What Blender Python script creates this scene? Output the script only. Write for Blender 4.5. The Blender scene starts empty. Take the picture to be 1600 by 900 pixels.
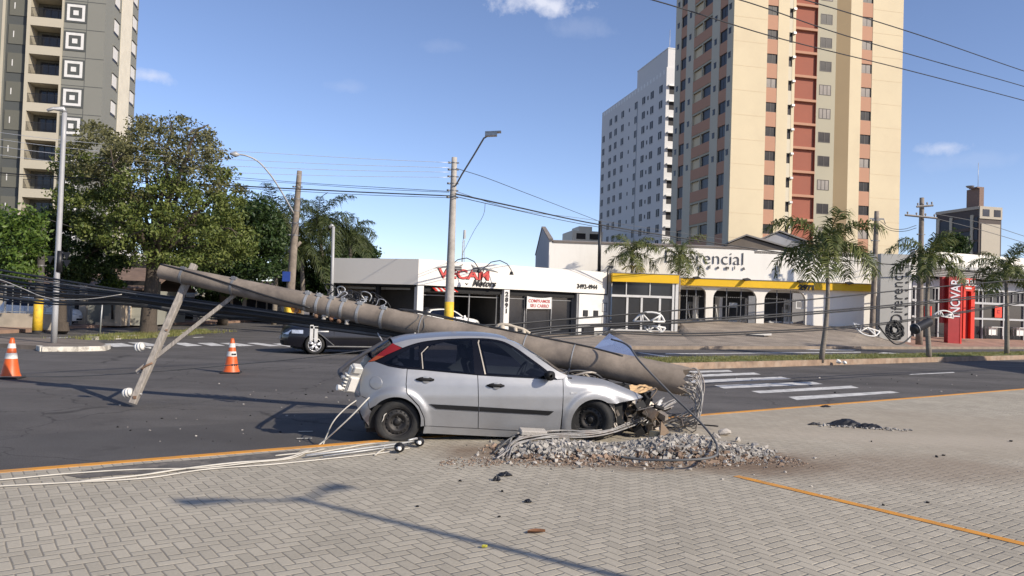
import bpy, bmesh, math, random
from mathutils import Vector, Matrix
from math import sin, cos, tan, pi, radians, sqrt, atan2
random.seed(11)
SC = bpy.context.scene
COL = SC.collection

# ---------------------------------------------------------------- camera
F = 1230.0                      # focal length in photo pixels (1600 wide)
PITCH = radians(1.4); ROLL = radians(1.9); CH = 1.8
_r0 = Vector((1, 0, 0)); _u0 = Vector((0, -sin(PITCH), cos(PITCH)))
FWD = Vector((0, cos(PITCH), sin(PITCH)))
RT = cos(ROLL) * _r0 + sin(ROLL) * _u0
UP = -sin(ROLL) * _r0 + cos(ROLL) * _u0
cd = bpy.data.cameras.new('camera')
cd.sensor_width = 36.0; cd.lens = 36.0 * F / 1600.0
cd.clip_start = 0.1; cd.clip_end = 5000
cam = bpy.data.objects.new('camera', cd); COL.objects.link(cam)
m3 = Matrix((RT, UP, -FWD)).transposed()
cam.matrix_world = Matrix.Translation((0, 0, CH)) @ m3.to_4x4()
SC.camera = cam
SC.view_settings.view_transform = 'Standard'
SC.view_settings.look = 'None'
SC.view_settings.exposure = 0.50
SC.view_settings.gamma = 1.0
SC.view_settings.use_curve_mapping = False
SC.cycles.max_bounces = 6
SC.cycles.transparent_max_bounces = 6

# ---------------------------------------------------------------- sky and sun
SUN_AZ = Vector((0.83, -0.56)).normalized()   # towards the sun, on the ground
SUN_EL = radians(30)
w = bpy.data.worlds.new('World'); SC.world = w; w.use_nodes = True
nt = w.node_tree; nt.nodes.clear()
_out = nt.nodes.new('ShaderNodeOutputWorld'); _bg = nt.nodes.new('ShaderNodeBackground')
_sky = nt.nodes.new('ShaderNodeTexSky'); _sky.sky_type = 'NISHITA'; _sky.sun_disc = False
_sky.sun_elevation = SUN_EL; _sky.sun_rotation = atan2(SUN_AZ.x, SUN_AZ.y)
_sky.altitude = 600; _sky.air_density = 0.8; _sky.dust_density = 0.5; _sky.ozone_density = 4.5
_bg.inputs['Strength'].default_value = 0.135

def ray(px, py):
    return RT * ((px - 800) / F) + UP * ((450 - py) / F) + FWD
def G(px, py, z=0.0):
    d = ray(px, py); t = (z - CH) / d.z
    return Vector((d.x * t, d.y * t, z))
def P(px, py, Y):
    d = ray(px, py); t = Y / d.y
    return Vector((d.x * t, Y, CH + d.z * t))

# small real clouds in the sky dome: soft puffs around a few directions
_tc = nt.nodes.new('ShaderNodeTexCoord')
_nz = nt.nodes.new('ShaderNodeTexNoise'); _nz.inputs['Scale'].default_value = 26; _nz.inputs['Detail'].default_value = 7
_nz.inputs['Roughness'].default_value = 0.62
nt.links.new(_tc.outputs['Generated'], _nz.inputs['Vector'])
def _math(op, a, b=None, clamp=False):
    n = nt.nodes.new('ShaderNodeMath'); n.operation = op; n.use_clamp = clamp
    for i, v in enumerate((a, b)):
        if v is None: continue
        if isinstance(v, (int, float)): n.inputs[i].default_value = v
        else: nt.links.new(v, n.inputs[i])
    return n.outputs[0]
_acc = None
for (cpx, cpy, sx, sz, amt) in [(848, 4, 19, 70, 0.85), (237, 118, 44, 120, 0.5), (1478, 230, 44, 130, 0.45), (905, 42, 26, 90, 0.10),
                                (540, 136, 40, 140, 0.10), (690, 72, 40, 140, 0.07), (1520, 250, 24, 120, 0.08)]:
    dv = ray(cpx, cpy).normalized()
    sub = nt.nodes.new('ShaderNodeVectorMath'); sub.operation = 'SUBTRACT'; sub.inputs[1].default_value = dv
    nt.links.new(_tc.outputs['Generated'], sub.inputs[0])
    mul = nt.nodes.new('ShaderNodeVectorMath'); mul.operation = 'MULTIPLY'; mul.inputs[1].default_value = (sx, sx, sz)
    nt.links.new(sub.outputs[0], mul.inputs[0])
    ln = nt.nodes.new('ShaderNodeVectorMath'); ln.operation = 'LENGTH'; nt.links.new(mul.outputs[0], ln.inputs[0])
    r = _math('ADD', ln.outputs['Value'], _math('MULTIPLY', _math('SUBTRACT', _nz.outputs['Fac'], 0.5), 3.4))
    r = _math('MULTIPLY', _math('SUBTRACT', 1.15, r, True), amt)
    _acc = r if _acc is None else _math('MAXIMUM', _acc, r)
_mix = nt.nodes.new('ShaderNodeMix'); _mix.data_type = 'RGBA'
nt.links.new(_acc, _mix.inputs['Factor'])
nt.links.new(_sky.outputs[0], _mix.inputs['A'])
_mix.inputs['B'].default_value = (4.6, 4.7, 5.3, 1)
_tint = nt.nodes.new('ShaderNodeMix'); _tint.data_type = 'RGBA'; _tint.blend_type = 'MULTIPLY'; _tint.inputs['Factor'].default_value = 1.0
_tint.inputs['B'].default_value = (1.20, 0.99, 0.94, 1)          # hazy winter air: a little less cyan than the clear model
nt.links.new(_sky.outputs[0], _tint.inputs['A']); nt.links.new(_tint.outputs['Result'], _mix.inputs['A'])
nt.links.new(_mix.outputs['Result'], _bg.inputs['Color']); nt.links.new(_bg.outputs[0], _out.inputs[0])

sd = bpy.data.lights.new('sun', 'SUN'); sd.energy = 3.9; sd.angle = radians(0.5); sd.color = (1.0, 0.90, 0.76)
sun = bpy.data.objects.new('sun', sd); COL.objects.link(sun)
sv = Vector((SUN_AZ.x * cos(SUN_EL), SUN_AZ.y * cos(SUN_EL), sin(SUN_EL)))
sun.rotation_euler = sv.to_track_quat('Z', 'Y').to_euler()
sun.location = (30, -20, 40)

# ---------------------------------------------------------------- helpers
def tag(o, label=None, cat=None, group=None, kind=None):
    if label: o['label'] = label
    if cat: o['category'] = cat
    if group: o['group'] = group
    if kind: o['kind'] = kind
    return o

def thing(name, label, cat, loc=(0, 0, 0), rz=0.0, group=None):
    o = bpy.data.objects.new(name, None); COL.objects.link(o)
    o.location = loc; o.rotation_euler = (0, 0, rz); o.empty_display_size = 0.2
    return tag(o, label, cat, group)

def kids(o):
    return [c for c in bpy.data.objects if c.parent == o]

def copy_tree(o, loc=None, rz=None, label=None, scale=None):
    c = o.copy(); COL.objects.link(c)
    if loc is not None: c.location = loc
    if rz is not None: c.rotation_euler = (0, 0, rz)
    if scale is not None: c.scale = (scale, scale, scale)
    if label: c['label'] = label
    for ch in kids(o):
        d = ch.copy(); COL.objects.link(d); d.parent = c
        for g in kids(ch):
            e = g.copy(); COL.objects.link(e); e.parent = d
    return c

class MB:
    """collects faces, builds ONE mesh object"""
    def __init__(s):
        s.v = []; s.f = []; s.mi = []; s.sm = []
    def add(s, vs, fs, mi=0, smooth=False):
        b = len(s.v); s.v += [tuple(v) for v in vs]
        for f in fs:
            s.f.append([b + i for i in f]); s.mi.append(mi); s.sm.append(smooth)
        return s
    def box(s, c, d, rz=0.0, mi=0, M=None):
        x, y, z = d[0] / 2, d[1] / 2, d[2] / 2
        vs = [Vector((a * x, b * y, e * z)) for a in (-1, 1) for b in (-1, 1) for e in (-1, 1)]
        if M is not None: vs = [M @ v for v in vs]
        elif rz: 
            q = Matrix.Rotation(rz, 3, 'Z'); vs = [q @ v for v in vs]
        vs = [v + Vector(c) for v in vs]
        return s.add(vs, [(0, 1, 3, 2), (4, 6, 7, 5), (0, 4, 5, 1), (2, 3, 7, 6), (0, 2, 6, 4), (1, 5, 7, 3)], mi)
    def bx(s, x0, x1, y0, y1, z0, z1, mi=0):
        return s.box(((x0 + x1) / 2, (y0 + y1) / 2, (z0 + z1) / 2), (abs(x1 - x0), abs(y1 - y0), abs(z1 - z0)), mi=mi)
    def prism(s, pts, vec, mi=0, smooth=False):
        """closed polygon of 3-D points pushed along vec"""
        n = len(pts); vec = Vector(vec)
        vs = [Vector(p) for p in pts] + [Vector(p) + vec for p in pts]
        fs = [tuple(range(n))[::-1], tuple(range(n, 2 * n))]
        s.add(vs, fs, mi)
        return s.add(vs, [(i, (i + 1) % n, n + (i + 1) % n, n + i) for i in range(n)], mi, smooth)
    def tube(s, path, r, n=8, mi=0, caps=True, smooth=True):
        path = [Vector(p) for p in path]; k = len(path)
        rs = list(r) if isinstance(r, (list, tuple)) else [r] * k
        tg = []
        for i in range(k):
            t = path[min(i + 1, k - 1)] - path[max(i - 1, 0)]
            tg.append(t.normalized() if t.length > 1e-9 else Vector((0, 0, 1)))
        a = Vector((0, 0, 1)) if abs(tg[0].z) < 0.9 else Vector((1, 0, 0))
        u = tg[0].cross(a).normalized()
        vs = []
        for i in range(k):
            u = (u - tg[i] * u.dot(tg[i]))
            u = u.normalized() if u.length > 1e-6 else tg[i].orthogonal().normalized()
            v = tg[i].cross(u)
            for j in range(n):
                th = 2 * pi * j / n
                vs.append(path[i] + (u * cos(th) + v * sin(th)) * rs[i])
        fs = [(i * n + j, i * n + (j + 1) % n, (i + 1) * n + (j + 1) % n, (i + 1) * n + j) for i in range(k - 1) for j in range(n)]
        b = len(s.v)
        s.add(vs, fs, mi, smooth)
        if caps:
            s.f.append([b + j for j in range(n)][::-1]); s.mi.append(mi); s.sm.append(False)
            s.f.append([b + (k - 1) * n + j for j in range(n)]); s.mi.append(mi); s.sm.append(False)
        return s
    def lathe(s, prof, n=24, M=None, mi=0, smooth=True, a0=0, a1=2 * pi):
        """prof [(r,z)] about local z"""
        vs = []; k = len(prof)
        for i in range(n):
            th = a0 + (a1 - a0) * i / n
            for (r, z) in prof: vs.append(Vector((r * cos(th), r * sin(th), z)))
        if M is not None: vs = [M @ v for v in vs]
        fs = [(i * k + j, ((i + 1) % n) * k + j, ((i + 1) % n) * k + j + 1, i * k + j + 1) for i in range(n) for j in range(k - 1)]
        return s.add(vs, fs, mi, smooth)
    def grid(s, rows, mi=0, smooth=True, wrap=False):
        k = len(rows[0]); vs = [p for r in rows for p in r]
        kk = k if wrap else k - 1
        fs = [(i * k + j, i * k + (j + 1) % k, (i + 1) * k + (j + 1) % k, (i + 1) * k + j) for i in range(len(rows) - 1) for j in range(kk)]
        return s.add(vs, fs, mi, smooth)
    def shard(s, c, r, mi=0, rnd=random):
        """angular broken lump: a badly distorted block"""
        q = Matrix.Rotation(rnd.uniform(0, 6.28), 3, Vector((rnd.uniform(-1, 1), rnd.uniform(-1, 1), rnd.uniform(-1, 1))).normalized())
        ex = (rnd.uniform(0.6, 1.3), rnd.uniform(0.45, 0.95), rnd.uniform(0.3, 0.75)); c = Vector(c); vs = []
        for a in (-1, 1):
            for b in (-1, 1):
                for e in (-1, 1):
                    k = rnd.uniform(0.45, 1.1); vs.append(c + q @ Vector((a * ex[0] * r * k, b * ex[1] * r * rnd.uniform(.6, 1.1), e * ex[2] * r * rnd.uniform(.5, 1.1))))
        return s.add(vs, [(0, 1, 3, 2), (4, 6, 7, 5), (0, 4, 5, 1), (2, 3, 7, 6), (0, 2, 6, 4), (1, 5, 7, 3)], mi)
    def rock(s, c, r, mi=0, flat=(1, 1, 0.7), rnd=random):
        t = (1 + sqrt(5)) / 2
        base = [(-1, t, 0), (1, t, 0), (-1, -t, 0), (1, -t, 0), (0, -1, t), (0, 1, t), (0, -1, -t), (0, 1, -t), (t, 0, -1), (t, 0, 1), (-t, 0, -1), (-t, 0, 1)]
        fc = [(0, 11, 5), (0, 5, 1), (0, 1, 7), (0, 7, 10), (0, 10, 11), (1, 5, 9), (5, 11, 4), (11, 10, 2), (10, 7, 6), (7, 1, 8), (3, 9, 4), (3, 4, 2), (3, 2, 6), (3, 6, 8), (3, 8, 9), (4, 9, 5), (2, 4, 11), (6, 2, 10), (8, 6, 7), (9, 8, 1)]
        q = Matrix.Rotation(rnd.uniform(0, 6.28), 3, Vector((rnd.uniform(-1, 1), rnd.uniform(-1, 1), rnd.uniform(-1, 1))).normalized())
        sc = Vector((flat[0] * rnd.uniform(0.7, 1.3), flat[1] * rnd.uniform(0.7, 1.3), flat[2] * rnd.uniform(0.7, 1.3)))
        vs = []
        for b in base:
            v = q @ (Vector(b).normalized() * r * rnd.uniform(0.65, 1.25))
            vs.append(Vector((v.x * sc.x, v.y * sc.y, v.z * sc.z)) + Vector(c))
        return s.add(vs, fc, mi)
    def build_split(s, name, mats, parent=None, loc=None, rz=None, bevel=0.0):
        """every loose piece becomes a part of its own"""
        par = list(range(len(s.v)))
        def find(i):
            while par[i] != i: par[i] = par[par[i]]; i = par[i]
            return i
        for f in s.f:
            a = find(f[0])
            for i in f[1:]: par[find(i)] = a
        groups = {}
        for k, f in enumerate(s.f): groups.setdefault(find(f[0]), []).append(k)
        out = []
        for fs in groups.values():
            mb = MB(); idx = {}
            for k in fs:
                nf = []
                for i in s.f[k]:
                    if i not in idx: idx[i] = len(mb.v); mb.v.append(s.v[i])
                    nf.append(idx[i])
                mb.f.append(nf); mb.mi.append(s.mi[k]); mb.sm.append(s.sm[k])
            out.append(mb.build(name, mats, parent, loc, rz, bevel))
        return out
    def build(s, name, mats, parent=None, loc=None, rz=None, bevel=0.0, seg=1):
        me = bpy.data.meshes.new(name)
        me.from_pydata(s.v, [], s.f)
        if not isinstance(mats, (list, tuple)): mats = [mats]
        for m in mats: me.materials.append(m)
        me.polygons.foreach_set('material_index', s.mi)
        me.polygons.foreach_set('use_smooth', s.sm)
        me.update()
        o = bpy.data.objects.new(name, me); COL.objects.link(o)
        if parent is not None: o.parent = parent
        if loc is not None: o.location = loc
        if rz is not None: o.rotation_euler = (0, 0, rz)
        if bevel:
            b = o.modifiers.new('bevel', 'BEVEL'); b.width = bevel; b.segments = seg; b.limit_method = 'ANGLE'; b.angle_limit = radians(40)
        return o

def text_into(mb, txt, size, M, depth=0.02, mi=0, offset=0.0, shear=0.0, spacing=1.0, align='LEFT', xscale=1.0):
    """real lettering: text outline -> mesh, placed by matrix M (text x -> M x, text y -> M y)"""
    cu = bpy.data.curves.new('lettering', 'FONT'); cu.body = txt; cu.size = size; cu.extrude = depth / 2
    cu.offset = offset; cu.shear = shear; cu.space_character = spacing; cu.align_x = align; cu.resolution_u = 3
    ob = bpy.data.objects.new('lettering', cu); COL.objects.link(ob)
    dg = bpy.context.evaluated_depsgraph_get()
    me = bpy.data.meshes.new_from_object(ob.evaluated_get(dg))
    vs = [M @ Vector((v.co.x * xscale, v.co.y, v.co.z)) for v in me.vertices]
    fs = [tuple(p.vertices) for p in me.polygons]
    mb.add(vs, fs, mi)
    bpy.data.objects.remove(ob); bpy.data.curves.remove(cu); bpy.data.meshes.remove(me)
    return mb

class Fr:
    """vertical facade frame: local x along the facade, local y inward (away from the camera), z up"""
    def __init__(s, O, ang):
        s.O = Vector(O); s.a = radians(ang); s.d = Vector((cos(s.a), sin(s.a), 0)); s.n = Vector((-sin(s.a), cos(s.a), 0))
    def at(s, px, py, yl=0.0):
        d = ray(px, py); t = (s.O.dot(s.n) + yl) / d.dot(s.n)
        p = Vector((0, 0, CH)) + d * t
        return ((p - s.O).dot(s.d), p.z - s.O.z)
    def w(s, x, y, z):
        return s.O + s.d * x + s.n * y + Vector((0, 0, z))

TXT = Matrix(((1, 0, 0, 0), (0, 0, -1, 0), (0, 1, 0, 0), (0, 0, 0, 1)))   # text plane upright, facing -y
def T3(x, y, z): return Matrix.Translation((x, y, z)) @ TXT

# ---------------------------------------------------------------- materials
def mat(name, col, rough=0.6, metal=0.0, var=0.12, sc=3.0, bump=0.0, bsc=30.0, coat=0.0, spec=0.5, dirt=None, dsc=1.2, damt=0.5, island=0.0, strip=None):
    m = bpy.data.materials.new(name); m.use_nodes = True
    t = m.node_tree; b = t.nodes['Principled BSDF']
    b.inputs['Roughness'].default_value = rough; b.inputs['Metallic'].default_value = metal
    b.inputs['Specular IOR Level'].default_value = spec; b.inputs['Coat Weight'].default_value = coat
    b.inputs['Coat Roughness'].default_value = 0.06
    c = tuple(col) + (1,) if len(col) == 3 else tuple(col)
    tc = t.nodes.new('ShaderNodeTexCoord')
    out = None
    if var or dirt or island:
        n = t.nodes.new('ShaderNodeTexNoise'); n.inputs['Scale'].default_value = sc; n.inputs['Detail'].default_value = 6
        n.inputs['Roughness'].default_value = 0.6
        mp = t.nodes.new('ShaderNodeMapping')
        if strip: mp.inputs['Scale'].default_value = strip
        t.links.new(tc.outputs['Object'], mp.inputs[0]); t.links.new(mp.outputs[0], n.inputs['Vector'])
        r = t.nodes.new('ShaderNodeMapRange'); r.inputs['From Min'].default_value = 0.3; r.inputs['From Max'].default_value = 0.7
        r.inputs['To Min'].default_value = 1 - var; r.inputs['To Max'].default_value = 1 + var
        t.links.new(n.outputs['Fac'], r.inputs['Value'])
        v = t.nodes.new('ShaderNodeVectorMath'); v.operation = 'SCALE'; v.inputs[0].default_value = c[:3]
        t.links.new(r.outputs[0], v.inputs['Scale']); out = v.outputs[0]
        if island:
            g = t.nodes.new('ShaderNodeNewGeometry'); r2 = t.nodes.new('ShaderNodeMapRange')
            r2.inputs['To Min'].default_value = 1 - island; r2.inputs['To Max'].default_value = 1 + island
            t.links.new(g.outputs['Random Per Island'], r2.inputs['Value'])
            v2 = t.nodes.new('ShaderNodeVectorMath'); v2.operation = 'SCALE'
            t.links.new(out, v2.inputs[0]); t.links.new(r2.outputs[0], v2.inputs['Scale']); out = v2.outputs[0]
        if dirt:
            n2 = t.nodes.new('ShaderNodeTexNoise'); n2.inputs['Scale'].default_value = dsc; n2.inputs['Detail'].default_value = 8
            n2.inputs['Roughness'].default_value = 0.7
            t.links.new(mp.outputs[0], n2.inputs['Vector'])
            r3 = t.nodes.new('ShaderNodeMapRange'); r3.inputs['From Min'].default_value = 0.48; r3.inputs['From Max'].default_value = 0.68
            r3.inputs['To Max'].default_value = damt; t.links.new(n2.outputs['Fac'], r3.inputs['Value'])
            mx = t.nodes.new('ShaderNodeMix'); mx.data_type = 'RGBA'
            t.links.new(r3.outputs[0], mx.inputs['Factor']); t.links.new(out, mx.inputs['A']); mx.inputs['B'].default_value = tuple(dirt) + (1,)
            out = mx.outputs['Result']
        t.links.new(out, b.inputs['Base Color'])
        rr = t.nodes.new('ShaderNodeMapRange'); rr.inputs['To Min'].default_value = max(0.02, rough - 0.08); rr.inputs['To Max'].default_value = min(1, rough + 0.08)
        t.links.new(n.outputs['Fac'], rr.inputs['Value']); t.links.new(rr.outputs[0], b.inputs['Roughness'])
    else:
        b.inputs['Base Color'].default_value = c
    if bump:
        n3 = t.nodes.new('ShaderNodeTexNoise'); n3.inputs['Scale'].default_value = bsc; n3.inputs['Detail'].default_value = 5
        t.links.new(tc.outputs['Object'], n3.inputs['Vector'])
        bp = t.nodes.new('ShaderNodeBump'); bp.inputs['Strength'].default_value = bump; bp.inputs['Distance'].default_value = 0.02
        t.links.new(n3.outputs['Fac'], bp.inputs['Height']); t.links.new(bp.outputs[0], b.inputs['Normal'])
    return m

def leafmat(name, a, b_, rough=0.5, trans=0.25):
    """leaf colour varies from leaf to leaf"""
    m = bpy.data.materials.new(name); m.use_nodes = True
    t = m.node_tree; b = t.nodes['Principled BSDF']; b.inputs['Roughness'].default_value = rough
    b.inputs['Specular IOR Level'].default_value = 0.35
    g = t.nodes.new('ShaderNodeNewGeometry'); mx = t.nodes.new('ShaderNodeMix'); mx.data_type = 'RGBA'
    mx.inputs['A'].default_value = tuple(a) + (1,); mx.inputs['B'].default_value = tuple(b_) + (1,)
    t.links.new(g.outputs['Random Per Island'], mx.inputs['Factor']); t.links.new(mx.outputs['Result'], b.inputs['Base Color'])
    if trans:
        tr = t.nodes.new('ShaderNodeBsdfTranslucent'); ms = t.nodes.new('ShaderNodeMixShader'); ms.inputs[0].default_value = trans
        t.links.new(mx.outputs['Result'], tr.inputs['Color'])
        o = t.nodes['Material Output']
        t.links.new(b.outputs[0], ms.inputs[1]); t.links.new(tr.outputs[0], ms.inputs[2]); t.links.new(ms.outputs[0], o.inputs[0])
    return m

K = {}
K['white'] = mat('white_paint', (0.62, 0.60, 0.56), 0.6, var=0.05, sc=1.5, dirt=(0.5, 0.47, 0.42), dsc=0.7, damt=0.25)
K['white_clean'] = mat('white_enamel', (0.66, 0.65, 0.62), 0.5, var=0.05, dirt=(0.5, 0.48, 0.44), dsc=1.0, damt=0.35)
K['cream_wall'] = mat('cream_wall', (0.62, 0.57, 0.46), 0.8, var=0.07, sc=0.8)
K['black'] = mat('black_plastic', (0.013, 0.013, 0.015), 0.45, var=0.1)
K['rubber'] = mat('tyre_rubber', (0.013, 0.013, 0.013), 0.8, var=0.2, sc=8, dirt=(0.06, 0.055, 0.05), dsc=4, damt=0.35)
K['dark'] = mat('dark_recess', (0.006, 0.006, 0.0065), 0.8, var=0)
K['glass_dark'] = mat('dark_glass', (0.012, 0.016, 0.024), 0.06, var=0, spec=0.6)
K['glass_car'] = mat('tinted_car_glass', (0.006, 0.010, 0.024), 0.05, var=0, spec=0.5)
K['glass_bld'] = mat('shopfront_glass', (0.02, 0.022, 0.027), 0.1, var=0.3, sc=0.35, spec=0.5)
K['frame'] = mat('grey_metal_frame', (0.22, 0.22, 0.22), 0.45, metal=0.4, var=0.08)
K['galv'] = mat('galvanised_steel', (0.42, 0.42, 0.41), 0.5, metal=0.55, var=0.15, sc=6)
K['pale_steel'] = mat('pale_painted_steel', (0.36, 0.36, 0.36), 0.5, metal=0.1, var=0.08)
K['conc'] = mat('weathered_concrete', (0.225, 0.187, 0.150), 0.9, var=0.34, sc=2.6, bump=0.16, bsc=45, dirt=(0.12, 0.10, 0.085), dsc=1.4, damt=0.75)
K['conc_pale'] = mat('pale_concrete', (0.40, 0.37, 0.33), 0.9, var=0.18, sc=3, bump=0.3, bsc=40, dirt=(0.22, 0.2, 0.18), dsc=1.3, damt=0.5)
K['wood'] = mat('weathered_timber', (0.30, 0.27, 0.235), 0.85, var=0.35, sc=3, strip=(14, 14, 1), bump=0.3, bsc=25)
K['yellow_paint'] = mat('yellow_road_paint', (0.72, 0.46, 0.03), 0.6, var=0.15, sc=6, dirt=(0.3, 0.22, 0.08), dsc=5, damt=0.5)
K['cable'] = mat('black_cable', (0.02, 0.02, 0.021), 0.55, var=0.2, sc=2)
K['cable_grey'] = mat('grey_cable', (0.10, 0.10, 0.10), 0.6, var=0.25, sc=2)
K['cable_white'] = mat('white_cable', (0.50, 0.47, 0.41), 0.55, var=0.15, sc=5)
K['alu_wire'] = mat('bare_aluminium_wire', (0.62, 0.63, 0.65), 0.45, metal=0.5, var=0.1)
K['porcelain'] = mat('porcelain', (0.75, 0.73, 0.68), 0.25, var=0.1, sc=10)
K['rust'] = mat('rusty_steel', (0.20, 0.12, 0.075), 0.85, var=0.4, sc=12)
K['rebar'] = mat('steel_reinforcement', (0.30, 0.29, 0.275), 0.65, metal=0.2, var=0.3, sc=9, dirt=(0.2, 0.13, 0.09), dsc=5, damt=0.6)
K['red'] = mat('red_sign_panel', (0.55, 0.025, 0.015), 0.4, var=0.05)
K['red_dark'] = mat('deep_red_panel', (0.30, 0.012, 0.012), 0.45, var=0.08)
K['yellow'] = mat('yellow_fascia', (0.76, 0.46, 0.006), 0.5, var=0.05, sc=0.6, dirt=(0.6, 0.36, 0.02), dsc=0.8, damt=0.4)

K['line'] = mat('worn_white_line', (0.62, 0.61, 0.58), 0.8, var=0.15, sc=2.5, dirt=(0.12, 0.12, 0.12), dsc=3.5, damt=0.75)
K['orange_line'] = mat('orange_kerb_paint', (0.62, 0.27, 0.03), 0.75, var=0.15, sc=3, dirt=(0.32, 0.22, 0.13), dsc=4, damt=0.6)
K['earth'] = mat('dry_earth', (0.22, 0.15, 0.10), 0.95, var=0.3, sc=2, bump=0.5, bsc=25)
K['kerb_stone'] = mat('kerb_concrete', (0.42, 0.39, 0.34), 0.9, var=0.2, sc=3, bump=0.25, dirt=(0.22, 0.18, 0.14), dsc=2, damt=0.6)
K['grass'] = mat('grass_turf', (0.13, 0.16, 0.045), 0.9, var=0.35, sc=1.2, bump=0.8, bsc=60, dirt=(0.25, 0.2, 0.1), dsc=1.2, damt=0.5)
K['ground'] = mat('dusty_ground', (0.20, 0.17, 0.14), 0.95, var=0.2, sc=0.08)
# ================================================================ GROUND
RZ = -0.06                                     # carriageway level; the paved plaza is at 0
KS, KI = 0.7285, 11.44                         # near kerb: y = KI + KS x
KA = atan2(KS, 1.0)
KD = Vector((cos(KA), sin(KA), 0)); KN = Vector((-sin(KA), cos(KA), 0))
K0 = Vector((0, KI, 0))
def kp(s, n, z=0.0): return K0 + KD * s + KN * n + Vector((0, 0, z))

def sheet(name, pts, m, z=None, kind='structure'):
    mb = MB(); mb.add([(p[0], p[1], p[2] if z is None else z) for p in pts], [tuple(range(len(pts)))])
    return tag(mb.build(name, m), kind=kind)

def herringbone_material():
    m = bpy.data.materials.new('herringbone_pavers'); m.use_nodes = True
    t = m.node_tree; L = t.links; bs = t.nodes['Principled BSDF']
    def N(op, a, b=None, c=None, clamp=False):
        n = t.nodes.new('ShaderNodeMath'); n.operation = op; n.use_clamp = clamp
        for i, v in enumerate((a, b, c)):
            if v is None: continue
            if isinstance(v, (int, float)): n.inputs[i].default_value = v
            else: L.new(v, n.inputs[i])
        return n.outputs[0]
    tc = t.nodes.new('ShaderNodeTexCoord'); mp = t.nodes.new('ShaderNodeMapping'); mp.vector_type = 'POINT'
    mp.inputs['Rotation'].default_value = (0, 0, -KA)
    mp.inputs['Scale'].default_value = (1, 1, 1)
    L.new(tc.outputs['Object'], mp.inputs[0])
    # slight waviness so that the courses are not ruler straight
    wn = t.nodes.new('ShaderNodeTexNoise'); wn.inputs['Scale'].default_value = 0.9; wn.inputs['Detail'].default_value = 3
    L.new(mp.outputs[0], wn.inputs['Vector'])
    wv = t.nodes.new('ShaderNodeVectorMath'); wv.operation = 'MULTIPLY_ADD'
    wv.inputs[1].default_value = (0.06, 0.06, 0); L.new(wn.outputs['Color'], wv.inputs[0]); L.new(mp.outputs[0], wv.inputs[2])
    sp = t.nodes.new('ShaderNodeSeparateXYZ'); L.new(wv.outputs[0], sp.inputs[0])
    U = 0.099
    x = N('DIVIDE', sp.outputs[0], U); y = N('DIVIDE', sp.outputs[1], U)
    ix = N('FLOOR', x); iy = N('FLOOR', y); fx = N('SUBTRACT', x, ix); fy = N('SUBTRACT', y, iy)
    k = N('FLOORED_MODULO', N('SUBTRACT', ix, iy), 4.0)
    is0 = N('COMPARE', k, 0.0, 0.1); is1 = N('COMPARE', k, 1.0, 0.1); is2 = N('COMPARE', k, 2.0, 0.1); is3 = N('COMPARE', k, 3.0, 0.1)
    dl = N('MULTIPLY_ADD', is1, 9.0, fx); dr = N('MULTIPLY_ADD', is0, 9.0, N('SUBTRACT', 1.0, fx))
    db = N('MULTIPLY_ADD', is2, 9.0, fy); dt = N('MULTIPLY_ADD', is3, 9.0, N('SUBTRACT', 1.0, fy))
    dist = N('MINIMUM', N('MINIMUM', dl, dr), N('MINIMUM', db, dt))
    idx = N('SUBTRACT', ix, is1); idy = N('SUBTRACT', iy, is2)
    cb = t.nodes.new('ShaderNodeCombineXYZ'); L.new(idx, cb.inputs[0]); L.new(idy, cb.inputs[1])
    wh = t.nodes.new('ShaderNodeTexWhiteNoise'); wh.noise_dimensions = '2D'; L.new(cb.outputs[0], wh.inputs['Vector'])
    # joint mask: width varies, partly filled with sand where it is dusty
    jn = t.nodes.new('ShaderNodeTexNoise'); jn.inputs['Scale'].default_value = 2.3; jn.inputs['Detail'].default_value = 4
    L.new(tc.outputs['Object'], jn.inputs['Vector'])
    jw = N('MULTIPLY_ADD', jn.outputs['Fac'], 0.10, 0.012)
    mr = t.nodes.new('ShaderNodeMapRange'); mr.interpolation_type = 'SMOOTHSTEP'
    L.new(dist, mr.inputs['Value']); mr.inputs['From Min'].default_value = 0.012; L.new(jw, mr.inputs['From Max'])
    mr.inputs['To Min'].default_value = 1.0; mr.inputs['To Max'].default_value = 0.0
    # dusty area to the right of the wreck, where the pole was broken and swept
    so = t.nodes.new('ShaderNodeSeparateXYZ'); L.new(tc.outputs['Object'], so.inputs[0])
    bn = t.nodes.new('ShaderNodeTexNoise'); bn.inputs['Scale'].default_value = 0.55; bn.inputs['Detail'].default_value = 7; bn.inputs['Roughness'].default_value = 0.65
    L.new(tc.outputs['Object'], bn.inputs['Vector'])
    def blob(cx, cy, rx, ry, soft):
        a = N('DIVIDE', N('SUBTRACT', so.outputs[0], cx), rx); b = N('DIVIDE', N('SUBTRACT', so.outputs[1], cy), ry)
        d = N('SQRT', N('ADD', N('MULTIPLY', a, a), N('MULTIPLY', b, b)))
        d = N('ADD', d, N('MULTIPLY', N('SUBTRACT', bn.outputs['Fac'], 0.5), 1.3))
        r = t.nodes.new('ShaderNodeMapRange'); r.interpolation_type = 'SMOOTHSTEP'; L.new(d, r.inputs['Value'])
        r.inputs['From Min'].default_value = 1.0 - soft; r.inputs['From Max'].default_value = 1.0 + soft * 0.4
        r.inputs['To Min'].default_value = 1.0; r.inputs['To Max'].default_value = 0.0
        return r.outputs[0]
    dust = blob(8.0, 12.6, 5.6, 3.4, 0.6)
    dirt = blob(4.4, 9.6, 2.6, 1.15, 0.7)
    dirt2 = blob(1.8, 9.75, 2.75, 0.85, 0.45)
    pale = blob(6.0, 12.0, 3.6, 0.75, 0.8)
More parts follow.
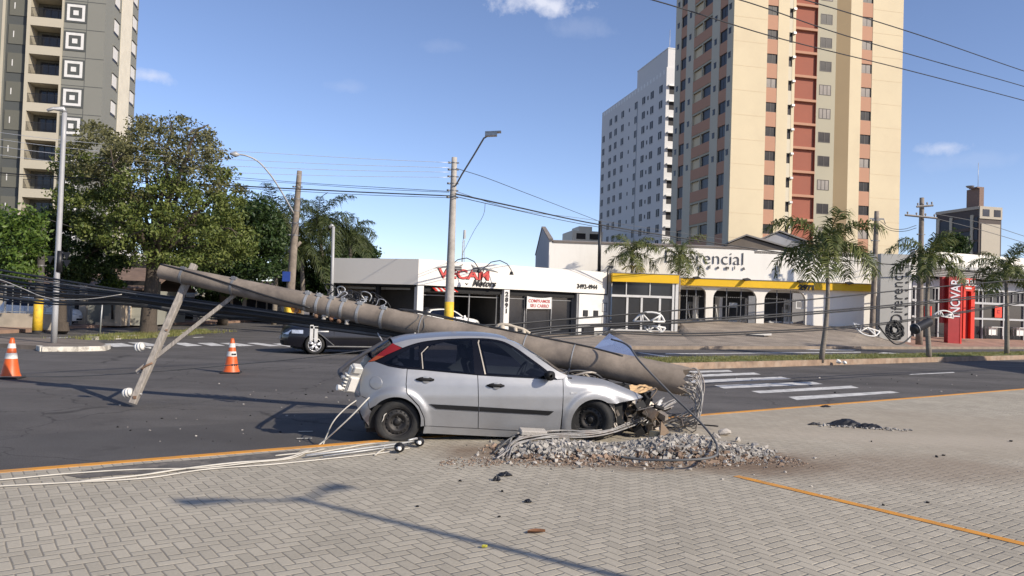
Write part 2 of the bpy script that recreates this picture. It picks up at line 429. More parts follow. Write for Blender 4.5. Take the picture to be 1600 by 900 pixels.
    jm = N('MULTIPLY', mr.outputs[0], N('SUBTRACT', 1.0, N('MULTIPLY', dust, 0.72)))
    jm = N('MULTIPLY', jm, N('SUBTRACT', 1.0, N('MULTIPLY', dirt2, 0.9)))
    # paver colour
    fn = t.nodes.new('ShaderNodeTexNoise'); fn.inputs['Scale'].default_value = 45; fn.inputs['Detail'].default_value = 6; fn.inputs['Roughness'].default_value = 0.7
    L.new(tc.outputs['Object'], fn.inputs['Vector'])
    val = N('ADD', N('MULTIPLY_ADD', wh.outputs['Value'], 0.15, 0.815), N('MULTIPLY', N('SUBTRACT', fn.outputs['Fac'], 0.5), 0.5))
    val = N('ADD', val, N('MULTIPLY', N('SUBTRACT', bn.outputs['Fac'], 0.5), 0.55))
    vm = t.nodes.new('ShaderNodeVectorMath'); vm.operation = 'SCALE'; vm.inputs[0].default_value = (0.440, 0.396, 0.315); L.new(val, vm.inputs['Scale'])
    def mix(fac, a, b):
        n = t.nodes.new('ShaderNodeMix'); n.data_type = 'RGBA'; L.new(fac, n.inputs['Factor'])
        if isinstance(a, tuple): n.inputs['A'].default_value = a
        else: L.new(a, n.inputs['A'])
        if isinstance(b, tuple): n.inputs['B'].default_value = b
        else: L.new(b, n.inputs['B'])
        return n.outputs['Result']
    c = mix(N('MULTIPLY', dust, 0.5), vm.outputs[0], (0.33, 0.275, 0.205, 1))
    c = mix(N('MULTIPLY', pale, 0.5), c, (0.47, 0.41, 0.325, 1))
    c = mix(N('MULTIPLY', dirt, 0.38), c, (0.20, 0.13, 0.085, 1))
    c = mix(N('MULTIPLY', dirt2, 0.85), c, (0.17, 0.115, 0.075, 1))
    c = mix(N('MULTIPLY', jm, 0.60), c, (0.115, 0.098, 0.078, 1))
    # oily dark marks
    st = t.nodes.new('ShaderNodeTexNoise'); st.inputs['Scale'].default_value = 1.7; st.inputs['Detail'].default_value = 8; st.inputs['Roughness'].default_value = 0.75
    L.new(tc.outputs['Object'], st.inputs['Vector'])
    sr = t.nodes.new('ShaderNodeMapRange'); sr.inputs['From Min'].default_value = 0.62; sr.inputs['From Max'].default_value = 0.74; sr.inputs['To Max'].default_value = 0.6
    L.new(st.outputs['Fac'], sr.inputs['Value'])
    c = mix(sr.outputs[0], c, (0.13, 0.11, 0.095, 1))
    L.new(c, bs.inputs['Base Color']); bs.inputs['Roughness'].default_value = 0.9; bs.inputs['Specular IOR Level'].default_value = 0.25
    ch = t.nodes.new('ShaderNodeMapRange'); ch.interpolation_type = 'SMOOTHSTEP'; L.new(dist, ch.inputs['Value']); ch.inputs['From Max'].default_value = 0.13
    chd = N('MULTIPLY', ch.outputs[0], N('SUBTRACT', 1.0, N('MULTIPLY', dust, 0.8)))
    h = N('ADD', N('MULTIPLY', chd, 1.3), N('MULTIPLY', fn.outputs['Fac'], 0.35))
    h = N('ADD', h, N('MULTIPLY', wh.outputs['Value'], 0.5))
    bp = t.nodes.new('ShaderNodeBump'); bp.inputs['Strength'].default_value = 0.75; bp.inputs['Distance'].default_value = 0.006
    L.new(h, bp.inputs['Height']); L.new(bp.outputs[0], bs.inputs['Normal'])
    return m
K['pavers'] = herringbone_material()
def asphalt_material(name, base, streak=0.22):
    m = bpy.data.materials.new(name); m.use_nodes = True; t = m.node_tree; L = t.links; b = t.nodes['Principled BSDF']
    tc = t.nodes.new('ShaderNodeTexCoord')
    def noise(scale, det, rough, vec, rng):
        n = t.nodes.new('ShaderNodeTexNoise'); n.inputs['Scale'].default_value = scale; n.inputs['Detail'].default_value = det; n.inputs['Roughness'].default_value = rough
        L.new(vec, n.inputs['Vector']); r = t.nodes.new('ShaderNodeMapRange'); L.new(n.outputs['Fac'], r.inputs['Value'])
        r.inputs['From Min'].default_value, r.inputs['From Max'].default_value, r.inputs['To Min'].default_value, r.inputs['To Max'].default_value = rng; return r.outputs[0]
    mp = t.nodes.new('ShaderNodeMapping'); mp.inputs['Rotation'].default_value = (0, 0, -KA); mp.inputs['Scale'].default_value = (0.05, 0.75, 1); L.new(tc.outputs['Object'], mp.inputs[0])
    def mul(a, c):
        n = t.nodes.new('ShaderNodeMath'); n.operation = 'MULTIPLY'; L.new(a, n.inputs[0])
        if isinstance(c, float): n.inputs[1].default_value = c
        else: L.new(c, n.inputs[1])
        return n.outputs[0]
    a = mul(noise(1.0, 4, 0.55, mp.outputs[0], (0.3, 0.7, 1 - streak, 1 + streak)), noise(0.5, 7, 0.7, tc.outputs['Object'], (0.3, 0.7, 0.82, 1.2)))
    a = mul(a, noise(70, 3, 0.7, tc.outputs['Object'], (0.3, 0.7, 0.62, 1.42)))
    # oil and tyre stains, then hairline cracks
    st = noise(0.9, 8, 0.72, tc.outputs['Object'], (0.60, 0.72, 1.0, 0.62)); a = mul(a, st)
    dn = t.nodes.new('ShaderNodeTexNoise'); dn.inputs['Scale'].default_value = 1.6; dn.inputs['Detail'].default_value = 6; L.new(tc.outputs['Object'], dn.inputs['Vector'])
    ma = t.nodes.new('ShaderNodeVectorMath'); ma.operation = 'MULTIPLY_ADD'; ma.inputs[1].default_value = (0.9, 0.9, 0); L.new(dn.outputs['Color'], ma.inputs[0]); L.new(tc.outputs['Object'], ma.inputs[2])
    vo = t.nodes.new('ShaderNodeTexVoronoi'); vo.feature = 'DISTANCE_TO_EDGE'; vo.inputs['Scale'].default_value = 0.28; L.new(ma.outputs[0], vo.inputs['Vector'])
    cr = t.nodes.new('ShaderNodeMapRange'); L.new(vo.outputs['Distance'], cr.inputs['Value']); cr.inputs['From Max'].default_value = 0.006; cr.inputs['To Min'].default_value = 0.45; a = mul(a, cr.outputs[0])
    v = t.nodes.new('ShaderNodeVectorMath'); v.operation = 'SCALE'; v.inputs[0].default_value = base; L.new(a, v.inputs['Scale']); L.new(v.outputs[0], b.inputs['Base Color'])
    b.inputs['Roughness'].default_value = 0.92; b.inputs['Specular IOR Level'].default_value = 0.3
    n3 = t.nodes.new('ShaderNodeTexNoise'); n3.inputs['Scale'].default_value = 90; L.new(tc.outputs['Object'], n3.inputs['Vector'])
    bp = t.nodes.new('ShaderNodeBump'); bp.inputs['Strength'].default_value = 0.4; bp.inputs['Distance'].default_value = 0.02; L.new(n3.outputs['Fac'], bp.inputs['Height']); L.new(bp.outputs[0], b.inputs['Normal'])
    return m
K['asph'] = asphalt_material('asphalt', (0.100, 0.093, 0.088))

def brick_material(name, c1, c2, mortar, scale, rot=0.0):
    m = bpy.data.materials.new(name); m.use_nodes = True; t = m.node_tree; b = t.nodes['Principled BSDF']
    tc = t.nodes.new('ShaderNodeTexCoord'); mp = t.nodes.new('ShaderNodeMapping'); mp.inputs['Rotation'].default_value = (0, 0, rot)
    t.links.new(tc.outputs['Object'], mp.inputs[0])
    br = t.nodes.new('ShaderNodeTexBrick'); br.inputs['Scale'].default_value = scale
    br.inputs['Color1'].default_value = tuple(c1) + (1,); br.inputs['Color2'].default_value = tuple(c2) + (1,); br.inputs['Mortar'].default_value = tuple(mortar) + (1,)
    br.inputs['Mortar Size'].default_value = 0.02
    t.links.new(mp.outputs[0], br.inputs['Vector'])
    n = t.nodes.new('ShaderNodeTexNoise'); n.inputs['Scale'].default_value = 0.8; n.inputs['Detail'].default_value = 8
    t.links.new(tc.outputs['Object'], n.inputs['Vector'])
    mr = t.nodes.new('ShaderNodeMapRange'); mr.inputs['From Min'].default_value = 0.3; mr.inputs['From Max'].default_value = 0.7; mr.inputs['To Min'].default_value = 0.72; mr.inputs['To Max'].default_value = 1.25
    t.links.new(n.outputs['Fac'], mr.inputs['Value'])
    v = t.nodes.new('ShaderNodeVectorMath'); v.operation = 'SCALE'; t.links.new(br.outputs['Color'], v.inputs[0]); t.links.new(mr.outputs[0], v.inputs['Scale'])
    t.links.new(v.outputs[0], b.inputs['Base Color']); b.inputs['Roughness'].default_value = 0.9
    return m
K['forecourt'] = brick_material('forecourt_pavers', (0.315, 0.262, 0.208), (0.27, 0.225, 0.18), (0.17, 0.145, 0.115), 4.0, 0.3)
K['brick_floor'] = brick_material('red_brick_paving', (0.38, 0.215, 0.15), (0.32, 0.18, 0.13), (0.24, 0.17, 0.13), 4.0, 0.3)

# far base sheet to the horizon, asphalt sheet over it
sheet('ground', [(-1500, -300, -0.10), (1500, -300, -0.10), (1500, 2500, -0.10), (-1500, 2500, -0.10)], K['ground'])
sheet('road', [(-70, -6, RZ), (10, -6, RZ), (110, 70, RZ), (110, 160, RZ), (-70, 95, RZ)], K['asph'])
# the plaza, with a narrow painted kerb along the road
plz = MB()
a, b_ = kp(-50, 0), kp(75, 0); a2, b2 = kp(-50, -45), kp(75, -45)
plz.add([a2, b2, b_, a], [(0, 1, 2, 3)])
tag(plz.build('paved_plaza', K['pavers']), kind='structure')
kb = MB()
q = Matrix.Rotation(KA, 3, 'Z')
kb.box(kp(12.5, 0.062, -0.045), (125, 0.124, 0.10), M=q)
tag(kb.build('painted_kerb', K['orange_line']), kind='structure')
# orange line across the plaza
l0, l1 = G(1150, 744), G(1640, 860)
dl = (l1 - l0).normalized(); nl = Vector((-dl.y, dl.x, 0)) * 0.055
sheet('orange_bay_line', [l0 - nl, l1 - nl, l1 + nl, l0 + nl], K['orange_line'], z=0.004)

# asphalt patch by the kerb at lower left
pp = [G(*p) for p in [(95, 742), (170, 730), (260, 722), (330, 717), (420, 708), (470, 704), (455, 715), (380, 727), (300, 735), (240, 740), (180, 743), (130, 748)]]
sheet('worn_tar_patch', pp, mat('old_tar', (0.10, 0.092, 0.082), 0.95, var=0.3, sc=5, bump=0.4, dirt=(0.26, 0.225, 0.19), dsc=4, damt=0.7), z=0.004)

# crosswalk on the right and lane marks
def marks(name, quads, z=RZ + 0.004):
    mb = MB()
    for qd in quads:
        mb.add([G(p[0], p[1], z) for p in qd], [(0, 1, 2, 3)])
    return tag(mb.build(name, K['line']), kind='structure')
marks('crosswalk', [
    [(1065, 580.2), (1138, 578), (1145, 580.5), (1068, 583)], [(1070, 586), (1178, 582), (1189, 585), (1075, 589.5)],
    [(1078, 594), (1220, 588.5), (1237, 592), (1082, 598.5)], [(1116, 602), (1270, 596.5), (1286, 600), (1131, 607)],
    [(1174, 611), (1330, 602.5), (1342, 606), (1188, 614.5)], [(1231, 620), (1391, 611), (1406, 613.5), (1245, 625)]])
marks('crosswalk', [
    [(-20, 535), (-62, 535), (-40, 541), (5, 541)], [(160, 537), (190, 536), (212, 541), (178, 542)], [(199, 535), (225, 535), (258, 540.5), (232, 541)],
    [(266, 535.5), (290, 535.5), (316, 540), (292, 541)], [(308, 536), (332, 535.5), (352, 540), (330, 540.5)],
    [(343, 536), (365, 535.5), (398, 540), (374, 541)], [(385, 536), (402, 535.5), (440, 540.5), (420, 541)],
    [(425, 537), (440, 536.5), (470, 541), (452, 542)]])
marks('lane_marking', [
    [(996, 551.0), (1001, 550.6), (1092, 563.4), (1080, 563.9)], [(1040, 553.4), (1040, 552.2), (1345, 549.6), (1345, 550.9)],
    [(1258, 546.6), (1268, 545.6), (1338, 546.4), (1332, 547.5)], [(1368, 552.8), (1380, 550.4), (1420, 553), (1400, 554.6)],
    [(1420, 585.6), (1424, 584.4), (1490, 581.2), (1492, 582.4)],
    [(300, 527), (316, 526), (320, 526.6), (304, 527.8)], [(480, 508), (520, 506), (522, 506.8), (482, 508.8)],
    [(0, 531.0), (0, 530.2), (110, 526.6), (110, 527.4)]])

# darker old resurfacing strips on the carriageway
sheet('asphalt_patch', [kp(-14, 0.2, RZ + 0.002), kp(-1.5, 0.2, RZ + 0.002), kp(-1.2, 2.6, RZ + 0.002), kp(-13.4, 2.9, RZ + 0.002)],
      asphalt_material('asphalt_new', (0.084, 0.079, 0.076), 0.12))
# loose dust at the foot of the kerb (grit washed there)
sheet('gutter_grit', [kp(-12, 0.13, RZ + 0.006), kp(14, 0.13, RZ + 0.006), kp(14, 0.42, RZ + 0.006), kp(-12, 0.30, RZ + 0.006)],
      mat('grit', (0.12, 0.11, 0.10), 0.95, var=0.4, sc=5, bump=0.3))

# median with grass, kerb and a rounded nose
MS = 0.735
def medline(x, off): return Vector((x, 21.67 + MS * x + off, 0))
mA = atan2(MS, 1)
def median(x0, x1, w_, name='median'):
    edge = []
    d = Vector((cos(mA), sin(mA), 0)); n = Vector((-sin(mA), cos(mA), 0))
    p0 = medline(x0, 0); p1 = medline(x1, 0)
    pts = [p0 + n * w_ / 2 + (-d * cos(th) - n * sin(th)) * w_ / 2 for th in [radians(a) for a in range(-80, 81, 20)]]
    pts = pts + [p1, p1 + n * w_]
    return pts
mp_ = median(5.2, 62, 2.5)
kerb = MB(); kerb.prism([(p.x, p.y, RZ - 0.03) for p in mp_], (0, 0, 0.25))
tag(kerb.build('median_kerb', mat('earthy_kerb', (0.29, 0.205, 0.145), 0.95, var=0.35, sc=2.5, bump=0.4, dirt=(0.42, 0.36, 0.29), dsc=1.5, damt=0.55)), kind='structure')
cen = sum(mp_, Vector()) / len(mp_)
gm = MB()
d_ = Vector((cos(mA), sin(mA), 0)); n_ = Vector((-sin(mA), cos(mA), 0))
def inmed(s, n): return medline(5.2, 0) + d_ * s + n_ * n
for i in range(140):
    s0, s1 = i * 0.5, i * 0.5 + 0.5
    gm.add([inmed(s0, 0.12) + Vector((0, 0, 0.165)), inmed(s1, 0.12) + Vector((0, 0, 0.165)), inmed(s1, 2.38) + Vector((0, 0, 0.165)), inmed(s0, 2.38) + Vector((0, 0, 0.165))], [(0, 1, 2, 3)])
tag(gm.build('median_turf', K['grass']), kind='structure')

def grass_tufts(name, spots, m, h=0.12, rnd=random.Random(3)):
    mb = MB()
    for (p, k) in spots:
        for _ in range(k):
            q0 = p + Vector((rnd.uniform(-.14, .14), rnd.uniform(-.14, .14), 0)); a = rnd.uniform(0, 6.28)
            l = h * rnd.uniform(0.5, 1.3); w_ = 0.012
            dx = Vector((cos(a), sin(a), 0)) * w_; lean = Vector((rnd.uniform(-.6, .6), rnd.uniform(-.6, .6), 0)) * l
            mb.add([q0 - dx, q0 + dx, q0 + lean + Vector((0, 0, l))], [(0, 1, 2)])
    return tag(mb.build(name, m), kind='stuff')
K['blade'] = leafmat('grass_blades', (0.13, 0.15, 0.035), (0.30, 0.27, 0.10), trans=0.3)
rg = random.Random(5)
spots = []
for i in range(1500):
    s = rg.uniform(0, 1) ** 1.4 * 45; n = rg.uniform(0.1, 2.4)
    spots.append((inmed(s, n) + Vector((0, 0, 0.16)), 9))
o = grass_tufts('grass', spots, K['blade'], 0.07)
tag(o, 'short dry green grass covering the central strip of the avenue', 'grass')

# forecourt and far pavement: ruled surface from the far kerb up to the building fronts
pairs = [((-5.5, 33.5, .06), (-11.5, 48.9, .06)), ((-4.6, 32.3, .06), (-8.5, 47.9, .05)), ((-2, 33.3, .06), (-5.6, 46.9, .05)), ((6.4, 38.7, .06), (6.75, 55.4, .05)),
         ((7.5, 39.4, .06), (6.95, 55.2, .42)), ((10, 41.0, .06), (11.7, 55.2, .5)), ((11, 41.7, .06), (12.6, 59.6, 1.25)), ((20, 47.5, .06), (27, 60.5, 1.25)),
         ((23, 49.3, .06), (28.5, 60.5, .8)), ((28, 52.5, .06), (31, 66, .75)), ((38.7, 59.3, .06), (44, 72, .75)), ((62, 74, .06), (66, 84, .75)), ((100, 98, .06), (102, 104, .75))]
fm = MB(); rows = []
def lerp3(a, b, t): return tuple(a[i] + (b[i] - a[i]) * t for i in range(3))
dense = []
for (A, B), (C, D) in zip(pairs[:-1], pairs[1:]):
    k = 4
    for i in range(k): dense.append((lerp3(A, C, i / k), lerp3(B, D, i / k)))
dense.append(pairs[-1])
for A, B in dense:
    r = [Vector((A[0], A[1], RZ - 0.05))]
    for j in range(11):
        t_ = j / 10; p = lerp3(A, B, t_); r.append(Vector((p[0], p[1], A[2] + (B[2] - A[2]) * t_ ** 1.6)))
    p = lerp3(A, B, 1.35); r.append(Vector((p[0], p[1], B[2])))
    rows.append(r)
cut = [i for i, (A, B) in enumerate(dense) if B[0] > 30][0]
fm.grid(rows[:cut + 1], smooth=False); tag(fm.build('forecourt', K['forecourt']), kind='structure')
fm = MB(); fm.grid(rows[cut:], smooth=False); tag(fm.build('brick_forecourt', K['brick_floor']), kind='structure')
# far kerb stones
fk = MB()
for (A, _), (C, _) in zip(pairs[:-1], pairs[1:]):
    A = Vector((A[0], A[1], 0)); C = Vector((C[0], C[1], 0)); d2 = (C - A); L2 = d2.length; ang = atan2(d2.y, d2.x)
    fk.box((A + C) / 2 + Vector((sin(ang), -cos(ang), 0)) * 0.06, (L2, 0.12, 0.22), rz=ang)
tag(fk.build('far_kerb', mat('brown_kerb', (0.24, 0.19, 0.145), 0.95, var=0.25, sc=2)), kind='structure')

# traffic island and verge on the left, with whitewashed kerb
def slab(name, pts, z0, z1, m):
    mb = MB(); mb.prism([(p.x, p.y, z0) for p in pts], (0, 0, z1 - z0)); return tag(mb.build(name, m, bevel=0.02), kind='structure')
isl = [G(*p, RZ) for p in [(-60, 541), (0, 543), (58, 546.5), (66, 548.8), (120, 548.5), (160, 547.5), (168, 545), (150, 537.5), (100, 534), (0, 532), (-60, 531)]]
slab('traffic_island', isl, RZ - 0.02, 0.07, mat('island_top', (0.17, 0.14, 0.115), 0.95, var=0.3, sc=1.5, bump=0.4))
kf = MB()
kl = [G(*p, RZ) for p in [(60, 547.0), (66, 549.2), (120, 549.0), (161, 548.0), (169, 545.2)]]
for A, C in zip(kl[:-1], kl[1:]):
    d2 = C - A; ang = atan2(d2.y, d2.x)
    kf.box((A + C) / 2 + Vector((0, 0, 0.065)), (d2.length + 0.02, 0.14, 0.17), rz=ang)
tag(kf.build('whitewashed_kerb', mat('old_whitewash', (0.62, 0.58, 0.50), 0.9, var=0.2, sc=4, dirt=(0.12, 0.10, 0.085), dsc=2.6, damt=0.85)), kind='structure')
vg = [G(*p, RZ) for p in [(132, 531.5), (175, 530.5), (230, 528.5), (285, 524.5), (330, 519.5), (322, 516), (262, 520), (180, 523.5), (135, 527.5)]]
slab('grass_verge', vg, RZ - 0.02, 0.04, K['grass'])
gs = []
for i in range(350):
    t_ = rg.random(); a_ = Vector(G(140, 530, 0.04)).lerp(G(325, 518, 0.04), t_)
    gs.append((a_ + Vector((rg.uniform(-1.2, 1.2), rg.uniform(-1.3, 1.6), 0)), 8))
o = grass_tufts('verge_grass', gs, K['blade'], 0.13, random.Random(8)); tag(o, 'rough grass around the foot of the big street tree', 'grass')
vk = MB()
for i, (x0, x1, y0, y1) in enumerate([(139, 152, 530.8, 531.4), (176, 187, 530.2, 530.0), (203, 214, 528.9, 528.3), (246, 262, 526.8, 525.6), (285, 296, 523.5, 522.5)]):
    A = G(x0, y0, RZ); C = G(x1, y1, RZ); d2 = C - A
    vk.box((A + C) / 2 + Vector((0, 0, 0.05)), (d2.length, 0.2, 0.18), rz=atan2(d2.y, d2.x))
tag(vk.build('verge_kerb', K['kerb_stone']), kind='structure')
# pavement in front of the houses on the left
lp = [G(*p, RZ) for p in [(-80, 523), (0, 521.5), (60, 518.5), (115, 513.5), (230, 509), (330, 506.5), (440, 501)]]
up_ = [Vector((p.x * 1.12 - 1, p.y + 5.5, 0)) for p in lp]
mbp = MB()
for i in range(len(lp) - 1):
    mbp.add([(lp[i].x, lp[i].y, RZ), (lp[i + 1].x, lp[i + 1].y, RZ), (lp[i + 1].x, lp[i + 1].y, 0.09), (lp[i].x, lp[i].y, 0.09)], [(0, 1, 2, 3)])
    mbp.add([(lp[i].x, lp[i].y, 0.09), (lp[i + 1].x, lp[i + 1].y, 0.09), (up_[i + 1].x, up_[i + 1].y, 0.09), (up_[i].x, up_[i].y, 0.09)], [(0, 1, 2, 3)])
tag(mbp.build('pavement', mat('reddish_pavement', (0.28, 0.18, 0.13), 0.95, var=0.25, sc=0.8, bump=0.3)), kind='structure')
# ================================================================ BUILDINGS
def flat(v): return Vector((v.x, v.y, 0))

def window_mesh(mb, w_, h, gl=1, fr=0, depth=0.1, mull=1, fw=0.06):
    """framed window centred on x, sill at z=0, outer face at y=0"""
    mb.bx(-w_ / 2, w_ / 2, 0.03, depth, 0, h, gl)
    mb.bx(-w_ / 2, w_ / 2, 0, 0.05, 0, fw, fr); mb.bx(-w_ / 2, w_ / 2, 0, 0.05, h - fw, h, fr)
    mb.bx(-w_ / 2, -w_ / 2 + fw, 0.002, 0.048, fw, h - fw, fr); mb.bx(w_ / 2 - fw, w_ / 2, 0.002, 0.048, fw, h - fw, fr)
    for i in range(mull):
        x = -w_ / 2 + w_ * (i + 1) / (mull + 1); mb.bx(x - fw / 2, x + fw / 2, 0.004, 0.046, fw, h - fw, fr)
    return mb

def put(src, parent, loc, rz=0.0):
    o = src.copy(); COL.objects.link(o); o.parent = parent; o.location = loc; o.rotation_euler = (0, 0, rz); return o

K['t_cream'] = mat('tower_cream', (0.60, 0.51, 0.345), 0.85, var=0.05, sc=0.15, dirt=(0.5, 0.41, 0.28), dsc=0.25, damt=0.3)
K['t_cream2'] = mat('tower_ivory', (0.57, 0.51, 0.385), 0.85, var=0.05, sc=0.15)
K['t_ochre_shade'] = mat('tower_ochre_shade', (0.50, 0.37, 0.205), 0.85, var=0.05, sc=0.15)  # shade of the turned face is put into this deeper cream
K['t_sage'] = mat('tower_sage', (0.38, 0.35, 0.26), 0.85, var=0.05, sc=0.15)
K['t_peach'] = mat('tower_peach', (0.43, 0.235, 0.15), 0.85, var=0.05, sc=0.2)
K['t_red'] = mat('tower_terracotta', (0.29, 0.098, 0.062), 0.85, var=0.07, sc=0.2)
K['t_frame'] = mat('dark_window_frame', (0.05, 0.04, 0.035), 0.5, var=0)
K['t_glass'] = mat('tower_window_glass', (0.025, 0.021, 0.02), 0.35, var=0.6, sc=0.5, spec=0.25)
K['t_blind'] = mat('window_blind', (0.30, 0.27, 0.24), 0.8, var=0.25, sc=0.6)

# ---------------- tan apartment tower
T = Fr(flat(P(1143.8, 155, 91.4)), 12.4)
TL = Fr(T.O, 12.4 - 90)
def txu(px, yl=0): return T.at(px, 155, yl)[0]
zc = T.at(1205, 15.5)[1]; zc7 = T.at(1205, 281.7)[1]; FH = (zc - zc7) / 7
tower = thing('apartment_tower', 'tall cream and terracotta apartment tower with peach window bands behind the gym', 'tower', T.O, T.a)
ZT = zc + FH * 2.5
x1, x2, x3, x4 = txu(1196.9), txu(1213.4), txu(1230.9), txu(1236.5)
x5, x6 = txu(1241), txu(1275.4, 0.8)
x7 = txu(1304.7, 0.8); x8 = txu(1327, 0); x9, x10, x11 = txu(1345), txu(1361.5), txu(1409)
uu = lambda px: -TL.at(px, 155)[0]
y1, y2, y3, y4, y5, y6, y7 = uu(1134), uu(1122), uu(1110), uu(1082), uu(1070.5), uu(1062), uu(1053)
TH = 0.3
core = MB(); core.bx(TH, x11 - 0.02, 2.2, y7, 0, ZT); core.bx(TH, x4, TH, 2.2, 0, ZT - 0.01); core.bx(x8, x11 - 0.02, TH, 2.2, 0, ZT - 0.01)
core.build('core', K['t_cream'], tower)
wl = MB(); wl.bx(0, x1, 0, TH, 0, ZT); wl.bx(x2, x3, 0, TH, 0, ZT); wl.bx(x4, x5, 0, 2.2, 0, ZT)
wl.bx(x10, x11, 0, TH, 0, ZT); wl.bx(x8, x9, 0, TH, 0, ZT)
# courses: fine darker joints at each floor on the broad plain panels
wl.build('wall', K['t_cream'], tower)
w2 = MB(); w2.bx(x6, x7, 0.8, 2.2, 0, ZT, 0)
w2.build('sage_wall', K['t_sage'], tower)
w3 = MB(); w3.prism([(x7, 0.8, 0), (x7, 2.2, 0), (x8, 2.2, 0), (x8, 0.0, 0)], (0, 0, ZT)); w3.build('splayed_wall', K['t_ochre_shade'], tower)
jl = MB()
nf = 17
zs = [zc - FH * k for k in range(-2, nf) if zc - FH * k > 3]
for z in zs:
    for (a, b) in [(0.05, x1 - 0.05), (x10 + 0.05, x11 - 0.05)]: jl.bx(a, b, -0.012, 0.001, z - FH * 0.42 - 0.02, z - FH * 0.42 + 0.02)
jl.build_split('floor_joint', mat('joint', (0.55, 0.44, 0.29), 0.9, var=0), tower)
wh_ = FH * 0.40
wm = MB(); window_mesh(wm, x2 - x1, wh_, mull=1); W1 = wm.build('window', [K['t_frame'], K['t_glass']], tower, ((x1 + x2) / 2, 0.12, zs[0] - wh_ / 2))
wmb = MB(); window_mesh(wmb, x2 - x1, wh_, mull=1); W1b = wmb.build('window', [K['t_frame'], K['t_blind']], tower, ((x1 + x2) / 2, 0.12, zs[1] - wh_ / 2))
rw = random.Random(4)
for k, z in enumerate(zs):
    if k > 1: put(rw.choice([W1, W1, W1b]), tower, ((x1 + x2) / 2, 0.12, z - wh_ / 2))
zoff3 = T.at(1353, 70.6)[1] - T.at(1205, 53.5)[1]
for k, z in enumerate(zs): put(rw.choice([W1, W1b, W1b]), tower, ((x9 + x10) / 2, 0.12, z - wh_ / 2 + 0.05))
wm = MB(); window_mesh(wm, (x7 - x6) * 0.62, wh_ * 1.08, mull=1); W2 = wm.build('window', [K['t_frame'], K['t_glass']], tower, (x6 + (x7 - x6) * 0.46, 0.76, zs[0] - wh_ / 2))
wm = MB(); window_mesh(wm, (x7 - x6) * 0.62, wh_ * 1.08, mull=2); W2b = wm.build('window', [K['t_frame'], K['t_blind']], tower, (x6 + (x7 - x6) * 0.46, 0.76, zs[1] - wh_ / 2))
for z in zs[2:]: put(rw.choice([W2, W2, W2b]), tower, (x6 + (x7 - x6) * 0.46, 0.76, z - wh_ / 2))
sp = MB(); spr = MB()
for k, z in enumerate(zs[:-1]):
    z0, z1 = z - FH + wh_ / 2, z - wh_ / 2
    sp.bx(x1, x2, 0.03, TH, z0, z1); sp.bx(x9, x10, 0.03, TH, z0 + 0.05, z1 + 0.05)
sp.bx(x1, x2, 0.03, TH, 0, zs[-1] - wh_ / 2); sp.bx(x9, x10, 0.03, TH, 0, zs[-1] - wh_ / 2); sp.bx(x1, x2, 0.03, TH, zs[0] + wh_ / 2, ZT); sp.bx(x9, x10, 0.03, TH, zs[0] + wh_ / 2, ZT)
sp.build_split('peach_panel', K['t_peach'], tower)
# slit windows with small air conditioners
sl = MB(); sl.bx(x3, x4, 0.12, 0.3, 0, FH * 0.42); S1 = sl.build('slit_window', K['t_glass'], tower, (0, 0, zs[0] - FH * 0.25))
for z in zs[1:]: put(S1, tower, (0, 0, z - FH * 0.25))
sf = MB()
for k, z in enumerate(zs): sf.bx(x3, x4, 0.02, TH, z - FH * 0.25 - FH * 0.58, z - FH * 0.25)
sf.build_split('slit_spandrel', K['t_cream2'], tower)
ac = MB(); ac.bx(x4 - 0.05, x4 + 0.35, -0.25, 0.0, 0, 0.28); A1 = ac.build('air_conditioner', K['galv'], tower, (0, 0, zs[0] + FH * 0.1), bevel=0.02)
for z in zs[1:]: put(A1, tower, (0, 0, z + FH * 0.1))
# terracotta loggias
lg = MB(); lg.bx(x5, x6, 1.1, 2.2, 0, ZT); lg.bx(x5, x5 + 0.02, 0.1, 1.1, 0, ZT); lg.bx(x6 - 0.03, x6 + 0.001, 0.81, 1.1, 0, ZT)
lg.build('loggia', K['t_red'], tower)
b0 = MB(); b0.bx(x5 + 0.02, x6 - 0.03, 0.72, 1.1, -0.15, 0.15); B1 = b0.build('balcony_slab', K['t_peach'], tower, (0, 0, zs[0] - FH * 0.5))
for z in zs[1:]: put(B1, tower, (0, 0, z - FH * 0.5))
# shaded side: local x = depth, local y runs back
K['t_side'] = mat('tower_shaded_cream', (0.50, 0.46, 0.36), 0.85, var=0.05, sc=0.15)  # duller than the front cream: the side's shade is in the colour
sw = MB(); 
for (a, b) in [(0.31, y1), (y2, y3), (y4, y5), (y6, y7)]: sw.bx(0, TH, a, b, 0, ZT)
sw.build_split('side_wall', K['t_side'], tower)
zsd = TL.at(1126, 132.6)[1]
zl = [zsd + FH * k for k in range(-16, 12) if 3 < zsd + FH * k < ZT - 1]
sp = MB()
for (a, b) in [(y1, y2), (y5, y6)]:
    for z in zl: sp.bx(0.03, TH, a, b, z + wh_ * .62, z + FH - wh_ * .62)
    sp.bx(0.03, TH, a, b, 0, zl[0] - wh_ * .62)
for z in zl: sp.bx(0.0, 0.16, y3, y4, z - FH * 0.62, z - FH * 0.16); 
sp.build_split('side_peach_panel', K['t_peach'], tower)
def sidewin(w_, h, name, mm):
    mb = MB(); window_mesh(mb, w_, h, mull=1); return mb.build(name, mm, tower)
SW = sidewin(y2 - y1, wh_ * 1.24, 'side_window', [K['t_frame'], K['t_glass']]); first = True
SW2 = sidewin(y6 - y5, wh_ * 1.24, 'side_window', [K['t_frame'], K['t_glass']])
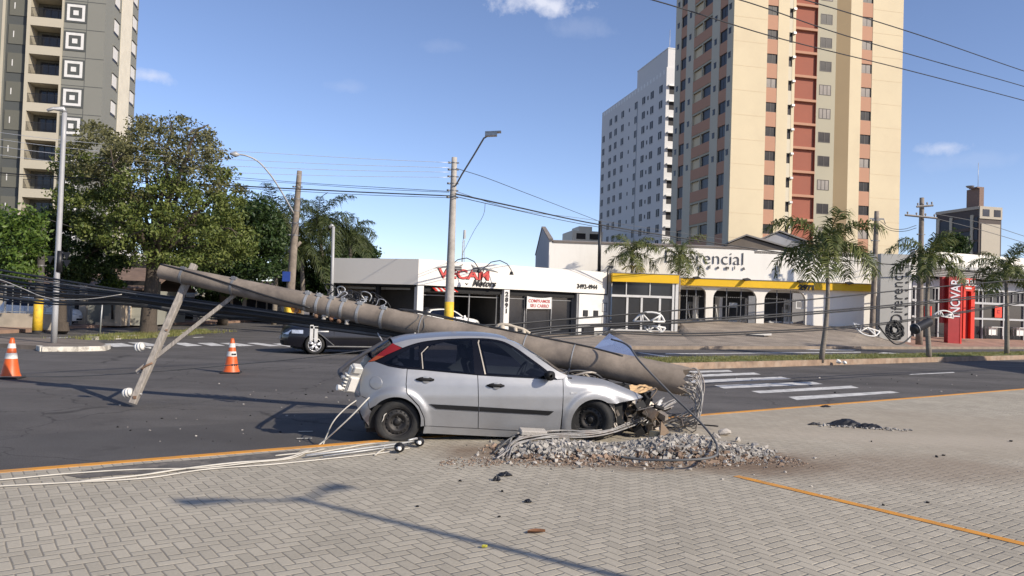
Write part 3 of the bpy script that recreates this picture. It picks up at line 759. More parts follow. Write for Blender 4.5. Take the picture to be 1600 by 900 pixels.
for k, z in enumerate(zl):
    for (W_, c) in ((SW, (y1 + y2) / 2), (SW2, (y5 + y6) / 2)):
        if k == 0: W_.location = (0.14, c, z - wh_ * .62); W_.rotation_euler = (0, 0, -pi / 2)
        else: put(W_, tower, (0.14, c, z - wh_ * .62), -pi / 2)
bl = MB()
for z in zl:
    bl.bx(1.2, 1.3, y3, y4, z - FH * 0.16, z + FH * 0.38); bl.bx(0.05, 0.12, y3, y4, z + 0.42 * FH - 0.14 * FH, z + FH * 0.38)
    bl.bx(0.02, 0.14, (y3 + y4) / 2 - 0.12, (y3 + y4) / 2 + 0.12, z - FH * 0.16, z + FH * 0.30)
bl.build('side_balcony_recess', K['t_sage'], tower)
bg = MB()
for z in zl:
    bg.bx(0.22, 0.28, y3 + 0.08, (y3 + y4) / 2 - 0.13, z - FH * 0.155, z + FH * 0.27)
    bg.bx(0.5, 0.56, (y3 + y4) / 2 + 0.13, y4 - 0.05, z - FH * 0.155, z + FH * 0.27)
bg.build_split('side_balcony_glazing', K['t_glass'], tower)
sm = MB(); sm.bx(-0.03, 0.05, -0.28, 0.28, -0.32, 0.32, 0); sm.bx(-0.05, -0.02, -0.34, 0.34, 0.32, 0.38, 1)
SM = sm.build('small_window', [K['t_glass'], K['t_frame']], tower, (0, (0.31 + y1) / 2, zl[0] - 0.6))
for k, z in enumerate(zl):
    for j, c in enumerate(((0.31 + y1) / 2, (y2 + y3) / 2, (y4 + y5) / 2, (y6 + y7) / 2)):
        if k == 0 and j == 0: continue
        if k < 6: continue
        put(SM, tower, (0, c, z + (0.1, -0.1, 0.05, -0.05)[j]))

# ---------------- white tower behind it
K['w_wall'] = mat('white_render', (0.58, 0.57, 0.55), 0.85, var=0.04, sc=0.1, dirt=(0.5, 0.5, 0.5), dsc=0.2, damt=0.3)
WT = Fr(flat(P(1040.5, 155, 138)), 12.4); WL = Fr(WT.O, 12.4 - 90)
wt = thing('apartment_tower', 'white apartment block with many small windows standing left of the cream tower', 'tower', WT.O, WT.a)
zt = WL.at(1040, 106)[1]; LW = -WL.at(941, 180)[0]
mb = MB(); mb.bx(0, 13, 0, LW, 0, zt); mb.build('wall', K['w_wall'], wt)
mb = MB(); a, b = -WL.at(1052, 90)[0], -WL.at(994, 110)[0]
mb.bx(0.3, 9, 0.3, b, zt, zt + 3.4); mb.bx(0.25, 9.1, 0.25, b + 0.05, zt + 3.4, zt + 3.6); mb.build('rooftop_block', K['w_wall'], wt)
mb = MB(); mb.tube([(3, 6, zt + 3.6), (3, 6, zt + 9)], 0.05, 6); mb.build('antenna_mast', K['galv'], wt)
mb = MB(); nsl = 22
for i in range(nsl):
    y = 0.8 + (LW - 1.2) * i / nsl; mb.bx(-0.02, 0.2, y, y + (LW / nsl) * 0.45, zt - 1.0, zt - 0.25)
mb.build_split('parapet_slot', K['white_clean'], wt)
zr = WL.at(993, 232)[1]; fhw = 2.78
rows_ = [zr + fhw * k for k in range(-9, 9) if 4 < zr + fhw * k < zt - 2.2]
rows_ = rows_[-12:]
cols_ = [(943.5, 'b'), (954, 'b'), (962, 'b'), (972.3, 'b'), (982.6, 's'), (993, 'b'), (1004.5, 'b'), (1011, 's'), (1017.5, 'b'), (1031, 'b')]
mb = MB(); mb.bx(-0.03, 0.02, -0.72, 0.72, 0, 1.35, 0); mb.bx(-0.05, -0.031, -0.05, 0.05, 0.02, 1.23, 1); mb.bx(-0.07, 0, -0.68, 0.68, -0.1, -0.01, 1)
BW = None; SWm = None
K['w_glass'] = mat('tower_dim_glass', (0.025, 0.023, 0.024), 0.5, var=0.7, sc=0.4, spec=0.2)
ms = MB(); ms.bx(-0.03, 0.02, -0.26, 0.26, 0.3, 1.0, 0)
nb = 0
for ci, (px, ty) in enumerate(cols_):
    yc = -WL.at(px, 206)[0]
    for z in rows_:
        nb += 1
        if ty == 'b' and nb <= 140:
            if BW is None: BW = mb.build('window', [K['w_glass'], K['w_wall']], wt, (0, yc, z - 0.6))
            elif ci in (0,) and z > zt - 6: continue
            else: put(BW, wt, (0, yc, z - 0.6))
        elif ty == 's':
            if SWm is None: SWm = ms.build('small_window', K['w_glass'], wt, (0, yc, z - 0.6))
            else: put(SWm, wt, (0, yc, z - 0.6))
mb = MB(); yp = -WL.at(995, 206)[0]; mb.bx(-0.06, 0.0, yp - 0.12, yp + 0.12, 0, zt - 3); mb.build('drain_pipe', K['frame'], wt)
mb = MB(); mb.bx(0.3, 2.2, -0.65, 0, 0, 0.25); mb.bx(0.6, 1.9, -0.02, 0.05, -1.3, 0.0, 1)
L1 = mb.build('window_ledge', [K['galv'], K['w_glass']], wt, (0, 0, rows_[0]))
for z in rows_[1:]: put(L1, wt, (0, 0, z))

# ---------------- grey tower, far left
K['g_grey'] = mat('tower_warm_grey', (0.20, 0.20, 0.175), 0.85, var=0.05, sc=0.2)
K['g_dark'] = mat('tower_charcoal', (0.07, 0.076, 0.074), 0.85, var=0.06, sc=0.2)
K['g_olive'] = mat('tower_olive', (0.115, 0.115, 0.095), 0.85, var=0.06, sc=0.2)
K['g_beige'] = mat('tower_beige', (0.44, 0.40, 0.31), 0.85, var=0.06, sc=0.2)
LT = Fr(flat(P(162.2, 89, 82.5)), 12.0); LL = Fr(LT.O, 12 - 90 + 180)
gt = thing('apartment_tower', 'grey apartment tower with beige balconies and white square wall motifs', 'tower', LT.O, LT.a)
gx = lambda px, yl=0: LT.at(px, 89, yl)[0]
fl = (LT.at(116, 20)[1] - LT.at(116, 152.9)[1]) / 3
zm = LT.at(116, 64.4)[1]
zg = [zm + fl * k for k in range(-9, 5) if zm + fl * k > 2]
ZG = zg[-1] + fl * 0.6
def LR(px, py=89): # side face: depth back from the corner
    d = ray(px, py); S_ = Fr(LT.O, 12 + 90); return S_.at(px, py)[0]
sy = LR(213.5); xa = gx(-60)
mb = MB(); mb.bx(xa, gx(5), 0, 10, 0, ZG); mb.bx(gx(5), gx(40), 0.5, 10, 0, ZG); mb.bx(gx(40), gx(97), 2.2, 10, 0, ZG); mb.bx(gx(97), -0.001, 0, sy, 0, ZG)
mb.build('wall', K['g_grey'], gt)
mb = MB(); mb.bx(gx(0.5), gx(5), -0.05, 0, 0, ZG); mb.build('beige_pilaster', K['g_beige'], gt)
mb = MB(); mb.bx(gx(5), gx(40), 0.44, 0.5, 0, ZG); mb.build('charcoal_strip', K['g_dark'], gt)
mb = MB()
for z in zg: mb.bx(gx(9), gx(39), 0.36, 0.44, z - fl * 0.25, z + fl * 0.45 - 0.05)
mb.build_split('olive_panel', K['g_olive'], gt)
mb = MB()
for z in zg: mb.bx(gx(16.5), gx(18), 0.34, 0.365, z - fl * 0.02, z + fl * 0.2)
mb.build_split('slit_light', K['white_clean'], gt)
bxl, bxr, fxl, fxr = gx(45.5), gx(94), gx(40), gx(97)
mb = MB(); mb.bx(fxl, bxl, -0.12, 2.2, 0, ZG); mb.bx(bxr, fxr, -0.12, 2.2, 0, ZG)
for z in zg: mb.bx(bxl, bxr, -0.12, 2.2, z - fl * 0.48 - fl * 0.1, z - fl * 0.48 + fl * 0.2)
mb.build('balcony_frame', K['g_beige'], gt)
mb = MB(); mb.bx(bxl + 0.01, bxr - 0.01, 1.9, 2.0, 0.0, fl * 0.69, 0); mb.bx(bxl + 0.5, bxr - 0.3, 1.86, 1.9, 0.05, fl * 0.6, 1)
for i in range(4): 
    x = bxl + 0.5 + (bxr - bxl - 0.8) * i / 3; mb.bx(x - 0.04, x + 0.04, 1.82, 1.86, 0.05, fl * 0.6, 2)
D1 = mb.build('balcony_door', [K['g_olive'], K['glass_bld'], K['black']], gt, (0, 0, zg[0] - fl * 0.28))
mb = MB(); mb.bx(bxl, bxr, -0.06, -0.02, 0.92, 0.97); mb.bx(bxl, bxr, -0.05, -0.03, 0.05, 0.09)
for i in range(26): 
    x = bxl + (bxr - bxl) * (i + 0.5) / 26; mb.bx(x - 0.015, x + 0.015, -0.05, -0.03, 0.05, 0.95)
R1 = mb.build('balcony_railing', K['black'], gt, (0, 0, zg[0] - fl * 0.28))
for z in zg[1:]: put(D1, gt, (0, 0, z - fl * 0.28)); put(R1, gt, (0, 0, z - fl * 0.28))
mb = MB(); cx = gx(116); hw = (gx(133) - gx(99)) / 2
def ring(mb, cx, y0, y1, a, b, mi):
    mb.bx(cx - a, cx + a, y0, y1, b, a, mi); mb.bx(cx - a, cx + a, y0, y1, -a, -b, mi); mb.bx(cx - a, cx - b, y0, y1, -b, b, mi); mb.bx(cx + b, cx + a, y0, y1, -b, b, mi)
mb.bx(cx - hw, cx + hw, -0.06, 0, -hw, hw, 0); ring(mb, cx, -0.1, -0.055, hw * 0.83, hw * 0.57, 1); mb.bx(cx - hw * .24, cx + hw * .24, -0.1, -0.055, -hw * .24, hw * .24, 1)
M1 = mb.build('square_motif', [K['g_dark'], K['white_clean']], gt, (0, 0, zg[0]))
for z in zg[1:]: put(M1, gt, (0, 0, z))
mb = MB()
for z in zg: mb.bx(gx(97), 0, -0.015, 0, z + fl * 0.42, z + fl * 0.44); mb.bx(gx(133), gx(133) + 0.05, -0.014, 0, 0, ZG) if z == zg[0] else None
mb.build('render_joint', K['g_dark'], gt)
mb = MB(); mb.bx(0, 0.06, LR(187), LR(203.5), 0, ZG); mb.build('cream_strip', K['cream_wall'], gt)
mb = MB(); 
mb.bx(-0.1, 0.02, -1.0, 1.0, 0, 1.6, 0); mb.bx(0.02, 0.05, -0.95, 0.75, 0.25, 1.55, 1); mb.bx(0.0, 0.16, -1.05, 1.05, 1.6, 1.75, 2); mb.bx(0, 0.14, 0.8, 1.0, 0, 1.6, 2)
SHW = mb.build('shuttered_window', [K['t_glass'], K['white'], K['g_grey']], gt, (0.0, LR(180), zg[0] - 0.8))
for k, z in enumerate(zg):
    for j, px in enumerate((180, 208)):
        if k or j: put(SHW, gt, (0.0, LR(px), z - 0.8))
mb = MB(); mb.bx(xa, 0.3, -0.3, sy + 0.3, ZG, ZG + 0.6); mb.build('roof_cornice', K['g_dark'], gt)

# ---------------- dark tower, far right
DT = Fr(flat(P(1530, 325, 190)), 14); DL = Fr(DT.O, 14 - 90)
dt_ = thing('apartment_tower', 'distant dark brown apartment tower with one cream end wall on the far right', 'tower', DT.O, DT.a)
dz = DT.at(1530, 322)[1]; dxr = DT.at(1565, 330)[0]; dyl = -DL.at(1463, 330)[0]
K['d_brown'] = mat('dark_brown_render', (0.075, 0.06, 0.055), 0.8, var=0.1, sc=0.1)
K['d_glass'] = mat('blue_black_glazing', (0.02, 0.023, 0.035), 0.4, var=0.5, sc=0.3, spec=0.3)
mb = MB(); mb.bx(0, dxr, 0, dyl, 0, dz); mb.build('wall', K['d_brown'], dt_)
mb = MB(); mb.bx(0.6, dxr - 0.5, -0.2, 0, 0, dz - 4.2); mb.bx(0, dxr, -0.25, 0, dz - 3, dz); mb.bx(-0.2, 0, 0.0, dyl, dz - 0.7, dz); mb.build('cream_wall', mat('dull_cream', (0.40, 0.36, 0.29), 0.85, var=0.05), dt_)
mb = MB()
for i in range(2): mb.bx(dxr * (0.12 + 0.5 * i), dxr * (0.42 + 0.5 * i), -0.3, -0.24, dz - 2.4, dz - 0.7)
mb.build_split('top_window', K['d_glass'], dt_)
mb = MB()
for f in (0.14, 0.62, 0.93):
    mb.bx(-0.35, 0, dyl * f - 0.4, dyl * f + 0.4, 0, dz - 2)
mb.build_split('beige_strip', K['g_beige'], dt_)
mb = MB()
for k in range(9):
    z = dz - 5 - 3 * k
    for (a, b) in ((0.02, 0.11), (0.17, 0.59), (0.65, 0.90)): mb.bx(-0.15, 0.1, dyl * a, dyl * b, z - 0.1, z + 2.3)
mb.build_split('balcony_glazing', K['d_glass'], dt_)
mb = MB()
for k in range(9):
    z = dz - 5 - 3 * k
    for (a, b) in ((0.18, 0.58), (0.66, 0.89)): mb.bx(-0.5, 0, dyl * a, dyl * b, z - 0.9, z - 0.1)
mb.build_split('balcony_parapet', K['d_brown'], dt_)
cxa, cxb = -DL.at(1505, 310)[0], 0.5
mb = MB(); mb.bx(1.0, dxr * 0.35, 1.0, cxa, dz, dz + 4.6); mb.bx(dxr * 0.05, dxr * 0.35, 1.0, 3.5, dz + 4.6, dz + 4.9); mb.build('water_tank_block', mat('umber_render', (0.20, 0.13, 0.10), 0.8, var=0.1), dt_)
mb = MB(); mb.lathe([(0, 0.2), (0.7, 0.5), (1.0, 0.9)], 12, Matrix.Translation((1.5, cxa * 0.9, dz + 4.7))); mb.tube([(1.5, 2, dz + 4.6), (1.5, 2, dz + 11)], 0.06, 5); mb.build('roof_antenna', K['galv'], dt_)

# ---------------- low flats between the shops and the white tower
lf = thing('apartment_block', 'small white flats with a balcony railing far behind the gym roof', 'building', flat(P(918, 372, 150)), radians(10))
mb = MB(); zz = P(918, 361, 150).z; mb.bx(-3, 3, 0, 8, 0, zz); mb.bx(-1.6, 1.0, 0.5, 6, zz, zz + 0.9); mb.build('wall', K['cream_wall'], lf)
mb = MB(); mb.bx(-2.2, -0.4, -0.05, 0, zz - 1.6, zz - 0.5); mb.bx(0.4, 2.4, -0.05, 0, zz - 1.6, zz - 0.5); mb.build('window', K['t_glass'], lf)

# ---------------- corner car dealership
V = Fr((-5.6, 46.8, 0.0), 35.5)
vc = thing('car_dealership', 'low white car showroom on the corner with red and black lettering', 'shop', V.O, V.a)
zT, zB, xE = 4.49, 2.95, 15.25
va = radians(160 - 180 - 35.5)       # left wing direction inside the shop's own frame (runs back to the left)
wl_ = 5.95
def LW_(s, yl, z):                   # left wing local: s metres left of the corner, yl inward
    d = Vector((-cos(va), -sin(va), 0)); n = Vector((-sin(va), cos(va), 0)); p = d * s + n * yl; return Vector((p.x, p.y, z))
K['vwall'] = mat('white_fascia', (0.72, 0.69, 0.63), 0.55, var=0.03, sc=0.5, dirt=(0.62, 0.58, 0.52), dsc=0.5, damt=0.35, strip=(1, 1, 0.25))
fa = MB()
fa.prism([(0, 0, zB), (xE, 0, zB), (xE, 0.35, zB), (-0.1, 0.35, zB)], (0, 0, zT - zB))
fa.prism([LW_(0.0, 0, zB), LW_(wl_, 0, zB), LW_(wl_, 0.35, zB), LW_(0.1, 0.35, zB)][::-1], (0, 0, zT - zB))
fa.build('fascia', K['vwall'], vc)
mb = MB(); mb.prism([(0, 0.4, zB), (xE, 0.4, zB), (xE, 16, zB), LW_(wl_, 14, zB), LW_(wl_, 0.4, zB)], (0, 0, zT - zB - 0.35)); mb.build('roof', K['conc_pale'], vc)
mb = MB(); mb.bx(0.0, 0.42, 0.02, 0.4, -0.2, zB - 0.04); mb.bx(6.3, 6.72, 0.02, 0.4, -0.2, zB - 0.04); mb.build_split('pillar', K['white_clean'], vc)
mb = MB(); mb.bx(12.62, xE, 0.05, 0.5, -0.25, zB - 0.08); mb.bx(xE - 0.001, xE + 0.25, 0.0, 8, -0.25, zT - 0.1); mb.build_split('side_wall', K['white_clean'], vc)
mb = MB(); mb.bx(0.42, 6.3, 0.3, 0.4, zB - 0.35, zB - 0.04); mb.bx(6.72, 12.6, 0.3, 0.4, zB - 0.35, zB - 0.04); mb.bx(-.0, xE, 0.06, 0.34, zB - 0.04, zB); mb.build('soffit', K['dark'], vc)
mb = MB()
for (a, b) in ((6.76, 12.58),): mb.bx(a, b, 0.62, 0.66, -0.1, zB - 0.06)
mb.build('shop_glass', K['glass_bld'], vc)
mb = MB()
for z in (2.35, 2.55): mb.bx(0.46, 6.26, 0.56, 0.62, z, z + 0.05); mb.bx(6.76, 12.55, 0.56, 0.62, z, z + 0.05)
for x in (0.6, 4.0, 6.1, 6.9, 8.35, 10.6, 12.45): mb.bx(x - 0.035, x + 0.035, 0.55, 0.63, -0.1, 2.55)
mb.bx(12.45, 12.62, 0.1, 0.64, -0.2, zB - 0.06)
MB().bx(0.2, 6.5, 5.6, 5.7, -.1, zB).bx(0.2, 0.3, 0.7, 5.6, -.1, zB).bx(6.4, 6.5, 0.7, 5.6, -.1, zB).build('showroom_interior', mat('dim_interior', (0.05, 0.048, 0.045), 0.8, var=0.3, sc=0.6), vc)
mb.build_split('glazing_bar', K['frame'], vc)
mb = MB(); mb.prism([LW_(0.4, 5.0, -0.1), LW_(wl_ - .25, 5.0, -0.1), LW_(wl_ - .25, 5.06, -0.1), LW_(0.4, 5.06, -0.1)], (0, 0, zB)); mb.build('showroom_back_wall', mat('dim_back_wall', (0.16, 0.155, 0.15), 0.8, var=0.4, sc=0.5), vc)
for k in range(4):
    mb = MB(); mb.prism([LW_(0.5, 0.9 + k * 1.0, zB - .3), LW_(wl_ - .3, 0.9 + k * 1.0, zB - .3), LW_(wl_ - .3, 1.0 + k * 1.0, zB - .3), LW_(0.5, 1.0 + k * 1.0, zB - .3)], (0, 0, 0.12)); mb.build('ceiling_beam', K['galv'], vc)
for s_, hh_ in ((1.0, 1.6), (4.2, 1.1), (4.9, 1.4)):
    mb = MB(); mb.prism([LW_(s_, 3.2, 0), LW_(s_ + .5, 3.2, 0), LW_(s_ + .5, 3.7, 0), LW_(s_, 3.7, 0)], (0, 0, hh_)); mb.build('display_cabinet', K['conc_pale'], vc)
mb = MB()
for s in (0.25, 2.9, wl_ - 0.2):
    mb.prism([LW_(s - .12, 0.3, -0.1), LW_(s + .12, 0.3, -0.1), LW_(s + .12, 0.58, -0.1), LW_(s - .12, 0.58, -0.1)], (0, 0, zB + 0.05))
mb.prism([LW_(0, 0.1, zB - 0.12), LW_(wl_, 0.1, zB - 0.12), LW_(wl_, 0.58, zB - 0.12), LW_(0.1, 0.58, zB - 0.12)][::-1], (0, 0, 0.118)); mb.build_split('dark_post', K['dark'], vc)
mb = MB(); mb.prism([LW_(wl_, 0.35, -0.1), LW_(wl_, 14, -0.1), LW_(wl_ - .2, 14, -0.1), LW_(wl_ - .2, 0.35, -0.1)], (0, 0, zT - 0.2)); mb.bx(0.4, xE, 15.5, 16, -.2, zB); mb.build('rear_wall', K['conc_pale'], vc)
mb = MB()
for (x, z) in ((13.0, 1.35), (13.95, 1.35)): mb.bx(x, x + 0.42, -0.02, 0.06, z, z + 0.42)
mb.bx(12.95, 13.95, -0.12, 0.06, -0.02, 0.6)
mb.build_split('meter_box', K['black'], vc, bevel=0.02)
mb = MB()
for z in (1.0, 1.7): ring(mb, 15.0, 0.02, 0.05, 0.26, 0.22, 0)
mb = MB(); 
for zc_ in (1.15, 2.0):
    mb.bx(14.75, 15.2, 0.03, 0.05, zc_ - 0.32, zc_ - 0.28); mb.bx(14.75, 15.2, 0.03, 0.05, zc_ + 0.28, zc_ + 0.32); mb.bx(14.75, 14.79, 0.03, 0.05, zc_ - 0.28, zc_ + 0.28); mb.bx(15.16, 15.2, 0.03, 0.05, zc_ - 0.28, zc_ + 0.28)
mb.build_split('notice_frame', K['frame'], vc)
# lettering on the fascia
sg = MB(); s0, sz0 = V.at(684, 437); s1, sz1 = V.at(771, 437)
K['letter_red'] = mat('red_letters', (0.50, 0.06, 0.05), 0.45, var=0.05); K['letter_black'] = mat('black_letters', (0.015, 0.015, 0.015), 0.5, var=0)
text_into(sg, 'VECAM', 0.80, T3(1.38, -0.035, 3.47), 0.03, 0, offset=0.022, xscale=1.43)
text_into(sg, 'VECAM', 0.80, T3(1.36, -0.012, 3.46), 0.02, 1, offset=0.042, xscale=1.43)
sg.build('name_sign', [K['letter_red'], K['letter_black']], vc)
sg = MB(); text_into(sg, 'Motors', 0.55, T3(3.80, -0.05, 3.06), 0.06, 0, offset=0.012, shear=0.35, xscale=1.05)
sg.build('script_sign', K['letter_black'], vc)
sg = MB(); text_into(sg, '3492-4944', 0.42, T3(12.32, -0.03, 3.26), 0.04, 0, offset=0.010, xscale=1.02); sg.build('phone_number', K['letter_black'], vc)
sg = MB()
for i, ch in enumerate('2891'): text_into(sg, ch, 0.40, T3(6.38, -0.0, 2.5 - 0.36 * i), 0.03, 0, offset=0.018, xscale=1.15)
sg.build('street_number', K['letter_black'], vc)
# winged emblem above the name
wg = MB()
def wing(sgn, cx):
    up1 = [(0, 0.0), (0.55, 0.16), (1.15, 0.23), (1.75, 0.24), (2.05, 0.38), (1.9, 0.16), (2.0, -0.10), (1.3, -0.06), (1.35, 0.08), (0.9, 0.10), (0.45, 0.05)]
    pts = [(cx + sgn * x, -0.05, 4.0 + z) for x, z in up1]
    wg.prism(pts if sgn > 0 else pts[::-1], (0, 0.045, 0), 0)
    for k in range(2):
        pts = [(cx + sgn * x, -0.06, 4.0 + z) for x, z in [(1.34, -0.02 + 0.12 * k), (1.95, 0.0 + 0.12 * k), (1.93, 0.05 + 0.12 * k), (1.34, 0.03 + 0.12 * k)]]
        wg.prism(pts if sgn > 0 else pts[::-1], (0, 0.012, 0), 1)
wing(1, 1.05); wing(-1, 5.75)
wg.prism([(3.3, -0.04, 3.22), (3.42, -0.04, 3.08), (3.54, -0.04, 3.22), (3.42, -0.04, 3.15)][::-1], (0, 0.035, 0), 1)
wg.build('wing_emblem', [mat('silver_emblem', (0.20, 0.20, 0.20), 0.4, metal=0.2, var=0.05), K['letter_black']], vc)
# gooseneck lamps over the sign
for k, x in enumerate((2.0, 4.45)):
    gl = thing('gooseneck_lamp', ('black gooseneck lamp arching over the red name, nearer the concrete pole', 'black gooseneck lamp arching over the red name, right of the concrete pole')[k], 'lamp', V.w(x, -0.02, 3.9), V.a, 'gooseneck lamps over the showroom sign')
    mb = MB(); _arm = [(0.0, 0, -0.9), (0.0, -0.12, 0.05), (0.2, -0.35, 0.5), (0.55, -0.75, 0.78), (0.95, -1.1, 0.72), (1.25, -1.3, 0.42), (1.38, -1.35, 0.1)]; _q = [Vector(p) for p in _arm]; _q = [_q[0]] + [(_q[i - 1] + 6 * _q[i] + _q[i + 1]) / 8 if t == 0 else (_q[i] + _q[i + 1]) / 2 + (_q[i] * 2 - _q[i - 1] - _q[i + 1] + _q[i + 1] * 2 - _q[i] - _q[min(i + 2, 6)]) / 16 for i in range(1, 6) for t in (0, 1)] + [_q[6]]; mb.tube(_q, 0.028, 8); mb.build('arm', K['black'], gl)
    mb = MB(); mb.lathe([(0.0, 0.1), (0.08, 0.1), (0.14, -0.1), (0.0, -0.1)], 14, Matrix.Translation((1.38, -1.35, 0.02))); mb.build('lamp_head', K['black'], gl)
aw = thing('reflection', 'small red and white strips built as a tile roof awning under the white showroom fascia', 'reflection', V.w(1.15, 0.1, 2.62), V.a)  # striped shape stands in for a tile roof reflected in the glass
mb = MB()
for i in range(9):
    x = i * 0.16; mb.prism([(x, 0.4, 0.30), (x + 0.16, 0.4, 0.30), (x + 0.16 + (i - 4) * 0.02, -0.35, 0.0), (x + (i - 4) * 0.02, -0.35, 0.0)], (0, 0, 0.03), i % 2)
mb.build('canopy', [K['red'], K['white']], aw)
# banner in the window
bn = thing('banner', 'white banner with red capital lettering hung in the showroom window', 'banner', V.w(8.4, 0.36, 1.75), V.a)
mb = MB(); bw, bh = 2.05, 0.82
rows = []
for i in range(13):
    u = i / 12; sag = 0.09 * 4 * u * (1 - u); rows.append([Vector((u * bw, 0, -0.02 + 0.05 * u + 0 * sag)), Vector((u * bw, 0.01 * sin(9 * u), bh - sag))])
mb.grid(rows, smooth=True); mb.build('cloth', K['white_clean'], bn)
mb = MB(); text_into(mb, 'COMPRAMOS', 0.30, T3(0.10, -0.015, 0.42), 0.006, 0, offset=0.005, xscale=0.98); text_into(mb, 'SEU CARRO', 0.31, T3(0.26, -0.015, 0.10), 0.006, 0, offset=0.005, xscale=0.95)
mb.build('lettering', mat('red_print', (0.42, 0.05, 0.05), 0.6, var=0), bn)
mb = MB(); mb.tube([(-0.05, 0, -1.75), (-0.02, 0, bh + 0.1)], 0.015, 6); mb.tube([(bw + 0.02, 0, -1.75), (bw + 0.03, 0, bh + 0.15)], 0.015, 6); mb.build('support_pole', K['galv'], bn)
# roof mast on the showroom
an = thing('antenna_mast', 'thin lattice radio mast on the showroom roof', 'antenna', V.w(6.2, 5, zT - 0.35), V.a)
mb = MB()
for dx in (-0.12, 0.12): mb.tube([(dx, 0, 0), (dx * 0.5, 0, 2.2)], 0.02, 5)
mb.tube([(0, 0.1, 0), (0, 0.03, 2.9)], 0.025, 5)
for i in range(7): z = 0.2 + i * 0.3; mb.tube([(-0.12, 0, z), (0.12, 0, z + 0.15)], 0.012, 4)
mb.bx(0.0, 0.14, -0.05, 0.05, 2.3, 2.9)
mb.build('mast', K['pale_steel'], an)

# ---------------- gym with the yellow band
DF = Fr(flat(P(858, 390, 60.0)), 1.5)
gy = thing('gym_building', 'long white gym hall with yellow fascia band and dark arched openings', 'building', DF.O, DF.a)
dx = lambda px, py=440, yl=0: DF.at(px, py, yl)[0]
dz_ = lambda px, py, yl=0: DF.at(px, py, yl)[1]
XR = dx(1372, 420); ztop = (dz_(858, 379) + dz_(1278, 393)) / 2
K['gwall'] = mat('white_corrugated_wall', (0.82, 0.785, 0.71), 0.6, var=0.04, sc=0.4, dirt=(0.6, 0.55, 0.48), dsc=0.35, damt=0.35, strip=(1, 1, 0.2))
mb = MB(); zmid = 3.6; n_r = 150
prof = []
for i in range(n_r * 2 + 1):
    x = XR * i / (n_r * 2); prof.append((x, -0.004 if (i // 1) % 2 else 0.0))
rows = [[Vector((x, y, zmid)) for x, y in prof], [Vector((x, y, ztop)) for x, y in prof]]
mb.bx(0, XR, 0.0, 0.2, zmid, ztop); mb.build('upper_wall', K['gwall'], gy)
# gable end and roof
gdep = 18.5; zap = ztop + 0.95
ga = MB(); ga.prism([(0, 0.2, 0), (0, 0.2, ztop + 0.25), (0, gdep * 0.5, ztop + 2.1), (0, gdep, ztop + 0.25), (0, gdep, 0)], (0.2, 0, 0))
ga.build('gable_wall', mat('gable_shade_blue', (0.36, 0.37, 0.39), 0.8, var=0.06, sc=0.3), gy)  # grey-blue carries the shade on the white hall's end wall
rf = MB(); rf.prism([(-0.06, -0.15, ztop + 0.27), (-0.06, gdep * 0.5, ztop + 2.16), (-0.06, gdep + .15, ztop + 0.31), (-0.06, gdep + .1, ztop + 0.2), (-0.06, gdep * 0.5, ztop + 2.04), (-0.06, -0.1, ztop + 0.16)], (0.34, 0, 0))
rf.prism([(0.3, -0.1, ztop + 0.12), (0.3, gdep * 0.5, zap + 0.06), (0.3, gdep + 0.1, ztop + 0.25), (0.3, gdep, ztop + 0.05), (0.3, gdep * 0.5, zap - 0.15), (0.3, -0.05, ztop - 0.02)], (XR * 0.62, 0, 0))
rf.bx(XR * 0.62, XR, 0, gdep, ztop - 0.3, ztop - 0.1)
rf.build('roof', mat('fibre_cement_roof', (0.22, 0.19, 0.165), 0.9, var=0.15, sc=0.4), gy)
# band 2 and the arcade
bz0, bz1 = 3.88, 4.42
mb = MB(); xb0 = dx(1062, 440, -1.2); xb1 = dx(1366, 448, -1.2)
mb.bx(xb0, xb1, -1.2, -0.05, bz0, bz1); mb.build('yellow_band', K['yellow'], gy)
mb = MB(); mb.bx(xb0, xb1, -1.25, -0.05, bz1, bz1 + 0.05); mb.build('band_capping', K['frame'], gy)
ya = -0.9
ops = [(1060, 1102.6), (1114, 1182), (1194, 1258.7), (1270, 1330)]
ar = MB(); zb = 1.2
zs_ = bz0 - 0.10
xs = [(dx(a, 480, ya), dx(b, 480, ya)) for a, b in ops]
def arch_wall(mb, x0, x1, openings, y0, y1, zb, zt):
    """wall with round-cornered openings, as strips between and above them"""
    cur = x0
    for (a, b, zo) in openings:
        mb.bx(cur, a, y0, y1, zb, zt)
        r = min(0.8, (b - a) * 0.25); n = 6
        top = [(a, zo - r)] + [(a + r - r * cos(pi / 2 * i / n), zo - r + r * sin(pi / 2 * i / n)) for i in range(1, n + 1)] + [(b - r + r * sin(pi / 2 * i / n), zo - r + r * cos(pi / 2 * i / n)) for i in range(0, n + 1)]
        for (p, q_) in zip(top[:-1], top[1:]):
            if q_[0] - p[0] < 1e-6: continue
            mb.prism([(p[0], y0, p[1]), (q_[0], y0, q_[1]), (q_[0], y0, zt), (p[0], y0, zt)], (0, y1 - y0, 0))
        cur = b
    mb.bx(cur, x1, y0, y1, zb, zt)
arch_wall(ar, xb0 - 0.05, dx(1268, 480, ya), [(xs[0][0] + 0.02, xs[0][1], zs_), (xs[1][0], xs[1][1], zs_), (xs[2][0], xs[2][1], zs_)], ya, ya + 0.35, zb, bz0 - 0.004)
xw1 = dx(1366, 480, ya)
ar.bx(dx(1268, 480, ya), xw1, ya + 0.06, ya + 0.35, 0.4, bz0 - 0.004)
ar.build('arcade_wall', K['gwall'], gy)
mb = MB(); mb.bx(xb0, dx(1268, 480, ya), 3.6, 3.7, zb - .2, bz0); mb.bx(xb0, XR, -0.9, 2.4, bz0 - 0.004, bz0 + 0.02) if False else None
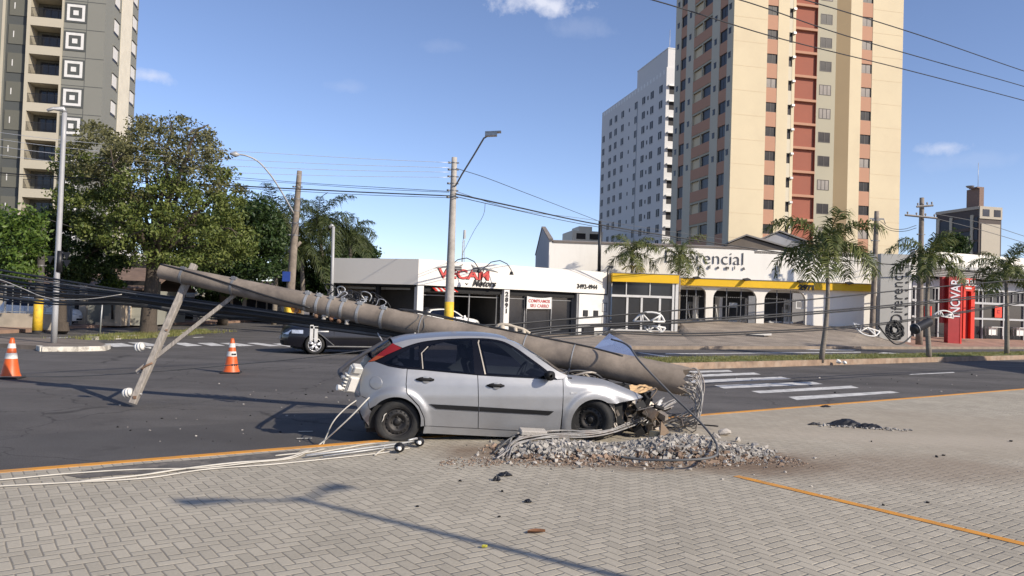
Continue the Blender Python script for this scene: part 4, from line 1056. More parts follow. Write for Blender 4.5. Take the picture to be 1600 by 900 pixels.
mb.build('dark_interior', mat('gym_back_wall', (0.09, 0.09, 0.095), 0.7, var=0.4, sc=0.5), gy)
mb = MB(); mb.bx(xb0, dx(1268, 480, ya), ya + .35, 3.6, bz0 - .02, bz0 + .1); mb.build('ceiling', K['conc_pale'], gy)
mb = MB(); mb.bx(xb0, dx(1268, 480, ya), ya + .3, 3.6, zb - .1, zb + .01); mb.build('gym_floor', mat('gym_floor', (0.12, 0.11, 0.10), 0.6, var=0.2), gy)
mb = MB()
for (a, b) in xs[:3]:
    for k in range(1, 3): mb.bx(a + (b - a) * k / 3 - .03, a + (b - a) * k / 3 + .03, ya + 0.28, ya + 0.31, zb, bz0 - .1, 0)
mb.build_split('glazing_bar', K['frame'], gy)
for j, (px, kk) in enumerate(((1083, 0), (1094, 1), (1128, 1), (1140, 0), (1158, 1), (1210, 0), (1228, 1))):
    o_ = thing('exercise_machine', ('dark gym treadmill standing inside the %s arch', 'pale gym weight machine standing inside the %s arch')[kk] % ['first', 'first', 'second', 'second', 'second', 'third', 'third'][j], 'gym machine', DF.w(dx(px, 490, 1.2), 0.9, zb), DF.a + j, 'gym machines behind the arches')
    mb = MB(); mb.bx(-.35, .35, -.9, .9, 0, .2); mb.tube([(-.3, .8, .2), (-.3, 1.0, 1.3), (.3, 1.0, 1.3), (.3, .8, .2)], .05, 6); mb.bx(-.3, .3, .9, 1.1, 1.15, 1.5) if kk == 0 else mb.bx(-.25, .25, .3, .6, .2, 1.9); mb.build('machine_frame', [K['galv'], K['white']][kk], o_)
mb = MB()
for (a, b) in xs[:3]:
    n = int((b - a) / 0.16)
    for i in range(n): mb.box((a + 0.1 + i * 0.16, ya + 0.24, zb + 0.88 + 1.02), (0.1, 0.02, 0.05))
mb.build('frosted_dots', mat('frosting', (0.14, 0.14, 0.14), 0.7, var=0), gy)
mb = MB(); x_ = dx(1169, 480, ya); mb.bx(x_, x_ + 0.04 + dx(1181, 480, ya) - x_ - 0.1, ya - 0.06, ya + 0.2, zb, zb + 2.05); mb.build('grey_door', K['frame'], gy)
mb = MB(); x_ = dx(1243, 476, ya); ring(mb, x_ + 0.4, ya + 0.2, ya + 0.27, 0.3, 0.22, 0); o = mb.build_split('wall_notice', K['white_clean'], gy, (0, 0, dz_(1247, 476, ya)))
# little spot lights along the band
mb = MB()
for px in (1082, 1160, 1245, 1320): x_ = dx(px, 438, -1.25); mb.prism([(x_, -1.25, bz1 + .03), (x_ + 0.1, -1.65, bz1 - 0.1), (x_ + 0.5, -1.65, bz1 - 0.02), (x_ + 0.4, -1.25, bz1 + 0.1)], (0, 0, 0.08))
mb.build_split('band_spotlight', K['black'], gy)
mb = MB(); text_into(mb, '2971', 0.52, T3(dx(1248, 448, -1.2), -1.24, 3.84), 0.05, 0, offset=0.03, xscale=1.2); mb.build('street_number', K['letter_black'], gy)
mb = MB(); xl = dx(1040, 408); xr_ = dx(1165, 408); zl_ = dz_(1165, 414)
text_into(mb, 'Diferencial', 1.40, T3(xl - 0.15, -0.045, zl_ - 0.02), 0.03, 0, offset=-0.022, xscale=1.02)
zl2 = dz_(1165, 421.5)
for i, ch in enumerate('academia'): text_into(mb, ch, 0.36, T3(dx(1065, 421) + i * (dx(1160, 421) - dx(1065, 421)) / 7, -0.09, zl2), 0.05, 0, offset=0.015)
mb.build('name_sign', mat('dark_grey_letters', (0.045, 0.045, 0.045), 0.5, var=0), gy)
# glass front room
gr = thing('glass_pavilion', 'glass fronted white pavilion under a yellow fascia beside the white showroom', 'building', flat(P(955.3, 480, 55.0)), DF.a)
GR = Fr(gr.location, 1.5)
gxr = GR.at(1060.5, 440)[0]; gz0 = GR.at(1000, 519)[1]; gz1 = GR.at(955.3, 439.6)[1]; gz2 = GR.at(955.3, 426.4)[1]
mb = MB(); mb.bx(0, gxr, -0.1, 3.2, gz1, gz2); mb.build('yellow_fascia', K['yellow'], gr)
mb = MB(); mb.bx(0, gxr, -0.13, 3.2, gz2, gz2 + 0.04); mb.build('fascia_capping', K['frame'], gr)
mb = MB(); xg = GR.at(1050, 480)[0]; mb.bx(0.05, xg, 0.12, 0.16, gz0, gz1); mb.bx(gxr - 0.05, gxr - 0.02, 0.2, 3.0, gz0, gz1); mb.build('glass', K['glass_bld'], gr)
mb = MB(); zr_ = GR.at(1000, 463)[1]
mb.bx(0, gxr - 0.1, 0.04, 0.14, gz0 - 0.4, gz0 + 0.16); mb.bx(0, xg + 0.05, 0.02, 0.14, zr_ - 0.08, zr_ + 0.08)
for px in (979, 1016): 
    x = GR.at(px, 450)[0]; mb.bx(x - 0.03, x + 0.03, 0.05, 0.14, zr_, gz1)
for px in (980, 1002.5, 1031): x = GR.at(px, 490)[0]; mb.bx(x - 0.07, x + 0.07, 0.05, 0.14, gz0, zr_)
mb.bx(xg, xg + 0.14, 0.0, 0.14, gz0, gz1); mb.bx(xg + 0.22, gxr, -0.02, 0.3, gz0 - 0.3, gz1)
mb.build('white_frame', K['white_clean'], gr)
# sheds behind the gym
for nm, pts, Yd, lab in [('shed', [(1137, 392), (1137, 381.5), (1165, 370), (1240, 392)], 92 - 14, 'dark brown gabled shed roof rising behind the gym parapet'),
                         ('shed', [(1180, 394), (1188, 376), (1217, 363.5), (1262, 380), (1262, 396)], 84, 'pale grey gabled shed roof below the cream tower')]:
    mb = MB(); q3 = [P(x, y, Yd) for x, y in pts]; base = q3[0].copy()
    pl = [Vector((v.x, v.y, v.z)) for v in q3]
    low = [Vector((pl[-1].x, pl[-1].y, 0)), Vector((pl[0].x, pl[0].y, 0))]
    sh = thing(nm, lab, 'shed', (base.x, base.y, 0), 0)
    mb.prism([v - sh.location for v in (pl + low)][::-1], (1.0, 8, 0))
    mb.build('gable', K['gable2'] if 'gable2' in K and 'pale' in lab else mat('shed_gable', (0.30, 0.30, 0.31) if 'pale' in lab else (0.13, 0.11, 0.09), 0.9, var=0.15, sc=0.5), sh)
    mb = MB()
    tops = pl[1:-1] if 'pale' in lab else pl[1:]
    for a_, b2_ in zip(tops[:-1], tops[1:]):
        mb.prism([a_ - sh.location + Vector((0, -0.3, 0.1)), b2_ - sh.location + Vector((0, -0.3, 0.1)), b2_ - sh.location + Vector((1, 8, 0.1)), a_ - sh.location + Vector((1, 8, 0.1))], (0, 0, 0.15))
    mb.build('roof', mat('old_roof_sheet', (0.20, 0.19, 0.18), 0.9, var=0.2, sc=0.4), sh)

# ---------------- grey pylon sign
py_ = thing('pylon_sign', 'tall grey pylon with vertical dark lettering and a white edge', 'sign', flat(P(1374, 530, 57.5)), radians(3))
PF = Fr(py_.location, 3)
pw = PF.at(1419, 480)[0]; pz1 = PF.at(1374, 396)[1]; pz0 = 0.15
mb = MB(); mb.bx(0, pw, 0, 0.5, pz0, pz1); mb.build('panel', mat('pylon_grey', (0.33, 0.33, 0.315), 0.6, var=0.05, sc=0.5), py_)
mb = MB(); mb.bx(pw, pw + 0.22, -0.02, 0.52, pz0, pz1); mb.build('white_edge', K['white_clean'], py_)
mb = MB()
RV = Matrix.Translation((pw * 0.80, -0.03, PF.at(1400, 506)[1])) @ TXT @ Matrix.Rotation(pi / 2, 4, 'Z')
text_into(mb, 'Diferencial', 1.28, RV, 0.05, 0, offset=-0.018, xscale=0.80)
for i, ch in enumerate('academia'):
    text_into(mb, ch, 0.30, Matrix.Translation((pw * 0.97, -0.03, PF.at(1410, 492)[1] + i * 0.58)) @ TXT @ Matrix.Rotation(pi / 2, 4, 'Z'), 0.05, 0, offset=0.015)
mb.build('lettering', K['letter_black'], py_)

# ---------------- shop on the far right with slatted canopy
RS = Fr(flat(P(1424, 520, 64.0)), 22)
rs = thing('shop_building', 'glass shop with white parapet and slatted canopy behind the red totem', 'shop', RS.O, RS.a)
rx = lambda px, py, yl=0: RS.at(px, py, yl)
xr = 22.0; zt_ = rx(1480, 395)[1]; zc_b = rx(1480, 432)[1]; zc_t = rx(1480, 417)[1]
mb = MB(); mb.bx(0, xr, -0.2, 0.3, zc_t, zt_); mb.bx(0, xr, 10, 10.3, 0, zt_); mb.build('parapet', K['gwall'], rs)
mb = MB()
nsl = 6
for i in range(nsl): 
    z = zc_b + (zc_t - zc_b) * i / nsl; mb.box((xr / 2, -0.75, z + 0.05), (xr, 0.9, 0.05), M=Matrix.Rotation(0.35, 3, 'X'))
mb.build('slatted_canopy', mat('silver_slat', (0.48, 0.47, 0.45), 0.5, metal=0.2, var=0.1, sc=2), rs)
mb = MB(); mb.bx(0, xr, 0.3, 10, zc_b - 0.1, zc_b); mb.bx(0, xr, 0.1, 0.2, 0.3, zc_b); mb.build('shop_glass', K['glass_bld'], rs)
zl0, zl1 = rx(1560, 508)[1], rx(1560, 500)[1]
mb = MB()
zr1 = rx(1560, 475)[1]; zr2 = rx(1560, 499)[1]; zr3 = rx(1560, 456)[1]
mb.bx(0, xr, -0.02, 0.1, zr1 - 0.09, zr1 + 0.09); mb.bx(0, xr, -0.02, 0.1, zr2 - 0.08, zr2 + 0.08); mb.bx(0, xr, -0.05, 0.1, zr3, zr3 + 0.75)
for i in range(26): mb.bx(i * 0.85, i * 0.85 + 0.05, 0.0, 0.1, zr1, zr3)
for i in range(9): mb.bx(i * 2.6 + .3, i * 2.6 + 0.42, -0.03, 0.1, 0.3, zc_b)
mb.build('window_frame', mat('silver_frame', (0.42, 0.42, 0.42), 0.5, metal=0.3, var=0.05), rs)
for px in (1449, 1559):
    x_, z_ = rx(px, 487)
    mb = MB(); mb.bx(x_ - 0.42, x_ + 0.42, -0.06, -0.02, z_ - 0.5, z_ + 0.45, 0); mb.bx(x_ - 0.16, x_ + 0.16, -0.075, -0.06, z_ - 0.16, z_ - 0.06, 1); mb.bx(x_ - 0.16, x_ - 0.06, -0.074, -0.06, z_ - 0.06, z_ + 0.16, 1); mb.bx(x_ - 0.06, x_ + 0.16, -0.074, -0.06, z_ + 0.06, z_ + 0.16, 1)
    mb.build('red_poster', [mat('poster_red', (0.75, 0.05, 0.02), 0.5, var=0), K['red_dark']], rs)
# furniture seen through the glass: pale desks inside
for (px, lab) in ((1545, 'white desk seen through the shop glass nearer the red totem'), (1588, 'white desk seen through the shop glass at the right edge')):
    x_, z_ = rx(px, 507); dk = thing('desk', lab, 'desk', RS.w(x_, -0.5, 0.75), RS.a, 'desks at the shop window')
    mb = MB(); mb.bx(-0.7, 0.7, -0.3, 0.3, 0.7, 0.75); mb.bx(-0.66, 0.2, -0.02, 0.02, 0.05, 0.7); mb.build('desk_top', K['white_clean'], dk)
    mb = MB()
    for a in (-0.66, 0.66):
        for b in (-0.26, 0.26): mb.bx(a - 0.02, a + 0.02, b - 0.02, b + 0.02, 0, 0.7)
    mb.build('leg', K['white_clean'], dk)
# red totems
tt = thing('totem_sign', 'tall red totem with vertical white lettering reading upwards', 'sign', flat(P(1481, 530, 59.5)), radians(8))
TF = Fr(tt.location, 8)
tx0, tx1 = 0.0, TF.at(1500, 500)[0]; tz1 = TF.at(1490, 432)[1]; tz0 = 0.1
mb = MB(); mb.bx(tx0, tx1, 0, 0.45, tz0, tz1); mb.build('panel', K['red_dark'], tt)
mb = MB(); mb.bx(tx1, tx1 + 0.14, -0.03, 0.48, tz0, tz1); mb.build('bright_edge', K['red'], tt)
mb = MB(); mb.bx(-0.32, -0.002, 0.3, 0.6, 1.7, tz1 - 0.02); mb.build('rear_panel', K['red_dark'], tt)
mb = MB(); text_into(mb, 'INOVAR', 1.12, Matrix.Translation((tx1 * 0.93, -0.03, TF.at(1490, 496)[1])) @ TXT @ Matrix.Rotation(pi / 2, 4, 'Z'), 0.05, 0, offset=0.012, xscale=0.70)
mb.build('lettering', mat('pale_letters', (0.62, 0.62, 0.64), 0.4, var=0), tt)
pt = thing('portal_sign', 'red portal frame with short white lettering on its header beside the red totem', 'sign', flat(P(1505, 520, 62.5)), radians(8))
QF = Fr(pt.location, 8); qx = QF.at(1523, 480)[0]; qz1 = QF.at(1515, 435)[1]; qz2 = QF.at(1515, 455)[1]
mb = MB(); mb.bx(0, qx, 0, 0.5, qz2, qz1); mb.bx(qx - 0.32, qx, 0, 0.5, 0.5, qz2); mb.bx(0, 0.2, 0.02, 0.5, 0.5, qz2); mb.build('frame', mat('bright_red', (0.72, 0.04, 0.015), 0.4, var=0.03), pt)
mb = MB(); mb.bx(0.2, qx - 0.32, 0.25, 0.35, 0.5, qz2); mb.build('inner_panel', K['red_dark'], pt)
mb = MB(); text_into(mb, 'FULL', 0.62, T3(0.08, -0.03, qz2 + 0.46), 0.04, 0, offset=0.03, xscale=0.72); mb.bx(0.1, qx * 0.66, -0.04, -0.005, qz2 + 0.16, qz2 + 0.30); mb.build('lettering', K['white_clean'], pt)

# ---------------- houses on the left
def house_box(name, lab, pxl, pxr, pyt, Yd, depth, m, ang=0, base=0.05):
    f = Fr(flat(P(pxl, 500, Yd)), ang); o = thing(name, lab, 'house', f.O, f.a)
    x = f.at(pxr, pyt)[0]; z = f.at((pxl + pxr) / 2, pyt)[1]
    mb = MB(); mb.bx(0, x, 0, depth, base, z); mb.build('wall', m, o)
    return o, f, x, z
K['h_grey'] = mat('grey_green_render', (0.30, 0.30, 0.26), 0.9, var=0.08, sc=0.6, dirt=(0.2, 0.2, 0.17), dsc=0.6, damt=0.4)
K['h_beige'] = mat('beige_render', (0.44, 0.38, 0.30), 0.9, var=0.1, sc=0.7, dirt=(0.25, 0.22, 0.18), dsc=0.8, damt=0.5)
K['h_roof'] = mat('old_clay_tiles', (0.17, 0.115, 0.085), 0.9, var=0.25, sc=2)
h1, f1, hx, hz = house_box('house', 'grey rendered house with a dark tiled roof and a beige stepped entrance', 112, 232, 452, 44.5, 8, K['h_grey'], 8)
mb = MB(); mb.prism([(-0.4, -0.6, hz), (hx + 0.4, -0.6, hz), (hx + 0.4, 4.2, hz + 1.3), (-0.4, 4.2, hz + 1.3)], (0, 0, 0.12)); mb.prism([(-0.4, 4.2, hz + 1.3), (hx + .4, 4.2, hz + 1.3), (hx + .4, 9, hz), (-.4, 9, hz)], (0, 0, 0.12)); mb.build('roof', K['h_roof'], h1)
mb = MB(); a = f1.at(166, 500)[0]; b = f1.at(196, 500)[0]
for i in range(5): mb.bx(a + 0.12 * i, b, -1.6 + 0.3 * i, -1.3 + 0.3 * i + (4 - i) * 0.0 + 1.2 - 0.3 * i, 0.05 + 0.0, 0.22 + 0.17 * i)
mb.bx(b, b + 0.3, -1.7, 0, 0.05, 1.5)
mb.build_split('entrance_steps', mat('cream_steps', (0.52, 0.42, 0.30), 0.9, var=0.1), h1)
mb = MB(); a = f1.at(186, 480)[0]; mb.bx(a, a + 2.2, -0.05, 0.02, 1.1, 2.6); a = f1.at(117, 480)[0]; mb.bx(a, a + 0.4, -0.05, 0.02, 0.3, 2.4); mb.build_split('doorway', K['dark'], h1)
mb = MB(); a = f1.at(145, 480)[0]; mb.prism([(a - .25, -1.3, 0.05), (a + .12, -1.3, 0.05), (a + 0.0, -1.1, 2.3), (a - .32, -1.1, 2.3)], (0, 0.3, 0)); mb.build('leaning_pillar', K['h_beige'], h1)
mb = MB(); a = f1.at(215, 480)[0]; mb.tube([(a, -1.4, 0.05), (a, -1.4, 1.75), (a - 0.25, -1.4, 1.8)], 0.07, 8); mb.build('vent_pipe', K['white'], h1)
h2, f2, hx, hz = house_box('house', 'beige house half hidden by trees behind the railing', -60, 95, 440, 52, 8, K['h_beige'], 6)
mb = MB(); mb.prism([(-0.5, -0.8, hz - .1), (hx + 0.5, -0.8, hz - .1), (hx + 0.5, 4.2, hz + 1.2), (-0.5, 4.2, hz + 1.2)], (0, 0, 0.12)); mb.build('roof', K['h_roof'], h2)
mb = MB()
for px in (5, 30, 62): a = f2.at(px, 480)[0]; mb.bx(a, a + 1.3, -0.04, 0.02, 0.9, 2.3)
mb.build('window', K['t_glass'], h2)
h3, f3, hx, hz = house_box('building', 'tall white rendered house seen through the tree branches', 188, 262, 396, 62, 9, K['white'], 8)
h3['category'] = 'house'
mb = MB()
for px, py in ((196, 420), (214, 420), (232, 420), (205, 440), (226, 440)): a, z = f3.at(px, py); mb.bx(a - 0.5, a + 0.5, -0.04, 0.02, z - 0.6, z + 0.6)
mb.build('window', K['t_glass'], h3)
h4, f4, hx, hz = house_box('house', 'pale single storey house with dark doorways behind the fallen pole', 318, 440, 462, 62, 8, K['h_beige'], 10)
mb = MB()
for px in (335, 352, 371, 392, 408, 425): a = f4.at(px, 485)[0]; mb.bx(a - 0.35, a + 0.35, -0.04, 0.02, 0.3, 1.9 + 0.4 * (px % 3))
mb.build_split('doorway', K['dark'], h4)
mb = MB(); mb.prism([(-0.5, -0.8, hz - .1), (hx + 0.5, -0.8, hz - .1), (hx + 0.5, 4.2, hz + 1.2), (-0.5, 4.2, hz + 1.2)], (0, 0, 0.12)); mb.build('roof', K['h_roof'], h4)
h5, f5, hx, hz = house_box('house', 'grey walled house with a shaded veranda left of the fallen pole', 236, 318, 455, 56, 8, K['h_grey'], 9)
mb = MB(); mb.bx(0.3, hx - 0.3, -0.04, 0.02, 0.2, hz - 0.7); mb.build('veranda_recess', K['dark'], h5)
mb = MB()
for i in range(4): mb.bx(0.3 + i * (hx - 0.8) / 3, 0.55 + i * (hx - 0.8) / 3, -0.6, -0.3, 0.05, hz - 0.4)
mb.bx(0, hx, -0.9, 0, hz - 0.4, hz - 0.2)
mb.build_split('veranda_post', K['h_beige'], h5)
# blue steel gate and boundary wall with railing
gp = Fr(flat(P(99, 505, 40.5)), 10); ga_ = thing('gate', 'blue grey sheet steel gate between the dark trunk and the grey house', 'gate', gp.O, gp.a)
gx_ = gp.at(113, 480)[0]; mb = MB(); mb.bx(0, gx_, 0, 0.06, 0.1, 2.5); mb.build('leaf', mat('blue_steel', (0.22, 0.25, 0.32), 0.6, var=0.1, sc=3), ga_)
mb = MB()
for i in range(5): mb.bx(i * gx_ / 4 - 0.02, i * gx_ / 4 + 0.02, -0.03, 0, 0.1, 2.5)
mb.build('rib', K['frame'], ga_)
bw_ = Fr(flat(P(-60, 515, 36.8)), 3); bo = thing('boundary_wall', 'low stained beige wall topped with a thin steel railing on the left', 'wall', bw_.O, bw_.a)
bx_ = bw_.at(88, 510)[0]
mb = MB(); mb.bx(0, bx_, 0, 0.25, 0.0, 0.75); mb.build('wall', K['h_beige'], bo)
mb = MB(); mb.bx(0, bx_, 0.1, 0.14, 2.0, 2.05); mb.bx(0, bx_, 0.1, 0.14, 0.8, 0.84)
for i in range(int(bx_ / 0.36)): mb.bx(i * 0.36, i * 0.36 + 0.03, 0.105, 0.135, 0.75, 2.0)
for i in range(int(bx_ / 1.8)): mb.bx(i * 1.8, i * 1.8 + 0.07, 0.09, 0.15, 0.75, 2.1)
mb.build('railing', K['galv'], bo)
# building out of frame to the right that shades the avenue
ob = thing('office_block', 'plain two storey office block just beyond the right edge', 'building', (32.0, 14.5, 0), radians(-3))
mb = MB(); mb.bx(0, 14, 0, 16, 0, 9.0); mb.build('wall', K['cream_wall'], ob)
mb = MB()
for i in range(5): mb.bx(0.8 + 2.7 * i, 2.4 + 2.7 * i, -0.03, 0.01, 1.2, 2.8); mb.bx(0.8 + 2.7 * i, 2.4 + 2.7 * i, -0.03, 0.01, 5.0, 6.6)
mb.build('window', K['t_glass'], ob)
# ================================================================ TREES AND PALMS
K['bark'] = mat('grey_bark', (0.07, 0.055, 0.042), 0.95, var=0.3, sc=4, bump=0.6, bsc=20, strip=(6, 6, 1.5))
K['palm_bark'] = mat('palm_bark', (0.22, 0.19, 0.155), 0.9, var=0.25, sc=3, bump=0.5, bsc=18, strip=(1, 1, 12))
K['lf_green'] = leafmat('leaf_mid_green', (0.070, 0.105, 0.022), (0.175, 0.20, 0.050))
K['lf_olive'] = leafmat('leaf_olive_brown', (0.088, 0.092, 0.036), (0.195, 0.185, 0.080))
K['lf_dark'] = leafmat('leaf_dark_green', (0.018, 0.042, 0.012), (0.060, 0.095, 0.024))
K['lf_bright'] = leafmat('leaf_fresh_green', (0.035, 0.075, 0.012), (0.12, 0.18, 0.03))
K['lf_palm'] = leafmat('palm_leaf', (0.05, 0.075, 0.02), (0.19, 0.20, 0.06), rough=0.55)
K['lf_dry'] = leafmat('dry_palm_leaf', (0.20, 0.12, 0.06), (0.30, 0.20, 0.10), trans=0.1)

def catm(pts, n=8):
    """smooth curve through points; tangents scaled to each span so that uneven spacing never loops"""
    pts = [Vector(p) for p in pts]
    if len(pts) < 3:
        return [pts[0].lerp(pts[-1], i / n) for i in range(n + 1)]
    k = len(pts); tg = []
    for i in range(k):
        if i == 0: d = pts[1] - pts[0]
        elif i == k - 1: d = pts[-1] - pts[-2]
        else:
            a = pts[i] - pts[i - 1]; b = pts[i + 1] - pts[i]; d = (a.normalized() * b.length + b.normalized() * a.length)
        tg.append(d.normalized() if d.length > 1e-9 else d)
    out = []
    for i in range(k - 1):
        p1, p2 = pts[i], pts[i + 1]; L = (p2 - p1).length; m1, m2 = tg[i] * L, tg[i + 1] * L
        for q in range(n):
            t = q / n; t2, t3 = t * t, t * t * t
            out.append(p1 * (2 * t3 - 3 * t2 + 1) + m1 * (t3 - 2 * t2 + t) + p2 * (3 * t2 - 2 * t3) + m2 * (t3 - t2))
    out.append(pts[-1]); return out

def inside(poly, x, y):
    c = False; n = len(poly); j = n - 1
    for i in range(n):
        (xi, yi), (xj, yj) = poly[i], poly[j]
        if (yi > y) != (yj > y) and x < (xj - xi) * (y - yi) / (yj - yi) + xi: c = not c
        j = i
    return c

def leaf(mb, p, s, rnd, mi, up=0.4):
    n = Vector((rnd.gauss(0, 1), rnd.gauss(0, 1), rnd.gauss(0, 1) + up)).normalized()
    u = n.orthogonal().normalized(); a = rnd.uniform(0, 6.28); v = n.cross(u); d = u * cos(a) + v * sin(a); e = n.cross(d)
    k = rnd.uniform(0.6, 1.35) * s
    mb.add([p - d * k, p + e * k * 0.5 + n * k * 0.12, p + d * k, p - e * k * 0.5 + n * k * 0.12], [(0, 1, 2, 3)], mi)

def clump(mb, c, r, k, s, rnd, mi):
    for _ in range(k):
        d = Vector((rnd.gauss(0, 1), rnd.gauss(0, 1), rnd.gauss(0, 1))).normalized() * r * rnd.random() ** 0.45
        d.z *= 0.7
        leaf(mb, c + d, s, rnd, mi)

def crown_points(poly, Y, dep, n, rnd, gap=0.0):
    xs = [p[0] for p in poly]; ys = [p[1] for p in poly]; out = []
    cx, cy = sum(xs) / len(xs), sum(ys) / len(ys); hw = (max(xs) - min(xs)) / 2
    while len(out) < n:
        x = rnd.uniform(min(xs), max(xs)); y = rnd.uniform(min(ys), max(ys))
        if not inside(poly, x, y): continue
        e = sqrt(max(0.08, 1 - ((x - cx) / hw) ** 2)); out.append((P(x, y, Y + rnd.uniform(-1, 1) * dep * e), x, y))
    return out

def limb(mb, a, b, r0, r1, rnd, wob=0.12, n=6):
    L = (b - a).length; pts = []; off = Vector((0, 0, 0))
    for i in range(n + 1):
        t = i / n; off += Vector((rnd.uniform(-1, 1), rnd.uniform(-1, 1), rnd.uniform(-1, 1))) * L * wob / n
        pts.append(a.lerp(b, t) + off * (1 if i < n else 0.6) + Vector((0, 0, 0.08 * L * sin(pi * t))))
    mb.tube(pts, [r0 + (r1 - r0) * i / n for i in range(n + 1)], 7)
    return pts

def broad_tree(name, lab, base, poly, Y, dep, nclump, r, kleaf, s, mats, pick, trunk_r, fork, seed, nl=12, group=None):
    rnd = random.Random(seed)
    o = thing(name, lab, 'tree', base, 0, group)
    loc = Vector(base)
    pts = crown_points(poly, Y, dep, nclump, rnd)
    cr = MB()
    for (p, x, y) in pts:
        mi, dens = pick(x, y, rnd)
        if dens <= 0: continue
        clump(cr, p - loc, r * rnd.uniform(0.6, 1.35), max(6, int(kleaf * dens)), s, rnd, mi)
    tr = MB(); f = Vector(fork) - loc
    tp = limb(tr, Vector((0, 0, -0.05)), f, trunk_r * 1.15, trunk_r * 0.8, rnd, 0.05, 8)
    # root flare
    tr.lathe([(trunk_r * 1.4, 0.0), (trunk_r * 1.22, 0.12), (trunk_r * 1.1, 0.4)], 11)
    tr.build('trunk', K['bark'], o)
    lb = MB(); tgt = rnd.sample(pts, min(nl, len(pts)))
    for (p, x, y) in tgt:
        q = p - loc
        pp = limb(lb, f.lerp(tp[-2], rnd.random()), q, trunk_r * rnd.uniform(0.3, 0.6), 0.025, rnd, 0.25, 8)
        for _ in range(3):
            a = pp[rnd.randint(3, 7)]; near = min(rnd.sample(pts, min(25, len(pts))), key=lambda e: (e[0] - loc - a).length)[0] - loc
            limb(lb, a, near, trunk_r * 0.16, 0.012, rnd, 0.3, 5)
    lb.build('branch', K['bark'], o)
    cr.build('crown', mats, o)
    return o

# the big street tree: brown and thin at the top, greener below
base = G(232, 521, 0.02)
poly = [(88, 222), (112, 196), (150, 186), (200, 184), (258, 177), (312, 184), (342, 204), (362, 238), (384, 276), (404, 316), (412, 362), (398, 398), (352, 412), (300, 424), (268, 408), (246, 418), (216, 404), (196, 412), (170, 392), (140, 372), (112, 352), (78, 330), (56, 312), (82, 284), (76, 250)]
poly = [(246 + (x - 246) * 0.90, y + 4) for x, y in poly]
def pk(x, y, rnd):
    top = y < 270 + 0.1 * (x - 200) + rnd.uniform(-45, 45)
    if x > 250 and y < 255: return 1, rnd.choice([0.45, 0.65, 0.9])
    return (1, 0.8) if top else (0, rnd.choice([0.7, 1.0, 1.2]))
broad_tree('street_tree', 'large spreading street tree with thin brown top and greener lower crown', base, poly, 37.6, 4.0, 440, 0.56, 112, 0.088, [K['lf_green'], K['lf_olive']], pk, 0.34, P(238, 405, 37.6), 21, 26)

dense = lambda x, y, rnd: (0, rnd.choice([0.8, 1.0, 1.3]))
poly = [(-60, 345), (-10, 332), (30, 330), (62, 342), (72, 375), (60, 412), (45, 432), (10, 436), (-50, 430)]
broad_tree('street_tree', 'fresh green leafy tree at the left edge of the photo', G(-30, 520, RZ), poly, 33, 2.2, 90, 0.6, 110, 0.10, [K['lf_bright']], dense, 0.22, P(-20, 430, 33), 31, 8)
poly = [(58, 338), (100, 332), (140, 350), (188, 378), (200, 404), (178, 424), (140, 432), (112, 440), (76, 436), (52, 415)]
broad_tree('street_tree', 'dark green tree with a thick black trunk behind the grey lamp post', G(96, 517, 0.09), poly, 38.5, 2.5, 100, 0.6, 110, 0.10, [K['lf_dark']], dense, 0.24, P(92, 430, 38.5), 32, 10)
poly = [(158, 452), (160, 432), (172, 418), (186, 428), (192, 446), (188, 456)]
broad_tree('small_tree', 'small round yellow green tree in front of the grey house', G(175, 508, 0.05), poly, 41, 0.7, 22, 0.32, 70, 0.09, [K['lf_bright']], dense, 0.06, P(175, 455, 41), 33, 5)
poly = [(286, 352), (330, 340), (372, 316), (412, 318), (436, 345), (440, 400), (424, 440), (380, 458), (330, 452), (296, 430), (280, 395)]
broad_tree('street_tree', 'dense dark green tree behind the tip of the fallen pole', G(348, 508, RZ), poly, 50, 3.2, 230, 0.85, 100, 0.14, [K['lf_dark']], dense, 0.3, P(350, 440, 50), 34, 10)
poly = [(300, 446), (330, 430), (352, 452), (340, 478), (306, 476)]
broad_tree('bush', 'low dark bush under the leaning crossarm', G(322, 503, RZ), poly, 53, 1.2, 24, 0.6, 70, 0.14, [K['lf_dark']], dense, 0.1, P(322, 470, 53), 35, 4)
poly = [(430, 420), (460, 395), (500, 388), (535, 398), (545, 430), (530, 468), (480, 474), (440, 462)]
broad_tree('bush', 'tall dark shrubbery under the palms left of the showroom', G(486, 505, RZ), poly, 60, 2.0, 110, 0.85, 90, 0.15, [K['lf_dark']], dense, 0.15, P(486, 460, 60), 36, 6)
poly = [(522, 394), (535, 378), (560, 376), (584, 388), (592, 404), (580, 412), (530, 410)]
broad_tree('tree', 'rounded dark green tree top showing over the showroom roof', Vector(P(555, 400, 95)) * Vector((1, 1, 0)) if False else Vector((P(555, 400, 95).x, 95, -0.1)), poly, 95, 2.5, 60, 1.1, 60, 0.24, [K['lf_dark']], dense, 0.3, P(555, 405, 95), 37, 5)
poly = [(1462, 380), (1480, 366), (1505, 372), (1520, 392), (1500, 402), (1466, 400)]
broad_tree('tree', 'green tree crown rising behind the slatted shop canopy', Vector((P(1490, 400, 95).x, 95, -0.1)), poly, 95, 2.0, 40, 1.0, 60, 0.24, [K['lf_dark']], dense, 0.25, P(1490, 398, 95), 38, 5)

